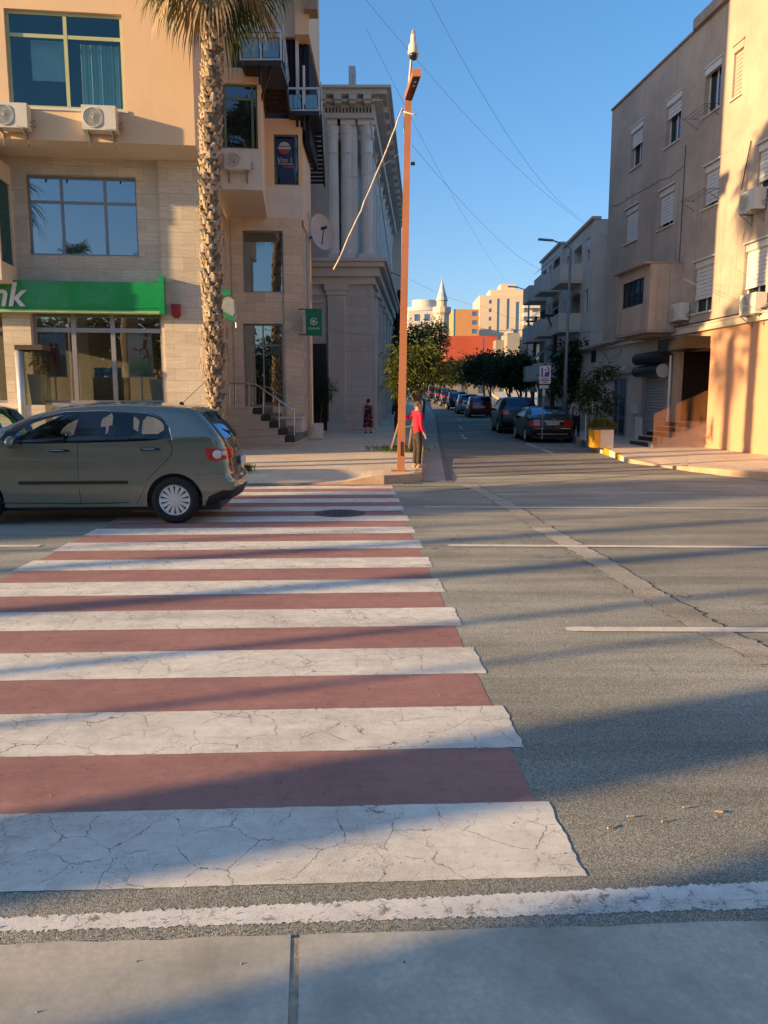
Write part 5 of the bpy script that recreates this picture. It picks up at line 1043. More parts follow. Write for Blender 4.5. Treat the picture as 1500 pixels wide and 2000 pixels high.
g = G(628, 843, .25); tree('gate_shrub', (g.x+.15, 33.2, .2), 'thin dark shrub growing in front of the black gate', [(0, 0, 0), (.05, 0, .8), (.1, 0, 1.4)], [((0, 0, 1.7), (.5, .3, .45)), ((.35, 0, 2.0), (.3, .2, .3)), ((-.1, 0, 1.1), (.3, .2, .4))], 700, (.14, .05), DGREEN, rt=.03, cat='shrub')
# palms -------------------------------------------------------------------------
PB = NT('palm_bark'); f = PB.noise(9, detail=6); PB.col(PB.mix(PB.ramp(PB.noise(40, sc=(1, 1, .25)), (.3, 0.0), (.7, .5)), PB.ramp(f, (.3, (.12, .085, .055)), (.7, (.26, .20, .14))), (.10, .07, .045))); PB.bump(PB.noise(60, sc=(1, 1, .2)), .5, .01); PBM = PB.p(rough=.9, spec=.2)
PFR = leafmat('palm_frond', (.035, .065, .012), (.09, .12, .025), .4); PSC = M('palm_scale', (.33, .25, .17), .9, .6, 11, .5, 50); PDR = M('dead_frond', (.33, .24, .14), .9, .3, 8)
def palm(loc, label, H, lean, r0, r1, detail=1, nf=34, group='palms along the road', fl=1.5, seed=1, skirt=()):
    rnd = random.Random(seed); t = empty('palm_tree', loc, label, 'palm tree', group); L = Vector(loc); K = 40
    ax = lambda f: L+Vector((lean[0]*f*f+.03*math.sin(f*9), lean[1]*f, H*f)); rad = lambda f: (r0+(r1-r0)*f)*(1+.05*math.sin(f*23)+(.25*max(0, 1-f*14)))
    m = MB(); m.tube([ax(i/K) for i in range(K+1)], [rad(i/K)*.86 for i in range(K+1)], 14)
    if detail:
        z = .9; k = 0
        while z < H:
            f = z/H; n = 8
            for j in range(n):
                a = 2*math.pi*(j+.5*(k % 2)+rnd.uniform(-.12, .12))/n+k*.13; c = ax(f); o = Vector((math.cos(a), math.sin(a), 0)); s = Vector((-o.y, o.x, 0)); r = rad(f); w = r*.95*rnd.uniform(.75, 1.15); h = rnd.uniform(.05, .14); out = rnd.uniform(.02, .065); a += rnd.uniform(-.15, .15)
                if rnd.random() < .12: continue
                b0 = c+o*r*.78-Vector((0, 0, .04)); tip = c+o*(r*.84+out)+Vector((0, 0, h)); tk = .022
                m.add([b0-s*w*.5, b0+s*w*.5, tip+s*w*.13, tip-s*w*.16, b0+o*.045, tip+o*tk+Vector((0, 0, -.015)), c+o*r*.7+Vector((0, 0, h*.8))],
                      [(0, 1, 4), (1, 2, 5, 4), (0, 4, 5, 3), (3, 5, 2), (3, 2, 6), (0, 3, 6), (1, 6, 2)], 1 if rnd.random() < .75 else 0)
            z += .10; k += 1
    m.build('trunk', [PBM, PSC], t)
    if detail:      # ragged dead stubs
        m = MB()
        for (za, zb, n, ln) in skirt:
            for i in range(n):
                z = rnd.uniform(za, zb); a = rnd.uniform(0, 6.28); c = ax(z/H); o = Vector((math.cos(a), math.sin(a), 0)); r = rad(z/H); q = c+o*r*.9
                l_ = ln*rnd.uniform(.5, 1.3); e = q+o*l_*.55-Vector((0, 0, l_*.6)); s = Vector((-o.y, o.x, 0))*rnd.uniform(.012, .03); m.add([q-s, q+s, q+o*l_*.45+s*.8, e, q+o*l_*.45-s*.8], [(0, 1, 2, 4), (4, 2, 3)])
        m.build('dead_frond_stubs', PDR, t)
    m = MB(); dm = MB(); top = ax(1)
    for i in range(nf):
        a = i*2.399+rnd.uniform(-.2, .2); e = R(70-118*(i/nf)+rnd.uniform(-8, 8)); pl_ = rnd.uniform(.55, .9)*fl*.62
        o = Vector((math.cos(a), math.sin(a), 0)); d = o*math.cos(e)+Vector((0, 0, math.sin(e))); s = Vector((-o.y, o.x, 0))
        p0 = top-Vector((0, 0, .5*i/nf)); p1 = p0+d*pl_-Vector((0, 0, .08)); tgt = dm if i > nf*.93 else m
        tgt.tube([p0, p0.lerp(p1, .5)+Vector((0, 0, .04)), p1], [.028, .018, .012], 4, cap=False)
        up = s.cross(d).normalized()
        nb = 30 if detail else 16
        for j in range(nb):
            b = R(-82+164*j/(nb-1)); bd = (d*math.cos(b)+s*math.sin(b)+up*.12*math.cos(b*3)).normalized(); ln = fl*.62*(1-.25*abs(b))*rnd.uniform(.85, 1.1); w = .040 if detail else .05
            sd = bd.cross(up).normalized()*w; m1 = p1+bd*ln*.55-Vector((0, 0, .03)); e1 = p1+bd*ln*.85-Vector((0, 0, .16*ln+.1)); e2 = p1+bd*ln*.95-Vector((0, 0, .42*ln+.12))
            b_ = len(tgt.v); tgt.v += [p1, m1+sd*.6, m1-sd*.6, e1+sd*.35, e1-sd*.35, e2]
            for fc in ((0, 1, 2), (1, 3, 4, 2), (3, 5, 4)): tgt.f.append([b_+q for q in fc]); tgt.m.append(0)
    m.build('crown', PFR, t)
    if dm.v: dm.build('dead_fronds', PDR, t)
    return t
palm((-3.72, 17.0, .16), 'tall palm with shaggy scaled trunk in front of the bank building corner', 10.9, (.27, 0), .185, .240, 1, 58, skirt=((1.9, 3.1, 120, .30), (5.4, 6.1, 26, .22), (3.1, 9.2, 60, .10)), fl=1.75, seed=3)
# ---------------------------------------------------------------- vehicles
CGL = glassy('car_glass', (.6, .7, .75), .06, (.01, .015, .02), trans=.96, fres=.25); CGD = glassy('tinted_car_glass', (.30, .42, .60), .18, (.005, .008, .012), trans=.0); CHR = M('chrome', (.6, .6, .6), .15, .03, metal=1); RUB = M('tyre_rubber', (.018, .018, .018), .85, .2, 20); TRIM = M('black_plastic', (.016, .016, .017), .55, .1)
RLT = M('red_lamp', (.42, .012, .012), .15, .15, 20, spec=.7, coat=.8); CLT = M('clear_lamp', (.60, .58, .56), .15, .1, 20, spec=.7, coat=.6); SEAT = M('seat_fabric', (.05, .06, .075), .9, .1); PLATE = M('number_plate', (.60, .60, .58), .4, .04); HUB = M('hubcap_silver', (.66, .66, .64), .3, .08, 10, metal=.3)
def paintm(name, c, metal=.35): 
    m = M(name, c, .24, .04, 1.5, metal=metal, spec=.5, coat=1.0); return m
def seg_d(p, a, b):
    ax, ay = a; bx, by = b; dx, dy = bx-ax, by-ay; t = max(0, min(1, ((p[0]-ax)*dx+(p[1]-ay)*dy)/(dx*dx+dy*dy+1e-9))); return math.hypot(p[0]-ax-dx*t, p[1]-ay-dy*t)
def inside(p, poly):
    c = False; n = len(poly); x, y = p
    for i in range(n):
        a, b = poly[i], poly[(i+1) % n]
        if (a[1] > y) != (b[1] > y) and x < (b[0]-a[0])*(y-a[1])/(b[1]-a[1])+a[0]: c = not c
    return c
def dens(poly, s, closed=True):
    out = []; n = len(poly)
    for i in range(n if closed else n-1):
        a, b = poly[i], poly[(i+1) % n]; k = max(1, int(math.ceil(math.hypot(b[0]-a[0], b[1]-a[1])/s)))
        out += [(a[0]+(b[0]-a[0])*j/k, a[1]+(b[1]-a[1])*j/k) for j in range(k)]
    return out
def smoothpoly(p, it=1):
    for _ in range(it): p = [q for i in range(len(p)) for q in ((p[i][0]*.75+p[(i+1) % len(p)][0]*.25, p[i][1]*.75+p[(i+1) % len(p)][1]*.25), (p[i][0]*.25+p[(i+1) % len(p)][0]*.75, p[i][1]*.25+p[(i+1) % len(p)][1]*.75))]
    return p
def make_car(name, label, S, group=None, cat='car'):
    """local frame: x = rearwards (0 at rear axle), y = across, z = up"""
    t = empty(name, (0, 0, 0), label, cat, group); W = S['w']/2; top = S['top']; step = S.get('step', .07)
    # top: profile from rear bottom over the roof to front bottom
    out = dens(top, step, False)+[top[-1]]; out = [p for i, p in enumerate(out) if i == 0 or p != out[i-1]]
    xr, xf = max(p[0] for p in top), min(p[0] for p in top); belt = S['belt']; Rr = .10
    def hw(x, z):
        u = (x-(xr+xf)/2)/((xr-xf)/2); w = W*(1-.13*abs(u)**5)
        bz = belt(x) if callable(belt) else belt
        if z > bz: w -= (z-bz)*S.get('tumble', .30)+(z-bz)**2*.10
        if z < .5: w -= (.5-z)*.10
        w -= .018*max(0, 1-abs(z-.62)/.10)*0
        return w
    def edge(p): return min(seg_d(p, out[i], out[i+1]) for i in range(len(out)-1))
    def w3(p, e=None):
        e = edge(p) if e is None else e; w = hw(*p); 
        if e < Rr: q = 1-e/Rr; w -= Rr*.85*(1-math.sqrt(max(0, 1-q*q)))
        return w
    rw = S['wheel_r']; arches = []
    for cx in (0.0, -S['wb']):
        ra = rw+.045; arches.append([(cx+ra*math.cos(a), rw+ra*math.sin(a)) for a in [math.pi*k/18-.02 for k in range(0, 19)]])
    body = out+[(xf+.05, S['sill'])]
    a0, a1 = arches; poly = list(out)+[(a1[-1][0], S['sill'])]+a1[::-1]+[(a1[0][0], S['sill']), (a0[-1][0], S['sill'])]+a0[::-1]+[(a0[0][0], S['sill'])]
    P_ = [tuple(p) for p in dens(poly, step)]
    regs = [(k, dens(smoothpoly(pl, 1) if k in ('glass', 'frame') else pl, step)) for k, pl in S['regs']]
    verts = []; edges = []
    def addloop(lp):
        b = len(verts); verts.extend([Vector(p) for p in lp]); edges.extend([(b+i, b+(i+1) % len(lp)) for i in range(len(lp))])
    addloop(P_)
    for k, lp in regs: addloop(lp)
    offs = []
    for i in range(1, len(out)-1):
        dx, dz = out[i+1][0]-out[i-1][0], out[i+1][1]-out[i-1][1]; L_ = math.hypot(dx, dz)+1e-9; nx_, nz_ = dz/L_, -dx/L_
        for q_ in (.012, .032, .060):
            for sg in (1, -1):
                c_ = (out[i][0]+sg*nx_*q_, out[i][1]+sg*nz_*q_)
                if inside(c_, P_) and edge(c_) > q_*.9: verts.append(Vector(c_))
    x = xf
    while x < xr:
        z = .2
        while z < 1.75:
            if inside((x, z), P_) and min(seg_d((x, z), P_[i], P_[(i+1) % len(P_)]) for i in range(0, len(P_))) > step*.45 and edge((x, z)) > .08: verts.append(Vector((x, z)))
            z += step
        x += step
    vo, eo, fo, *_r = delaunay_2d_cdt(verts, edges, [], 0, 1e-4)
    vo = [(v.x, v.y) for v in vo]; W3 = [w3(p) for p in vo]
    groups = {}
    def gadd(key, pts):
        g = groups.setdefault(key, (MB(), {})); m, ix = g; f = []
        for p in pts:
            k = (round(p[0], 4), round(p[1], 4), round(p[2], 4))
            if k not in ix: ix[k] = len(m.v); m.v.append(Vector(p))
            f.append(ix[k])
        if len(set(f)) > 2: m.f.append(f); m.m.append(0)
    for f in fo:
        c = (sum(vo[i][0] for i in f)/len(f), sum(vo[i][1] for i in f)/len(f))
        if not inside(c, P_): continue
        key = 'body'
        for ri, (k, lp) in enumerate(regs):
            if inside(c, lp): key = (k, ri)
        for sy in (-1, 1):
            pts = [(vo[i][0], sy*W3[i], vo[i][1]) for i in f]
            kk = key if key == 'body' else ((key[0], 'rear', sy) if key[0] in ('red', 'black') else (key[0], key[1], sy)); kk = ('black', 'rear', c[0] > -1) if kk[0] == 'black' else kk
            gadd(kk, pts if sy < 0 else pts[::-1])
    NC = 12; cols = [-1+2*i/NC for i in range(NC+1)]; cols = sorted(set([-1, -.88, -.66, -.4, -.2, 0, .2, .4, .66, .88, 1]))
    def strip(p, tt):
        w = w3(p, 0); u = (p[0]-(xr+xf)/2)/((xr-xf)/2); b = (1-tt*tt); 
        return (p[0]+(.07 if p[0] > xr-1.0 and p[1] < 1.35 else 0)*b*(1 if u > 0 else 0)-(.10 if u < -.6 and p[1] < 1.0 else 0)*b, tt*w, p[1]+(.03*b if p[1] > .9 else 0))
    for i in range(len(out)-1):
        for j in range(len(cols)-1):
            a, b = out[i], out[i+1]; c0, c1 = cols[j], cols[j+1]; mx, mz, mt = (a[0]+b[0])/2, (a[1]+b[1])/2, abs(c0+c1)/2
            key = S['cls'](mx, mz, mt) or 'body'
            key = (key, 'rear', (mx > -1) if key == 'black' else 0 if key in ('rglass', 'wglass') else (1 if c0+c1 > 0 else -1)) if key != 'body' else key
            gadd(key, [strip(a, c0), strip(b, c0), strip(b, c1), strip(a, c1)])
    mats = S['mats']
    for key, (m, _) in groups.items():
        key = key if isinstance(key, str) else key[0]
        o = m.build({'body': 'body', 'glass': 'window_glass', 'rglass': 'rear_window', 'wglass': 'windscreen', 'red': 'taillight', 'clear': 'reversing_light', 'black': 'lower_bumper', 'frame': 'window_frame', 'white': 'headlight'}[key], mats[key], t, local=True, smooth=True)
    # underbody, arches, cabin
    m = MB(); m.box(xf+.25, xr-.2, -W+.16, W-.16, .17, S['sill']+.06); 
    for cx in (0.0, -S['wb']):
        for sy in (-1, 1):
            y0, y1 = (-(W-.03), -(W-.42)) if sy < 0 else (W-.42, W-.03); ra = rw+.05; pr = None
            for k in range(17):
                a = math.pi*k/16; q = (cx+ra*math.cos(a), rw+ra*math.sin(a))
                if pr: m.quad((pr[0], y0, pr[1]), (q[0], y0, q[1]), (q[0], y1, q[1]), (pr[0], y1, pr[1]))
                pr = q
            yy = y1 if sy < 0 else y0; m.poly([(cx+ra*math.cos(math.pi*k/16), yy, rw+ra*math.sin(math.pi*k/16)) for k in range(17)]+[(cx-ra, yy, .2), (cx+ra, yy, .2)])
    m.build('underbody', TRIM, t, local=True)
    if S.get('cabin'):
        m = MB(); m.box(-S['wb']+.45, .45, -W+.12, W-.12, S['sill']+.07, S['sill']+.12); bz = belt(-1) if callable(belt) else belt
        for sy in (-1, 1): y = sy*(W-.13); m.box(-S['wb']+.5, .3, y-.01, y+.01, S['sill']+.1, bz-.06)
        m.box(-S['wb']+.35, -S['wb']+.75, -W+.14, W-.14, .55, bz-.04); m.build('dashboard', SEAT, t, local=True)
        for (x, y) in ((-1.30, -.36), (-1.30, .36), (-.35, -.38), (-.35, .38)):
            s = MB(); s.ob((x-.50, y-.23, .38), (.52, 0, -.03), (0, .46, 0), (0, 0, .16)); s.ob((x-.04, y-.22, .5), (.14, 0, 0), (0, .44, 0), (.20, 0, .58)); s.ob((x+.14, y-.12, 1.09), (.10, 0, 0), (0, .24, 0), (.03, 0, .19)); s.build('seat', SEAT, t, local=True)
        m = MB(); cx = -S['wb']+.95; m.lathe((cx, -.36, .98), (-.85, 0, .5), [(.17, -.012), (.185, 0), (.17, .012), (.155, 0), (.17, -.012)], 20); m.tube([(cx, -.36, .98), (cx-.25, -.36, .82)], .03, 6); m.tube([(cx, -.52, .98), (cx, -.2, .98)], .015, 5); m.build('steering_wheel', TRIM, t, local=True)
    for f in S.get('extra', []): f(t)
    # wheels
    for cx in (0.0, -S['wb']):
        for sy in (-1, 1):
            y = sy*(W-.115); c = (cx, y, rw); ax = (0, sy, 0)
            m = MB(); m.lathe(c, ax, [(rw*.62, -.10), (rw*.93, -.10), (rw, -.07), (rw, .06), (rw*.94, .095), (rw*.68, .10), (rw*.64, .085), (rw*.62, .06)], 36); w = m.build('wheel', RUB, t, local=True, smooth=True)
            m = MB(); m.lathe(c, ax, [(0, .055), (rw*.12, .055), (rw*.62, .045)], 30); m.build('wheel_well', TRIM, w, local=True)
            m = MB(); m.lathe(c, ax, [(rw*.60, .05), (rw*.66, .09), (rw*.63, .10), (rw*.58, .082), (rw*.58, .05)], 36); m.lathe(c, ax, [(0, .10), (rw*.14, .098), (rw*.17, .085), (rw*.17, .06)], 20)
            ns = S.get('spokes', 10)
            for k in range(ns):
                for dd in (-.075, .075):
                    a = 2*math.pi*k/ns+dd; u = Vector((math.cos(a), 0, math.sin(a))); v = Vector((-math.sin(a), 0, math.cos(a))); C_ = Vector(c)
                    m.hexa([C_+u*rw*.15+v*s1*.009+Vector((0, sy*hh, 0)) for hh in (.06, .095) for s1 in (-1, 1)][:2]+[C_+u*rw*.6+v*s1*.013*rw/.3+Vector((0, sy*.06, 0)) for s1 in (1, -1)]+[C_+u*rw*.15+v*s1*.009+Vector((0, sy*.095, 0)) for s1 in (-1, 1)]+[C_+u*rw*.6+v*s1*.013*rw/.3+Vector((0, sy*.09, 0)) for s1 in (1, -1)])
            m.build('rim', S.get('rimmat', HUB), w, local=True)
    return t, w3
# --- the grey green hatchback
GP = paintm('olive_grey_paint', (.185, .205, .17), .5)
hb_top = [(.44, .235), (.72, .32), (.775, .42), (.78, .58), (.735, .64), (.715, .78), (.70, .95), (.64, 1.12), (.52, 1.28), (.385, 1.43), (.32, 1.50), (.20, 1.54), (-.15, 1.572), (-.6, 1.595), (-1.1, 1.585), (-1.5, 1.54), (-1.85, 1.44), (-2.25, 1.27), (-2.6, 1.09), (-2.72, 1.03), (-3.0, .975), (-3.25, .87), (-3.38, .75), (-3.44, .6), (-3.44, .4), (-3.35, .26), (-3.15, .22)]
def hb_cls(x, z, t):
    if x > .24 and 1.12 < z < 1.45: return 'rglass' if t < .86 else 'black'
    if x > .5 and z < .50: return 'black'
    if x > .5 and .86 < z < 1.0 and t > .66: return 'red'
    if -2.6 < x < -1.55 and z > 1.08 and t < .9: return 'wglass'
    if x < -3.1 and .62 < z < .8 and t > .5: return 'white'
    if x < -3.2 and z < .6 and t < .66: return 'black'
def hb_extra(t):
    m = MB(); y = -.888
    m.box(-2.0, -.60, y-.012, y+.01, .545, .585); m.build('side_moulding', TRIM, t, local=True)
    W3 = CARW['hb']
    def line(pts, r, mat, nm, off=.001):
        m = MB(); m.tube([(x, -(W3((x, z))+off), z) for x, z in pts], r, 4); m.build(nm, mat, t, local=True)
    line([(-1.225, 1.10), (-1.235, .80), (-1.235, .45), (-1.225, .27)], .004, BLACKM, 'door_gap'); line([(-.05, 1.12), (.0, 1.02), (-.02, .93), (-.14, .80), (-.33, .62), (-.42, .42), (-.50, .27)], .004, BLACKM, 'door_gap')
    line([(-2.30, 1.05), (-2.32, .7), (-2.28, .4), (-2.20, .27)], .004, BLACKM, 'door_gap'); line([(-2.3, .30), (-1.24, .285), (-.6, .29)], .006, TRIM, 'door_gap')
    line([(.62, .66), (.30, .66)], .003, BLACKM, 'bumper_gap')
    line([(.0, 1.12), (-.04, 1.28), (-.12, 1.40), (-.35, 1.475), (-.9, 1.505), (-1.4, 1.49), (-1.8, 1.40), (-2.2, 1.22)], .006, CHR, 'window_trim')
    for x in (-1.45, -.28):
        z = .985 if x < -1 else 1.0; w = W3((x, z)); m = MB(); m.tube([(x-.13, -(w+.0), z-.005), (x-.10, -(w+.035), z), (x+.06, -(w+.038), z+.004), (x+.11, -(w+.005), z)], [.012, .017, .017, .012], 8); h = m.build('door_handle', TRIM, t, local=True, smooth=True)
        m = MB(); m.tube([(x-.09, -(w+.052), z+.006), (x+.06, -(w+.052), z+.008)], .006, 6); m.build('chrome_strip', CHR, h, local=True)
    for sy in (-1, 1):
        m = MB(); m.ball((-2.02, sy*1.0, 1.10), (.07, .13, .085), 14); m.tube([(-2.05, sy*.86, 1.04), (-2.04, sy*.95, 1.06)], .025, 6); mi = m.build('side_mirror', GP if sy < 0 else GP, t, local=True, smooth=True)
        m = MB(); m.lathe((-1.948, sy*1.0, 1.10), (1, 0, 0), [(0, .0), (.075, .0)], 16); m.build('mirror_glass', CHR, mi, local=True)
    # tail lamp pods and round lenses on the camera side and far side
    for sy in (-1, 1):
        for (x, z, r, mt, nm) in ((.575, .925, .06, CLT, 'reversing_light'), (.66, .94, .032, CLT, 'indicator_light')):
            w = W3((x, z)); n = Vector((.62, -.78, 0)); n.y *= -sy*-1; m = MB(); m.lathe((x, sy*(w+.004), z), (.45, sy*.9, 0), [(r, -.01), (r, .012), (r*.8, .02), (0, .022)], 16); m.build(nm, mt, t, local=True, smooth=True)
    m = MB(); m.tube([(-.02, .0, 1.60), (.36, .0, 1.95)], .004, 5); m.lathe((-.03, 0, 1.585), (0, 0, 1), [(.04, 0), (.025, .03), (0, .04)], 10); m.build('roof_antenna', TRIM, t, local=True)
    m = MB(); m.tube([(.71, 0, 1.14), (.735, -.1, 1.17), (.60, -.42, 1.25)], .012, 5); m.build('rear_wiper', TRIM, t, local=True)
    m = MB(); m.box(.815, .825, -.26, .26, .74, .86); m.build('number_plate', PLATE, t, local=True)
    m = MB(); m.ob((.54, -.76, .495), (.17, -.01, 0), (0, .1, 0), (0, 0, .04)); m.build('reflector', RLT, t, local=True)
CARW = {}
HB = dict(w=1.76, top=hb_top, belt=lambda x: 1.10+.02*(x+2), wheel_r=.318, wb=2.578, sill=.235, step=.055, tumble=.27, cabin=True, spokes=14, cls=hb_cls,
    regs=[('frame', [(-2.25, 1.075), (-2.12, 1.28), (-1.80, 1.42), (-1.35, 1.505), (-.8, 1.515), (-.30, 1.48), (-.10, 1.405), (-.02, 1.25), (.0, 1.12), (-1.2, 1.085)]),
          ('glass', [(-2.06, 1.11), (-1.98, 1.25), (-1.72, 1.38), (-1.32, 1.475), (-1.20, 1.48), (-1.29, 1.115), (-1.7, 1.10)]), ('glass', [(-.955, 1.125), (-.90, 1.485), (-.42, 1.455), (-.455, 1.135)]), ('glass', [(-.405, 1.135), (-.375, 1.445), (-.20, 1.405), (-.11, 1.33), (-.06, 1.14)]),
          ('red', [(.46, .85), (.40, .97), (.44, 1.01), (.70, 1.0), (.74, .87), (.56, .83)]), ('black', [(.38, .2), (.44, .36), (.62, .44), (.9, .44), (.9, .2)])],
    mats=dict(body=GP, glass=CGL, frame=M('gloss_black', (.01, .011, .014), .15, .05, coat=.6), rglass=CGD, wglass=CGL, red=RLT, clear=CLT, black=TRIM, white=CLT))
def _pre():  # width function needed by the extras
    pass
class _W:     # the extras call this lazily
    pass
HB['extra'] = []
hb, w3f = make_car('parked_hatchback', 'olive grey five door hatchback standing across the left end of the crosswalk', HB); CARW['hb'] = w3f; hb_extra(hb)
gc = G(343, 1023, 0); ry = R(3.5); ca, sa = math.cos(ry), math.sin(ry)
yo = -(1.76/2-.115-.10)    # near tyre face
hb.location = (gc.x-(0*ca-(-.88)*sa)-.0, gc.y+.88-.03, 0); hb.location = (gc.x+(-.88*sa)*-1*-1, gc.y+.86, 0); hb.rotation_euler = (0, 0, ry); WL[hb] = Vector(hb.location)
# --- black saloon, black estate, hatchbacks up the street
def street_top(L, hgt, kind):
    r = .95; f = -(L-r)
    if kind == 'saloon': return [(.5, .26), (.93, .34), (.98, .5), (.97, .72), (.93, .92), (.86, .99), (.45, 1.04), (.15, 1.12), (-.15, 1.27), (-.45, hgt-.06), (-.9, hgt), (-1.5, hgt-.02), (-1.95, hgt-.16), (-2.45, 1.06), (-2.6, 1.0), (-3.1, .93), (f+.15, .80), (f, .62), (f, .4), (f+.15, .26), (f+.3, .24)]
    h = hgt; return [(.45, .26), (.74, .34), (.80, .5), (.78, .8), (.75, 1.0), (.62, h*.80), (.45, h-.10), (.3, h-.03), (-.3, h), (-1.1, h-.01), (-1.6, h-.10), (-2.25, h*.74), (-2.5, h*.66), (-3.0, h*.60), (f+.2, .76), (f+.05, .6), (f+.05, .4), (f+.2, .26), (f+.35, .24)]
def scls(kind, h):
    if kind == 'saloon':
        def c(x, z, t):
            if -.42 < x < .22 and 1.09 < z and t < .88: return 'rglass'
            if -2.45 < x < -1.55 and z > 1.07 and t < .88: return 'wglass'
            if x > .8 and .66 < z < .90 and t > .66: return 'red'
            if x < -3.3 and .6 < z < .8 and t > .6: return 'white'
    else:
        def c(x, z, t):
            if x > .38 and h*.66 < z < h-.12 and t < .88: return 'rglass'
            if -2.3 < x < -1.5 and z > h*.72 and t < .88: return 'wglass'
            if x > .55 and h*.52 < z < h*.66 and t > .66: return 'red'
            if x < -3.0 and .6 < z < .78 and t > .6: return 'white'
    return c
def street_car(name, label, kind, L, w, h, paint, group=None, step=.14, gl=CGD):
    hs_ = (lambda y: y) 
    if kind == 'saloon': regs = [('glass', [(-2.2, 1.05), (-1.8, 1.26), (-1.45, h-.08), (-.6, h-.08), (-.2, 1.22), (-.05, 1.07)]), ('red', [(.78, .66), (.74, .88), (.93, .90), (.97, .66)])]; sill = .25
    else: regs = [('glass', [(-2.05, h*.67), (-1.5, h-.16), (-.9, h-.09), (-.1, h-.11), (.2, h-.2), (.32, h*.71)]), ('red', [(.60, h*.52), (.55, h*.66), (.72, h*.66), (.77, h*.52)])]; sill = .25
    S = dict(w=w, top=street_top(L, h, kind), belt=1.0 if kind == 'saloon' else h*.64, wheel_r=.32 if h < 1.6 else .35, wb=2.75 if kind == 'saloon' else 2.55, sill=sill, step=step, tumble=.36 if kind == 'saloon' else .25, spokes=7, cls=scls(kind, h), regs=regs,
        mats=dict(body=paint, glass=gl, frame=TRIM, rglass=gl, wglass=gl, red=RLT, clear=CLT, black=TRIM, white=CLT))
    t, f = make_car(name, label, S, group)
    X = 1.0 if kind == 'saloon' else .80; m = MB(); zp = .72 if kind == 'saloon' else .66
    m.box(X+.045, X+.06, -.26, .26, zp, zp+.115); m.build('number_plate', PLATE, t, local=True)
    WL[t] = Vector((0, 0, 0)); 
    pm = Matrix(((0, 0, 1, X+.062), (1, 0, 0, 0), (0, 1, 0, zp+.057), (0, 0, 0, 1))); text('plate_lettering', 'AA 189 AA', .11, pm, TRIM, t, ext=.0005)
    m = MB(); 
    if kind == 'saloon': m.box(X+.02, X+.055, -.42, .42, zp+.14, zp+.165); m.box(X+.005, X+.03, -.72, .72, .575, .59); m.box(X+.01, X+.035, -.6, .6, .36, .375); m.build('chrome_trim', CHR, t, local=True); m = MB(); m.box(X+.02, X+.03, .02, .045, zp+.20, zp+.235); m.box(X+.02, X+.03, .06, .085, zp+.20, zp+.235); m.build('badge', CHR, t, local=True)
    m = MB()
    for sy in (-1, 1): m.ball((-1.75, sy*(w/2+.06), 1.0 if kind == 'saloon' else h*.66), (.07, .10, .07), 8)
    m.build('side_mirrors', paint, t, local=True, smooth=True)
    return t
GC = 'cars parked along the right kerb'
BLK = M('black_paint', (.006, .007, .010), .35, .04, 1.5, metal=0, spec=.4, coat=.25)
def put(t, xr_, d, head, first=None):
    t.location = (xr_, d, zs(d+1)); t.rotation_euler = (math.atan((zs(d+4)-zs(d))/4)*0, 0, -math.pi/2-head); return t
sal = street_car('parked_saloon', 'black saloon with dark blue rear window parked nearest at the right kerb', 'saloon', 4.8, 1.86, 1.43, BLK, GC, .10); put(sal, 6.65, 31.4, .02)
suv = street_car('parked_estate', 'tall black car with pale shiny roof parked just ahead of the black saloon', 'hatch', 4.6, 1.86, 1.70, BLK, GC, .12); put(suv, 6.15+.3, 37.6, .03)
redc = street_car('parked_red_hatchback', 'dark red hatchback parked up the street beneath the dark trees', 'hatch', 4.0, 1.75, 1.48, paintm('dark_red_paint', (.16, .012, .014)), GC, .16); put(redc, 6.75, 54.5, .03)
whc = street_car('parked_white_hatchback', 'pale grey hatchback parked just beyond the red one', 'hatch', 4.0, 1.75, 1.50, paintm('pale_grey_paint', (.30, .33, .38)), GC, .18); put(whc, 6.55, 60.5, .03)
bl2 = street_car('parked_dark_hatchback', 'dark blue hatchback third beyond the red one', 'hatch', 4.0, 1.75, 1.5, paintm('dark_blue_paint', (.012, .018, .035)), GC, .2); put(bl2, 6.3, 66.5, .03)
for i, (x, d, lb) in enumerate([(6.1, 72.5, 'dark hatchback fourth beyond the red one'), (5.9, 78.5, 'dark hatchback second from the far end of the parked row'), (5.6, 85, 'dark hatchback at the far end of the parked row')]):
    c = dup(bl2, (x, d, zs(d+1)), -math.pi/2-.03, lb, GC)
# car standing beyond the hatchback at the left edge
dk = street_car('dark_car', 'dark car with red pillar seen over the hatchback bonnet at the left edge', 'hatch', 4.2, 1.76, 1.56, paintm('near_black_paint', (.02, .02, .024), .2), None, .14, CGL)
q = PD(38, 800, 13.6); dk.location = (q.x-.9, 13.9, 0); dk.rotation_euler = (0, 0, R(3.5))
# ---------------------------------------------------------------- street furniture
POLE = M('terracotta_paint', (.40, .155, .07), .45, .12, 2, dirt=.35, spec=.5)
t = empty('street_lamp', (.35, 16.2, .17), 'tall square terracotta lamp post with angled lamp head at the near corner', 'street lamp')
TB, TT = Vector((.352, 16.2, .17)), Vector((.478, 16.2, 7.55))
m = MB(); m.hexa([TB+Vector(p) for p in ((-.08, -.08, 0), (.08, -.08, 0), (.08, .08, 0), (-.08, .08, 0))]+[TT+Vector(p) for p in ((-.062, -.062, 0), (.062, -.062, 0), (.062, .062, 0), (-.062, .062, 0))])
for f in (.62, .33, .985): c = TB.lerp(TT, f); w = .085-.02*f; m.box(c.x-w, c.x+w, c.y-w, c.y+w, c.z-.015, c.z+.015)
m.box(TB.x-.2, TB.x+.12, TB.y-.15, TB.y+.15, .172, .188); m.build('post', POLE, t)
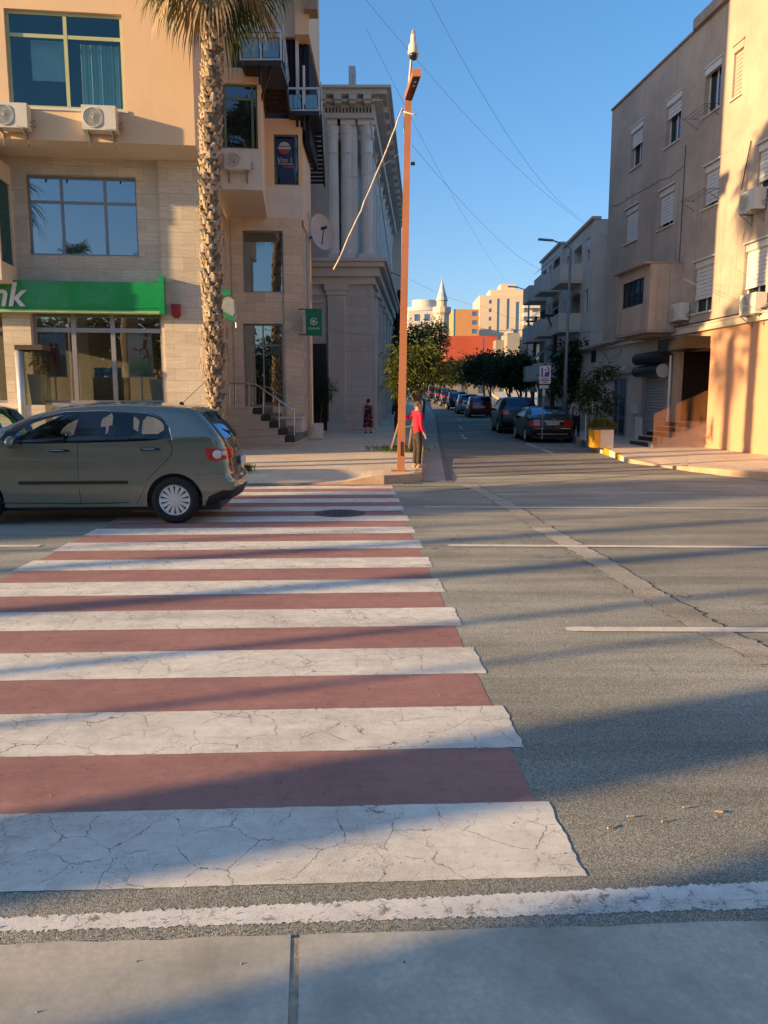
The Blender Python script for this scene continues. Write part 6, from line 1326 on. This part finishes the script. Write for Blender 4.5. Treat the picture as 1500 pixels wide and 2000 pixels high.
m = MB(); a = TT+Vector((-.07, .0, -.02)); v = PD(806, 149, 14.95)-a; m.ob(a, (.15, 0, 0), v, (0, .02, .12)); m.ob(a+v*.999+Vector((-.006, -.01, -.006)), (.162, 0, 0), (0, -.012, 0), (0, .02, .135)); m.build('lamp_head', POLE, t)
m = MB(); m.ob(a+Vector((.012, -.03, -.012)), (.126, 0, 0), v*.93, (0, 0, .01)); m.build('lamp_underside', M('lamp_dark', (.03, .02, .025), .4), t)
m = MB()
for k in (.62, .78): m.ob(a+v*k+Vector((.05, 0, -.016)), (.05, 0, 0), v*.07, (0, 0, .004))
m.build('lamp_lens', M('lens_grey', (.4, .4, .42), .3), t)
m = MB(); m.box(TT.x+.06, TT.x+.14, 16.15, 16.25, 6.32, 6.36); m.box(TB.lerp(TT, .05).x-.01, TB.lerp(TT, .05).x+.01, 16.1, 16.115, .5, .8); m.build('cable_clamp', BLACKM, t)
t = empty('security_camera', TT, 'white dome security camera with black globe on top of the terracotta lamp post', 'security camera')
mt, cm = PD(797, 190, 16.1), PD(807, 100, 15.9); m = MB(); m.tube([mt, PD(803, 118, 16.0)], .03, 6); m.build('mast', M('pinkish_metal', (.5, .38, .34), .5), t)
m = MB(); m.lathe((cm.x, cm.y, 0), (0, 0, 1), [(0, cm.z+.30), (.05, cm.z+.29), (.055, cm.z+.16), (.09, cm.z+.10), (.105, cm.z-.04), (.10, cm.z-.06), (0, cm.z-.06)], 18); m.build('housing', M('camera_white', (.62, .58, .48), .4), t, smooth=True)
m = MB(); m.ball((cm.x+.01, cm.y, cm.z-.08), .088, 16); m.build('dome', M('black_dome', (.01, .01, .012), .08, .02, coat=.8), t, smooth=True)
m = MB(); m.lathe((cm.x, cm.y, 0), (0, 0, 1), [(.045, cm.z+.28), (.03, cm.z+.36), (.0, cm.z+.40)], 10); m.tube([(mt.x+.03, 16.1, mt.z+.5), (cm.x, cm.y, cm.z+.2)], .012, 5); m.build('cap', M('cone_orange', (.55, .25, .14), .5), t)
pts = [(786, 213, 16.0), (775, 245, 15.9), (762, 290, 15.8), (748, 335, 15.7), (736, 362, 15.6), (722, 402, 15.5), (706, 428, 15.4), (690, 462, 15.3), (672, 490, 15.3), (652, 527, 15.2)]
rp = [PD(*p) for p in pts]; rp = [rp[0].lerp(rp[-1], i/18)+Vector((random.gauss(0, .008), 0, random.gauss(0, .008)-.16*4*(i/18)*(1-i/18)*.5)) for i in range(19)]
m = MB(); m.tube([rp[0]+Vector((.04, 0, -.45)), rp[0]+Vector((.03, 0, -.1))]+rp, .014, 6); m.tube([rp[0]+Vector((-.01, -.0, -.05)), rp[0]+Vector((.22, -.02, -.12)), rp[0]+Vector((.28, -.02, -.12))], .012, 5)
tag(m.build('loose_cable', M('frayed_cable', (.62, .50, .38), .8, .35, 9), smooth=True), 'frayed pale cable tied to the terracotta post and hanging slanted to the left', 'cable')
def lamp(loc, H, arm, label, mat, group='grey street lamps'):
    t = empty('street_lamp', loc, label, 'street lamp', group); L = Vector(loc); m = MB(); m.tube([L, L+Vector((0, 0, H*.45)), L+Vector((.04, 0, H))], [.09, .07, .05], 10)
    n = 8; ap = [L+Vector((.04+arm*(1-math.cos(math.pi/2*i/n))*.55, 0, H+.30*math.sin(math.pi/2*i/n))) for i in range(n+1)]+[L+Vector((.04+arm, 0, H+.42))]; m.tube(ap, .03, 6); m.build('post', mat, t, smooth=True)
    e = ap[-1]; sg = 1 if arm > 0 else -1; m = MB(); m.hexa([e+Vector(p) for p in ((0, -.09, -.03), (sg*.6, -.12, .02), (sg*.6, .12, .02), (0, .09, -.03), (0, -.07, .04), (sg*.6, -.09, .08), (sg*.6, .09, .08), (0, .07, .04))]); m.build('lamp_head', mat, t); return t
LG = M('lamp_grey', (.23, .25, .26), .5, .05, metal=.3)
q = PD(1117, 478, 33.0); lamp((q.x-.08, 33, .3), q.z-.3-.25, -.75, 'grey street lamp with arm to the left beside the black saloon', LG)
q = PD(1033, 560, 50.0); lamp((q.x, 50, .5), q.z-.5-.45, -.75, 'slim street lamp with curved arm in front of the cream tower', LG)
q = PD(783, 530, 45.0); t = lamp((q.x+.05, 45, .4), q.z-.4-.5, -.55, 'second terracotta lamp almost hidden behind the near post', POLE, None)
# parking sign
q = PD(1068, 700, 29.0); t = empty('parking_sign', (q.x, 29.4, .2), 'blue and white parking sign on a thin post behind the black saloon', 'road sign'); zA, zB = PD(1068, 714, 29).z, PD(1068, 749, 29).z
q0, q1 = PD(1058, 730, 29).x, PD(1080, 730, 29).x; m = MB(); m.tube([(q.x, 29.45, .2), (q.x, 29.45, zA)], .022, 6); m.build('post', LG, t)
m = MB(); m.box(q0, q1, 29.38, 29.41, zB, zA); m.build('panel', M('sign_white_panel', (.52, .53, .55), .5, .04), t)
m = MB(); wq = q1-q0; zm = zA-(zA-zB)*.60; m.box(q0+wq*.14, q1-wq*.14, 29.372, 29.379, zm, zA-.05); m.build('blue_field', M('sign_blue', (.02, .045, .30), .5), t)
PS = Pl((q0, 29.37), (1, 0)); text('letter', 'P', (zA-zm)*1.05, mat_pl(PS, wq/2, (zA-.05+zm)/2, .002), M('sign_white2', (.55, .56, .60), .5), t, ext=.002, offset=.012)
m = MB()
for z, w in ((.28, .7), (.19, .8), (.09, .5)): m.box(q0+wq*(.5-w/2), q1-wq*(.5-w/2), 29.374, 29.379, zB+(zA-zB)*z-.018, zB+(zA-zB)*z+.018)
m.build('small_print', M('print_grey', (.10, .13, .18), .6), t)
m = MB(); z = PD(1068, 752, 29).z; z2 = PD(1068, 758.5, 29).z; m.box(q0, q1-.06, 29.38, 29.40, z2, z); m.box(q.x-.05, q.x+.06, 29.38, 29.40, PD(0, 773, 29).z, PD(0, 759.5, 29).z); m.build('plate', M('sign_plate', (.42, .44, .43), .5), t)
# utility poles
for (px, yt, d, lb, mt, r) in ((1087, 605, 40, 'dark brown wooden utility pole in front of the blue grey house', M('pole_brown', (.06, .03, .028), .9, .2, 4), .10), (1047, 618, 47, 'old wooden utility pole with crossarms beyond the parking sign', M('pole_wood', (.10, .08, .06), .9, .2, 4), .11)):
    q = PD(px, yt, d); t = empty('utility_pole', (q.x, d, zs(d)+.15), lb, 'utility pole', 'wooden utility poles'); m = MB(); m.tube([(q.x-.1, d, zs(d)+.1), (q.x, d, q.z)], [r*1.2, r*.8], 10); m.build('pole', mt, t)
    m = MB(); m.box(q.x-.6, q.x+.5, d-.12, d-.04, q.z-.35, q.z-.25); m.tube([(q.x-.5, d, q.z-.2), (q.x-.2, d, q.z-.9), (q.x, d, q.z-1.0)], .04, 5); m.build('crossarm', mt, t)
    if px < 1060:
        m = MB(); m.box(q.x-.25, q.x+.1, d-.2, d-.1, 2.9, 3.5); m.box(q.x-.2, q.x+.1, d-.2, d-.1, 2.2, 2.5); m.build('box', M('pole_box', (.3, .29, .26), .7), t)
# wires
WIRE = M('wire', (.16, .19, .24), .6)
def wire(label, pts, k=.0, r=.012, group=None):
    p = [PD(*q) for q in pts]; m = MB()
    for i in range(len(p)-1): m.tube(sag(p[i], p[i+1], k), r*.45, 4, cap=False)
    tag(m.build('overhead_wire', WIRE), label, 'wire', group)
GW = 'overhead wires crossing the sky'
wire('long overhead wire passing just right of the dome camera', [(690, -30, 20), (1142, 436, 40)], .5, .013, GW)
wire('overhead wire from the top centre of the photo down to the grey house roof', [(825, -30, 22), (1130, 424, 40)], .8, .013, GW)
wire('overhead wire running from the post clamp down to the right', [(805, 284, 16.2), (1075, 532, 45)], .5, .011, GW)
wire('short overhead wire from the post clamp left to the columned building', [(797, 284, 16.2), (660, 338, 33)], .35, .012, GW)
wire('faint overhead wire dropping steeply right of the post', [(715, 55, 25), (985, 545, 60)], .5, .012, GW)
wire('low overhead wire crossing behind the minaret', [(800, 545, 45), (950, 600, 60), (1047, 628, 47)], .25, .014, GW)
wire('overhead wire across the right apartment block facade', [(1170, 455, 29), (1295, 521, 26), (1500, 612, 19)], .1, .011, GW)
wire('overhead wire reaching the sunlit wall at the right edge', [(1430, 520, 20.5), (1505, 556, 19)], .05, .011, GW)
wire('bundle of low cables between the utility poles and the cream block', [(935, 640, 60), (1047, 640, 47), (1087, 632, 40), (1160, 646, 33.5)], .2, .03, GW)
wire('second low cable between the utility poles', [(950, 655, 60), (1047, 628, 47), (1087, 622, 40), (1160, 664, 33.5)], .35, .02, GW)
wire('dark cable swagging across the bank side wall to the green sign', [(455, 640, 24), (540, 655, 25.8), (597, 607, 26.4)], .2, .012, GW)
wire('dark cable across the columned building base', [(629, 637, 26.6), (760, 650, 38)], .2, .02, GW)
wire('thin cable above the gate on the columned building', [(629, 665, 26.8), (745, 668, 36)], .25, .012, GW)
# ---------------------------------------------------------------- litter
def litter(px, py, L, ang, label, mat):
    g = G(px, py); m = MB(); d = Vector((math.cos(ang), math.sin(ang), 0))*L/2; m.tube([g-d+Vector((0, 0, .009)), g+d+Vector((0, 0, .009))], .004, 6); tag(m.build('cigarette_end', mat), label, 'cigarette end', 'litter on the asphalt')
CG = M('filter_paper', (.42, .34, .26), .9, .2, 90)
for px, py, a, lb in ((1232, 1598, .1, 'cigarette end on the asphalt, second from the left of the scattered ones'), (1298, 1607, .4, 'cigarette end lying slightly forward of the others'), (1340, 1580, .2, 'cigarette end farthest from the camera in the scatter'), (1404, 1589, -.2, 'cigarette end rightmost of the scatter'), (1190, 1619, .8, 'cigarette end nearest the crosswalk stripe')): litter(px, py, .028, a, lb, CG)
# ---------------------------------------------------------------- people
SKIN = M('skin', (.42, .24, .16), .6, .05, 6)
def skinmesh(name, verts, edges, radii, mat, parent, root=0, sub=2):
    me = bpy.data.meshes.new(name); me.from_pydata([tuple(v) for v in verts], edges, []); me.update(); o = bpy.data.objects.new(name, me); C.objects.link(o); o.parent = parent; WL[o] = Vector((0, 0, 0))
    md = o.modifiers.new('skin', 'SKIN'); md.use_smooth_shade = True; sv = me.skin_vertices[0].data if me.skin_vertices else None
    if sv is None:
        o.modifiers.remove(md); bpy.context.view_layer.objects.active = o; md = o.modifiers.new('skin', 'SKIN'); md.use_smooth_shade = True; sv = me.skin_vertices[0].data
    for i, r in enumerate(radii): sv[i].radius = r if isinstance(r, tuple) else (r, r)
    sv[root].use_root = True; s2 = o.modifiers.new('sub', 'SUBSURF'); s2.levels = sub; s2.render_levels = sub
    bpy.context.view_layer.update(); ev = o.evaluated_get(bpy.context.evaluated_depsgraph_get()); nm = bpy.data.meshes.new_from_object(ev); o.modifiers.clear(); o.data = nm; nm.materials.clear(); nm.materials.append(mat)
    for p in nm.polygons: p.use_smooth = True
    return o
def chain(vs): return [(i, i+1) for i in range(len(vs)-1)]
def hand(parent_verts, parent_edges, parent_r, wi, pos, fwd, side, s=1.0):
    """palm with four unequal fingers and a thumb, appended to the body chain"""
    f = Vector(fwd).normalized(); sd = Vector(side).normalized(); V, E, Rr_ = parent_verts, parent_edges, parent_r; palm_ = len(V); V.append(Vector(pos)+f*.045*s); E.append((wi, palm_)); Rr_.append((.036*s, .02*s))
    for k, ln in ((-1.5, .062), (-.5, .075), (.5, .07), (1.5, .055)):
        a = len(V); b0 = Vector(pos)+f*.085*s+sd*k*.018*s; V.append(b0); E.append((palm_, a)); Rr_.append(.0095*s); V.append(b0+f*ln*.55*s); E.append((a, a+1)); Rr_.append(.0085*s); dn = f*.7+Vector((0, 0, -.5)); V.append(b0+f*ln*.55*s+dn*ln*.5*s); E.append((a+1, a+2)); Rr_.append(.007*s)
    a = len(V); V.append(Vector(pos)+f*.03*s-sd*.045*s); E.append((palm_, a)); Rr_.append(.011*s); V.append(Vector(pos)+f*.07*s-sd*.062*s); E.append((a, a+1)); Rr_.append(.009*s)
def person(loc, rz, label, H=1.5, pose='stand', skinm=SKIN, hairm=None, shirtm=None, trm=None, shoem=None, hairlen=0, dress=None, lean=0, arm_l=None, arm_r=None, sit=False, step=0.0, mats=None):
    """local frame faces -y"""
    t = empty('person', loc, label, 'person', None, rz); k = H/1.72; v = lambda x, y, z: Vector((x*k, y*k, z*k))
    hip = v(0, 0, .93); V = [hip, v(0, .01, 1.12), v(0, .015, 1.30), v(0, .005, 1.42), v(0, -.01, 1.50), v(0, -.02, 1.56), v(0, -.02, 1.64), v(0, -.015, 1.69)]; E = chain(V)
    Rd = [(.10*k, .075*k), (.10*k, .07*k), (.13*k, .085*k), (.10*k, .075*k), .052*k, (.068*k, .078*k), (.078*k, .092*k), (.055*k, .065*k)]
    def limb(root, pts, rs):
        p = root
        for q, r in zip(pts, rs): V.append(v(*q)); E.append((p, len(V)-1)); Rd.append(r*k); p = len(V)-1
        return p
    for s, st in ((-1, step), (1, -step)):
        if sit: limb(0, [(s*.09, -.05, .92), (s*.11, -.42, .95), (s*.11, -.50, .5)], [.085, .06, .045])
        else: limb(0, [(s*.095, 0, .85), (s*.10, -st*.5-.01, .50), (s*.105, -st+.02, .12), (s*.11, -st, .06), (s*.12, -st-.13, .035)], [.07, .05, .042, .04, .036])
    al = arm_l or [(-.19, .01, 1.40), (-.25, .03, 1.12), (-.25, -.06, .90)]; ar = arm_r or [(.19, .01, 1.40), (.25, .03, 1.12), (.25, -.06, .90)]
    for s, a in ((-1, al), (1, ar)):
        w = limb(2 if False else 3, a, [.058, .042, .03]); f = (Vector(a[2])-Vector(a[1])).normalized(); sd = f.cross(Vector((0, 1, 0))) if abs(f.y) < .8 else Vector((1, 0, 0)); hand(V, E, Rd, w, v(*a[2]), f, sd, k)
    skinmesh('body', V, E, Rd, skinm, t)
    # face and ears
    m = MB(); hc = v(0, -.02, 1.625)
    m.add([hc+v(-.014, -.088, -.03), hc+v(.014, -.088, -.03), hc+v(0, -.118, -.028), hc+v(0, -.092, .022)], [(0, 1, 2), (0, 2, 3), (1, 3, 2)]); m.build('nose', skinm, t, local=True)
    for s in (-1, 1):
        m = MB(); m.ball(hc+v(s*.082, .005, -.005), (.012*k, .022*k, .032*k), 8); m.build('ear', skinm, t, local=True, smooth=True)
        m = MB(); m.ball(hc+v(s*.032, -.083, .008), .010*k, 8); m.build('eye', BLACKM, t, local=True, smooth=True)
    m = MB(); m.box(hc.x-.022*k, hc.x+.022*k, hc.y-.094*k, hc.y-.086*k, hc.z-.056*k, hc.z-.048*k); m.build('mouth', M('lips', (.3, .1, .09), .6), t, local=True)
    m = MB(); n = 16
    for i in range(9):
        for j in range(n):
            pass
    hb_ = MB(); c = hc+v(0, .008, .022); b = 0
    for i in range(7):
        a = (math.pi*.5)*i/6*1.08
        for j in range(n):
            q = 2*math.pi*j/n; fr = max(0, -math.sin(q)); dz = (-.045 if math.sin(q) > -.2 else .02)*(i/6)**2; hb_.v.append(c+v(.090*math.sin(a)*math.cos(q), .102*math.sin(a)*math.sin(q)*(.93 if fr > 0 else 1), .082*math.cos(a)+dz-(hairlen*(i/6)**3 if math.sin(q) > -.2 else 0)))
    for i in range(6):
        for j in range(n): hb_.f.append([i*n+j, (i+1)*n+j, (i+1)*n+(j+1) % n, i*n+(j+1) % n]); hb_.m.append(0)
    hb_.build('hair', hairm, t, local=True, smooth=True)
    if shirtm:
        SV = [v(0, 0, .86), v(0, 0, .98), v(0, .01, 1.14), v(0, .015, 1.30), v(0, .01, 1.41), v(0, 0, 1.46)]; SE = chain(SV); SR = [(.158*k, .125*k), (.152*k, .12*k), (.145*k, .112*k), (.165*k, .12*k), (.125*k, .09*k), .06*k]
        for s, a in ((-1, al), (1, ar)):
            p = 4
            for i, q in enumerate(a[:2]+[tuple(Vector(a[1]).lerp(Vector(a[2]), .85))]): SV.append(v(*q)); SE.append((p, len(SV)-1)); SR.append([.072, .055, .045][i]*k); p = len(SV)-1
        skinmesh('shirt', SV, SE, SR, shirtm, t)
    if trm:
        TV = [v(0, 0, 1.02), v(0, 0, .88)]; TE = [(0, 1)]; TR = [(.13*k, .10*k), (.145*k, .115*k)]
        for s, st in ((-1, step), (1, -step)):
            p = 1
            pts = [(s*.095, -.03, .84), (s*.11, -.40, .97), (s*.11, -.50, .6)] if sit else [(s*.095, 0, .80), (s*.10, -st*.5-.01, .50), (s*.105, -st+.015, .22), (s*.105, -st+.01, .085)]
            for q, r in zip(pts, [.10, .078, .068, .066]): TV.append(v(*q)); TE.append((p, len(TV)-1)); TR.append(r*k); p = len(TV)-1
        skinmesh('trousers', TV, TE, TR, trm, t)
    if dress:
        m = MB(); m.lathe((0, 0, 0), (0, 0, 1), [(r*k, z*k) for z, r in ((.30, .27), (.5, .25), (.75, .22), (.95, .19), (1.1, .17), (1.3, .185), (1.42, .13), (1.47, .06))], 18); m.v = [Vector((p.x, p.y*.72, p.z)) for p in m.v]; m.build('dress', dress, t, local=True, smooth=True)
    if shoem and not sit:
        for s, st in ((-1, step), (1, -step)):
            m = MB(); c = v(s*.115, -st-.06, .045); m.ball(c, (.052*k, .14*k, .045*k), 12); m.box(c.x-.05*k, c.x+.05*k, c.y-.13*k, c.y+.12*k, .002, .03*k); m.build('shoe', shoem, t, local=True, smooth=False)
    return t
HAIRG = M('cropped_brown_hair', (.09, .055, .04), .9, .2, 20); HAIRD = M('dark_hair', (.015, .012, .01), .7, .1)
g = G(815, 913, .17)
person((g.x, g.y, .175), R(115), 'man in a red shirt and dark trousers leaning a hand on the terracotta post', 1.46, hairm=HAIRG, shirtm=M('red_shirt', (.50, .012, .045), .8, .08, 6), trm=M('dark_brown_trousers', (.045, .035, .03), .9, .35, 18), shoem=M('tan_shoes', (.42, .32, .22), .7), arm_l=None,
       arm_r=[(.19, .02, 1.42), (.26, .17, 1.24), (.22, .31, 1.40)])
PT = NT('patterned_cloth'); vv = PT.n('ShaderNodeTexVoronoi'); vv.inputs['Scale'].default_value = 9; PT.l(PT.tc.outputs['Object'], vv.inputs['Vector']); PT.col(PT.ramp(vv.outputs['Distance'], (.2, (.36, .20, .20)), (.32, (.20, .01, .03)), (.5, (.015, .012, .015)))); PT.p(rough=.9)
person((-.66, 32.3, .33), R(170), 'person in a dark red and black patterned dress walking by the columned building', 1.42, hairm=HAIRD, dress=PT.m, shoem=TRIM, hairlen=.06, step=.1)
person((.55, 30.0, .30), R(0), 'person in black clothes standing behind the terracotta post', 1.5, hairm=HAIRD, shirtm=M('black_shirt', (.015, .012, .014), .9, .1), trm=M('black_trousers', (.012, .012, .014), .9, .1), shoem=TRIM)
q = PD(1125, 838, 31.5); person((q.x, 31.5, .26), R(-20), 'person in a pale grey top and black trousers standing right of the street lamp', 1.55, hairm=HAIRD, shirtm=M('pale_grey_top', (.30, .31, .31), .9, .15, 14), trm=M('black_trousers2', (.012, .012, .014), .9, .1), shoem=TRIM)
# driver
dr = person((hb.location.x, hb.location.y, .0), 0, 'driver with dark hair sitting at the wheel of the olive grey hatchback', 1.60, hairm=HAIRD, shirtm=M('dark_shirt', (.05, .05, .06), .9, .1), trm=TRIM, sit=True,
            arm_l=[(-.19, 0, 1.40), (-.24, -.16, 1.18), (-.14, -.42, 1.22)], arm_r=[(.19, 0, 1.40), (.24, -.16, 1.18), (.14, -.42, 1.22)])
lx, ly = -1.33, -.36; dr.location = (hb.location.x+lx*ca-ly*sa, hb.location.y+lx*sa+ly*ca, -.35); dr.rotation_euler = (0, 0, ry-math.pi/2)
# ---------------------------------------------------------------- roadside trees beside and behind the camera (they throw the long shadows and show in the shop glass)
D2 = Vector((math.sin(R(SUN_AZ)), math.cos(R(SUN_AZ)), 0)); N2 = Vector((-math.cos(R(SUN_AZ)), math.sin(R(SUN_AZ)), 0))
def cast(q, s): return N2*q-D2*s
palm(tuple(cast(1.52, 8.5)+Vector((0, 0, .13))), 'thickest palm left of the camera behind the near kerb', 8.0, (0, 0), .56, .50, 0, 22, seed=11, fl=1.6)
palm(tuple(cast(2.88, 10.5)+Vector((0, 0, .13))), 'second thick palm along the near kerb', 8.5, (0, 0), .40, .36, 0, 22, seed=12, fl=1.6)
palm(tuple(cast(6.45, 15.6)+Vector((0, 0, .0))), 'slim palm at the near kerb further left', 8.0, (0, 0), .18, .17, 0, 22, seed=13, fl=1.6)
palm(tuple(cast(8.1, 21)+Vector((0, 0, .0))), 'slim palm farther left along the near kerb', 9.0, (0, 0), .18, .17, 0, 22, seed=14, fl=1.6)
palm(tuple(cast(9.15, 24)+Vector((0, 0, .0))), 'slim palm standing in for a thin post beside the broad roadside tree', 9.0, (0, 0), .08, .08, 0, 22, seed=16, fl=1.6)  # palm shape used for a thin post that throws a shadow line
palm((-10.9, 15.6, .1), 'palm on the far pavement left of the photo edge', 8.2, (0, 0), .24, .24, 0, 26, seed=15, fl=1.6)
for q, s, w, lb in ((4.98, 12.0, .065, 'plain grey lamp post at the near kerb'), (4.12, 10.5, .04, 'thin sign post at the near kerb')):
    c = cast(q, s); m = MB(); m.tube([(c.x, c.y, 0), (c.x, c.y, 7)], w, 8); tag(m.build('kerb_post', LGREY), lb, 'post')
c = cast(11.6, 26); tree('roadside_tree', (c.x, c.y, 0), 'broad roadside tree left of the photo', [(0, 0, 0), (0, 0, 1.8), (0, 0, 3)], [((0, 0, 5.4), (1.5, 1.3, 1.9)), ((0, 0, 7.6), (1.3, 1.25, 1.5)), ((.2, .1, 3.6), (1.2, 1.2, 1.3)), ((.2, .1, 2.0), (1.2, 1.1, 1.1))], 24000, (.3, .2), DGREEN, rt=.2)
for i, (x, y) in enumerate(((-13, -5), (-7.5, -8), (-2.5, -6.5), (3, -8), (8.5, -6), (14, -8.5), (-19, -7))):
    tree('roadside_tree', (x, y, .13), ['bushy roadside tree behind the camera, far left', 'bushy roadside tree behind the camera, left', 'bushy roadside tree straight behind the camera', 'tall roadside tree behind the camera', 'roadside tree behind the camera, right', 'roadside tree behind the camera, far right', 'leafy roadside tree at the outer left'][i], [(0, 0, 0), (0, .1, 1.5), (.1, 0, 2.6)], [((0, 0, 4.0), (1.9, 1.8, 1.7)), ((.8, 0, 5.4), (1.2, 1.2, 1.1)), ((-1.0, .2, 3.2), (1.1, 1.1, .9))], 2600, (.34, .18), MGREEN, 'roadside trees behind the camera', rt=.16)

for i, (x, y) in enumerate(((-21, -13), (-16.5, -12), (-12, -13.5), (-7.5, -12), (-3, -13), (1.5, -12.5))):
    tree('park_tree', (x, y, .0), ['dense park tree behind the camera, outermost left', 'dense park tree behind the camera, second from the left', 'dense park tree behind the camera, third from the left', 'dense park tree behind the camera, fourth from the left', 'dense park tree behind the camera, fifth from the left', 'dense park tree directly behind the camera'][i], [(0, 0, 0), (0, .1, 1.5), (.1, 0, 2.6)], [((0, 0, 4.2), (2.6, 2.0, 2.4)), ((.6, 0, 6.6), (1.7, 1.5, 1.5)), ((-1.2, .2, 2.2), (1.8, 1.3, 1.6)), ((1.4, .2, 1.8), (1.7, 1.3, 1.6))], 3800, (.55, .34), DGREEN, 'park trees behind the camera', rt=.2)
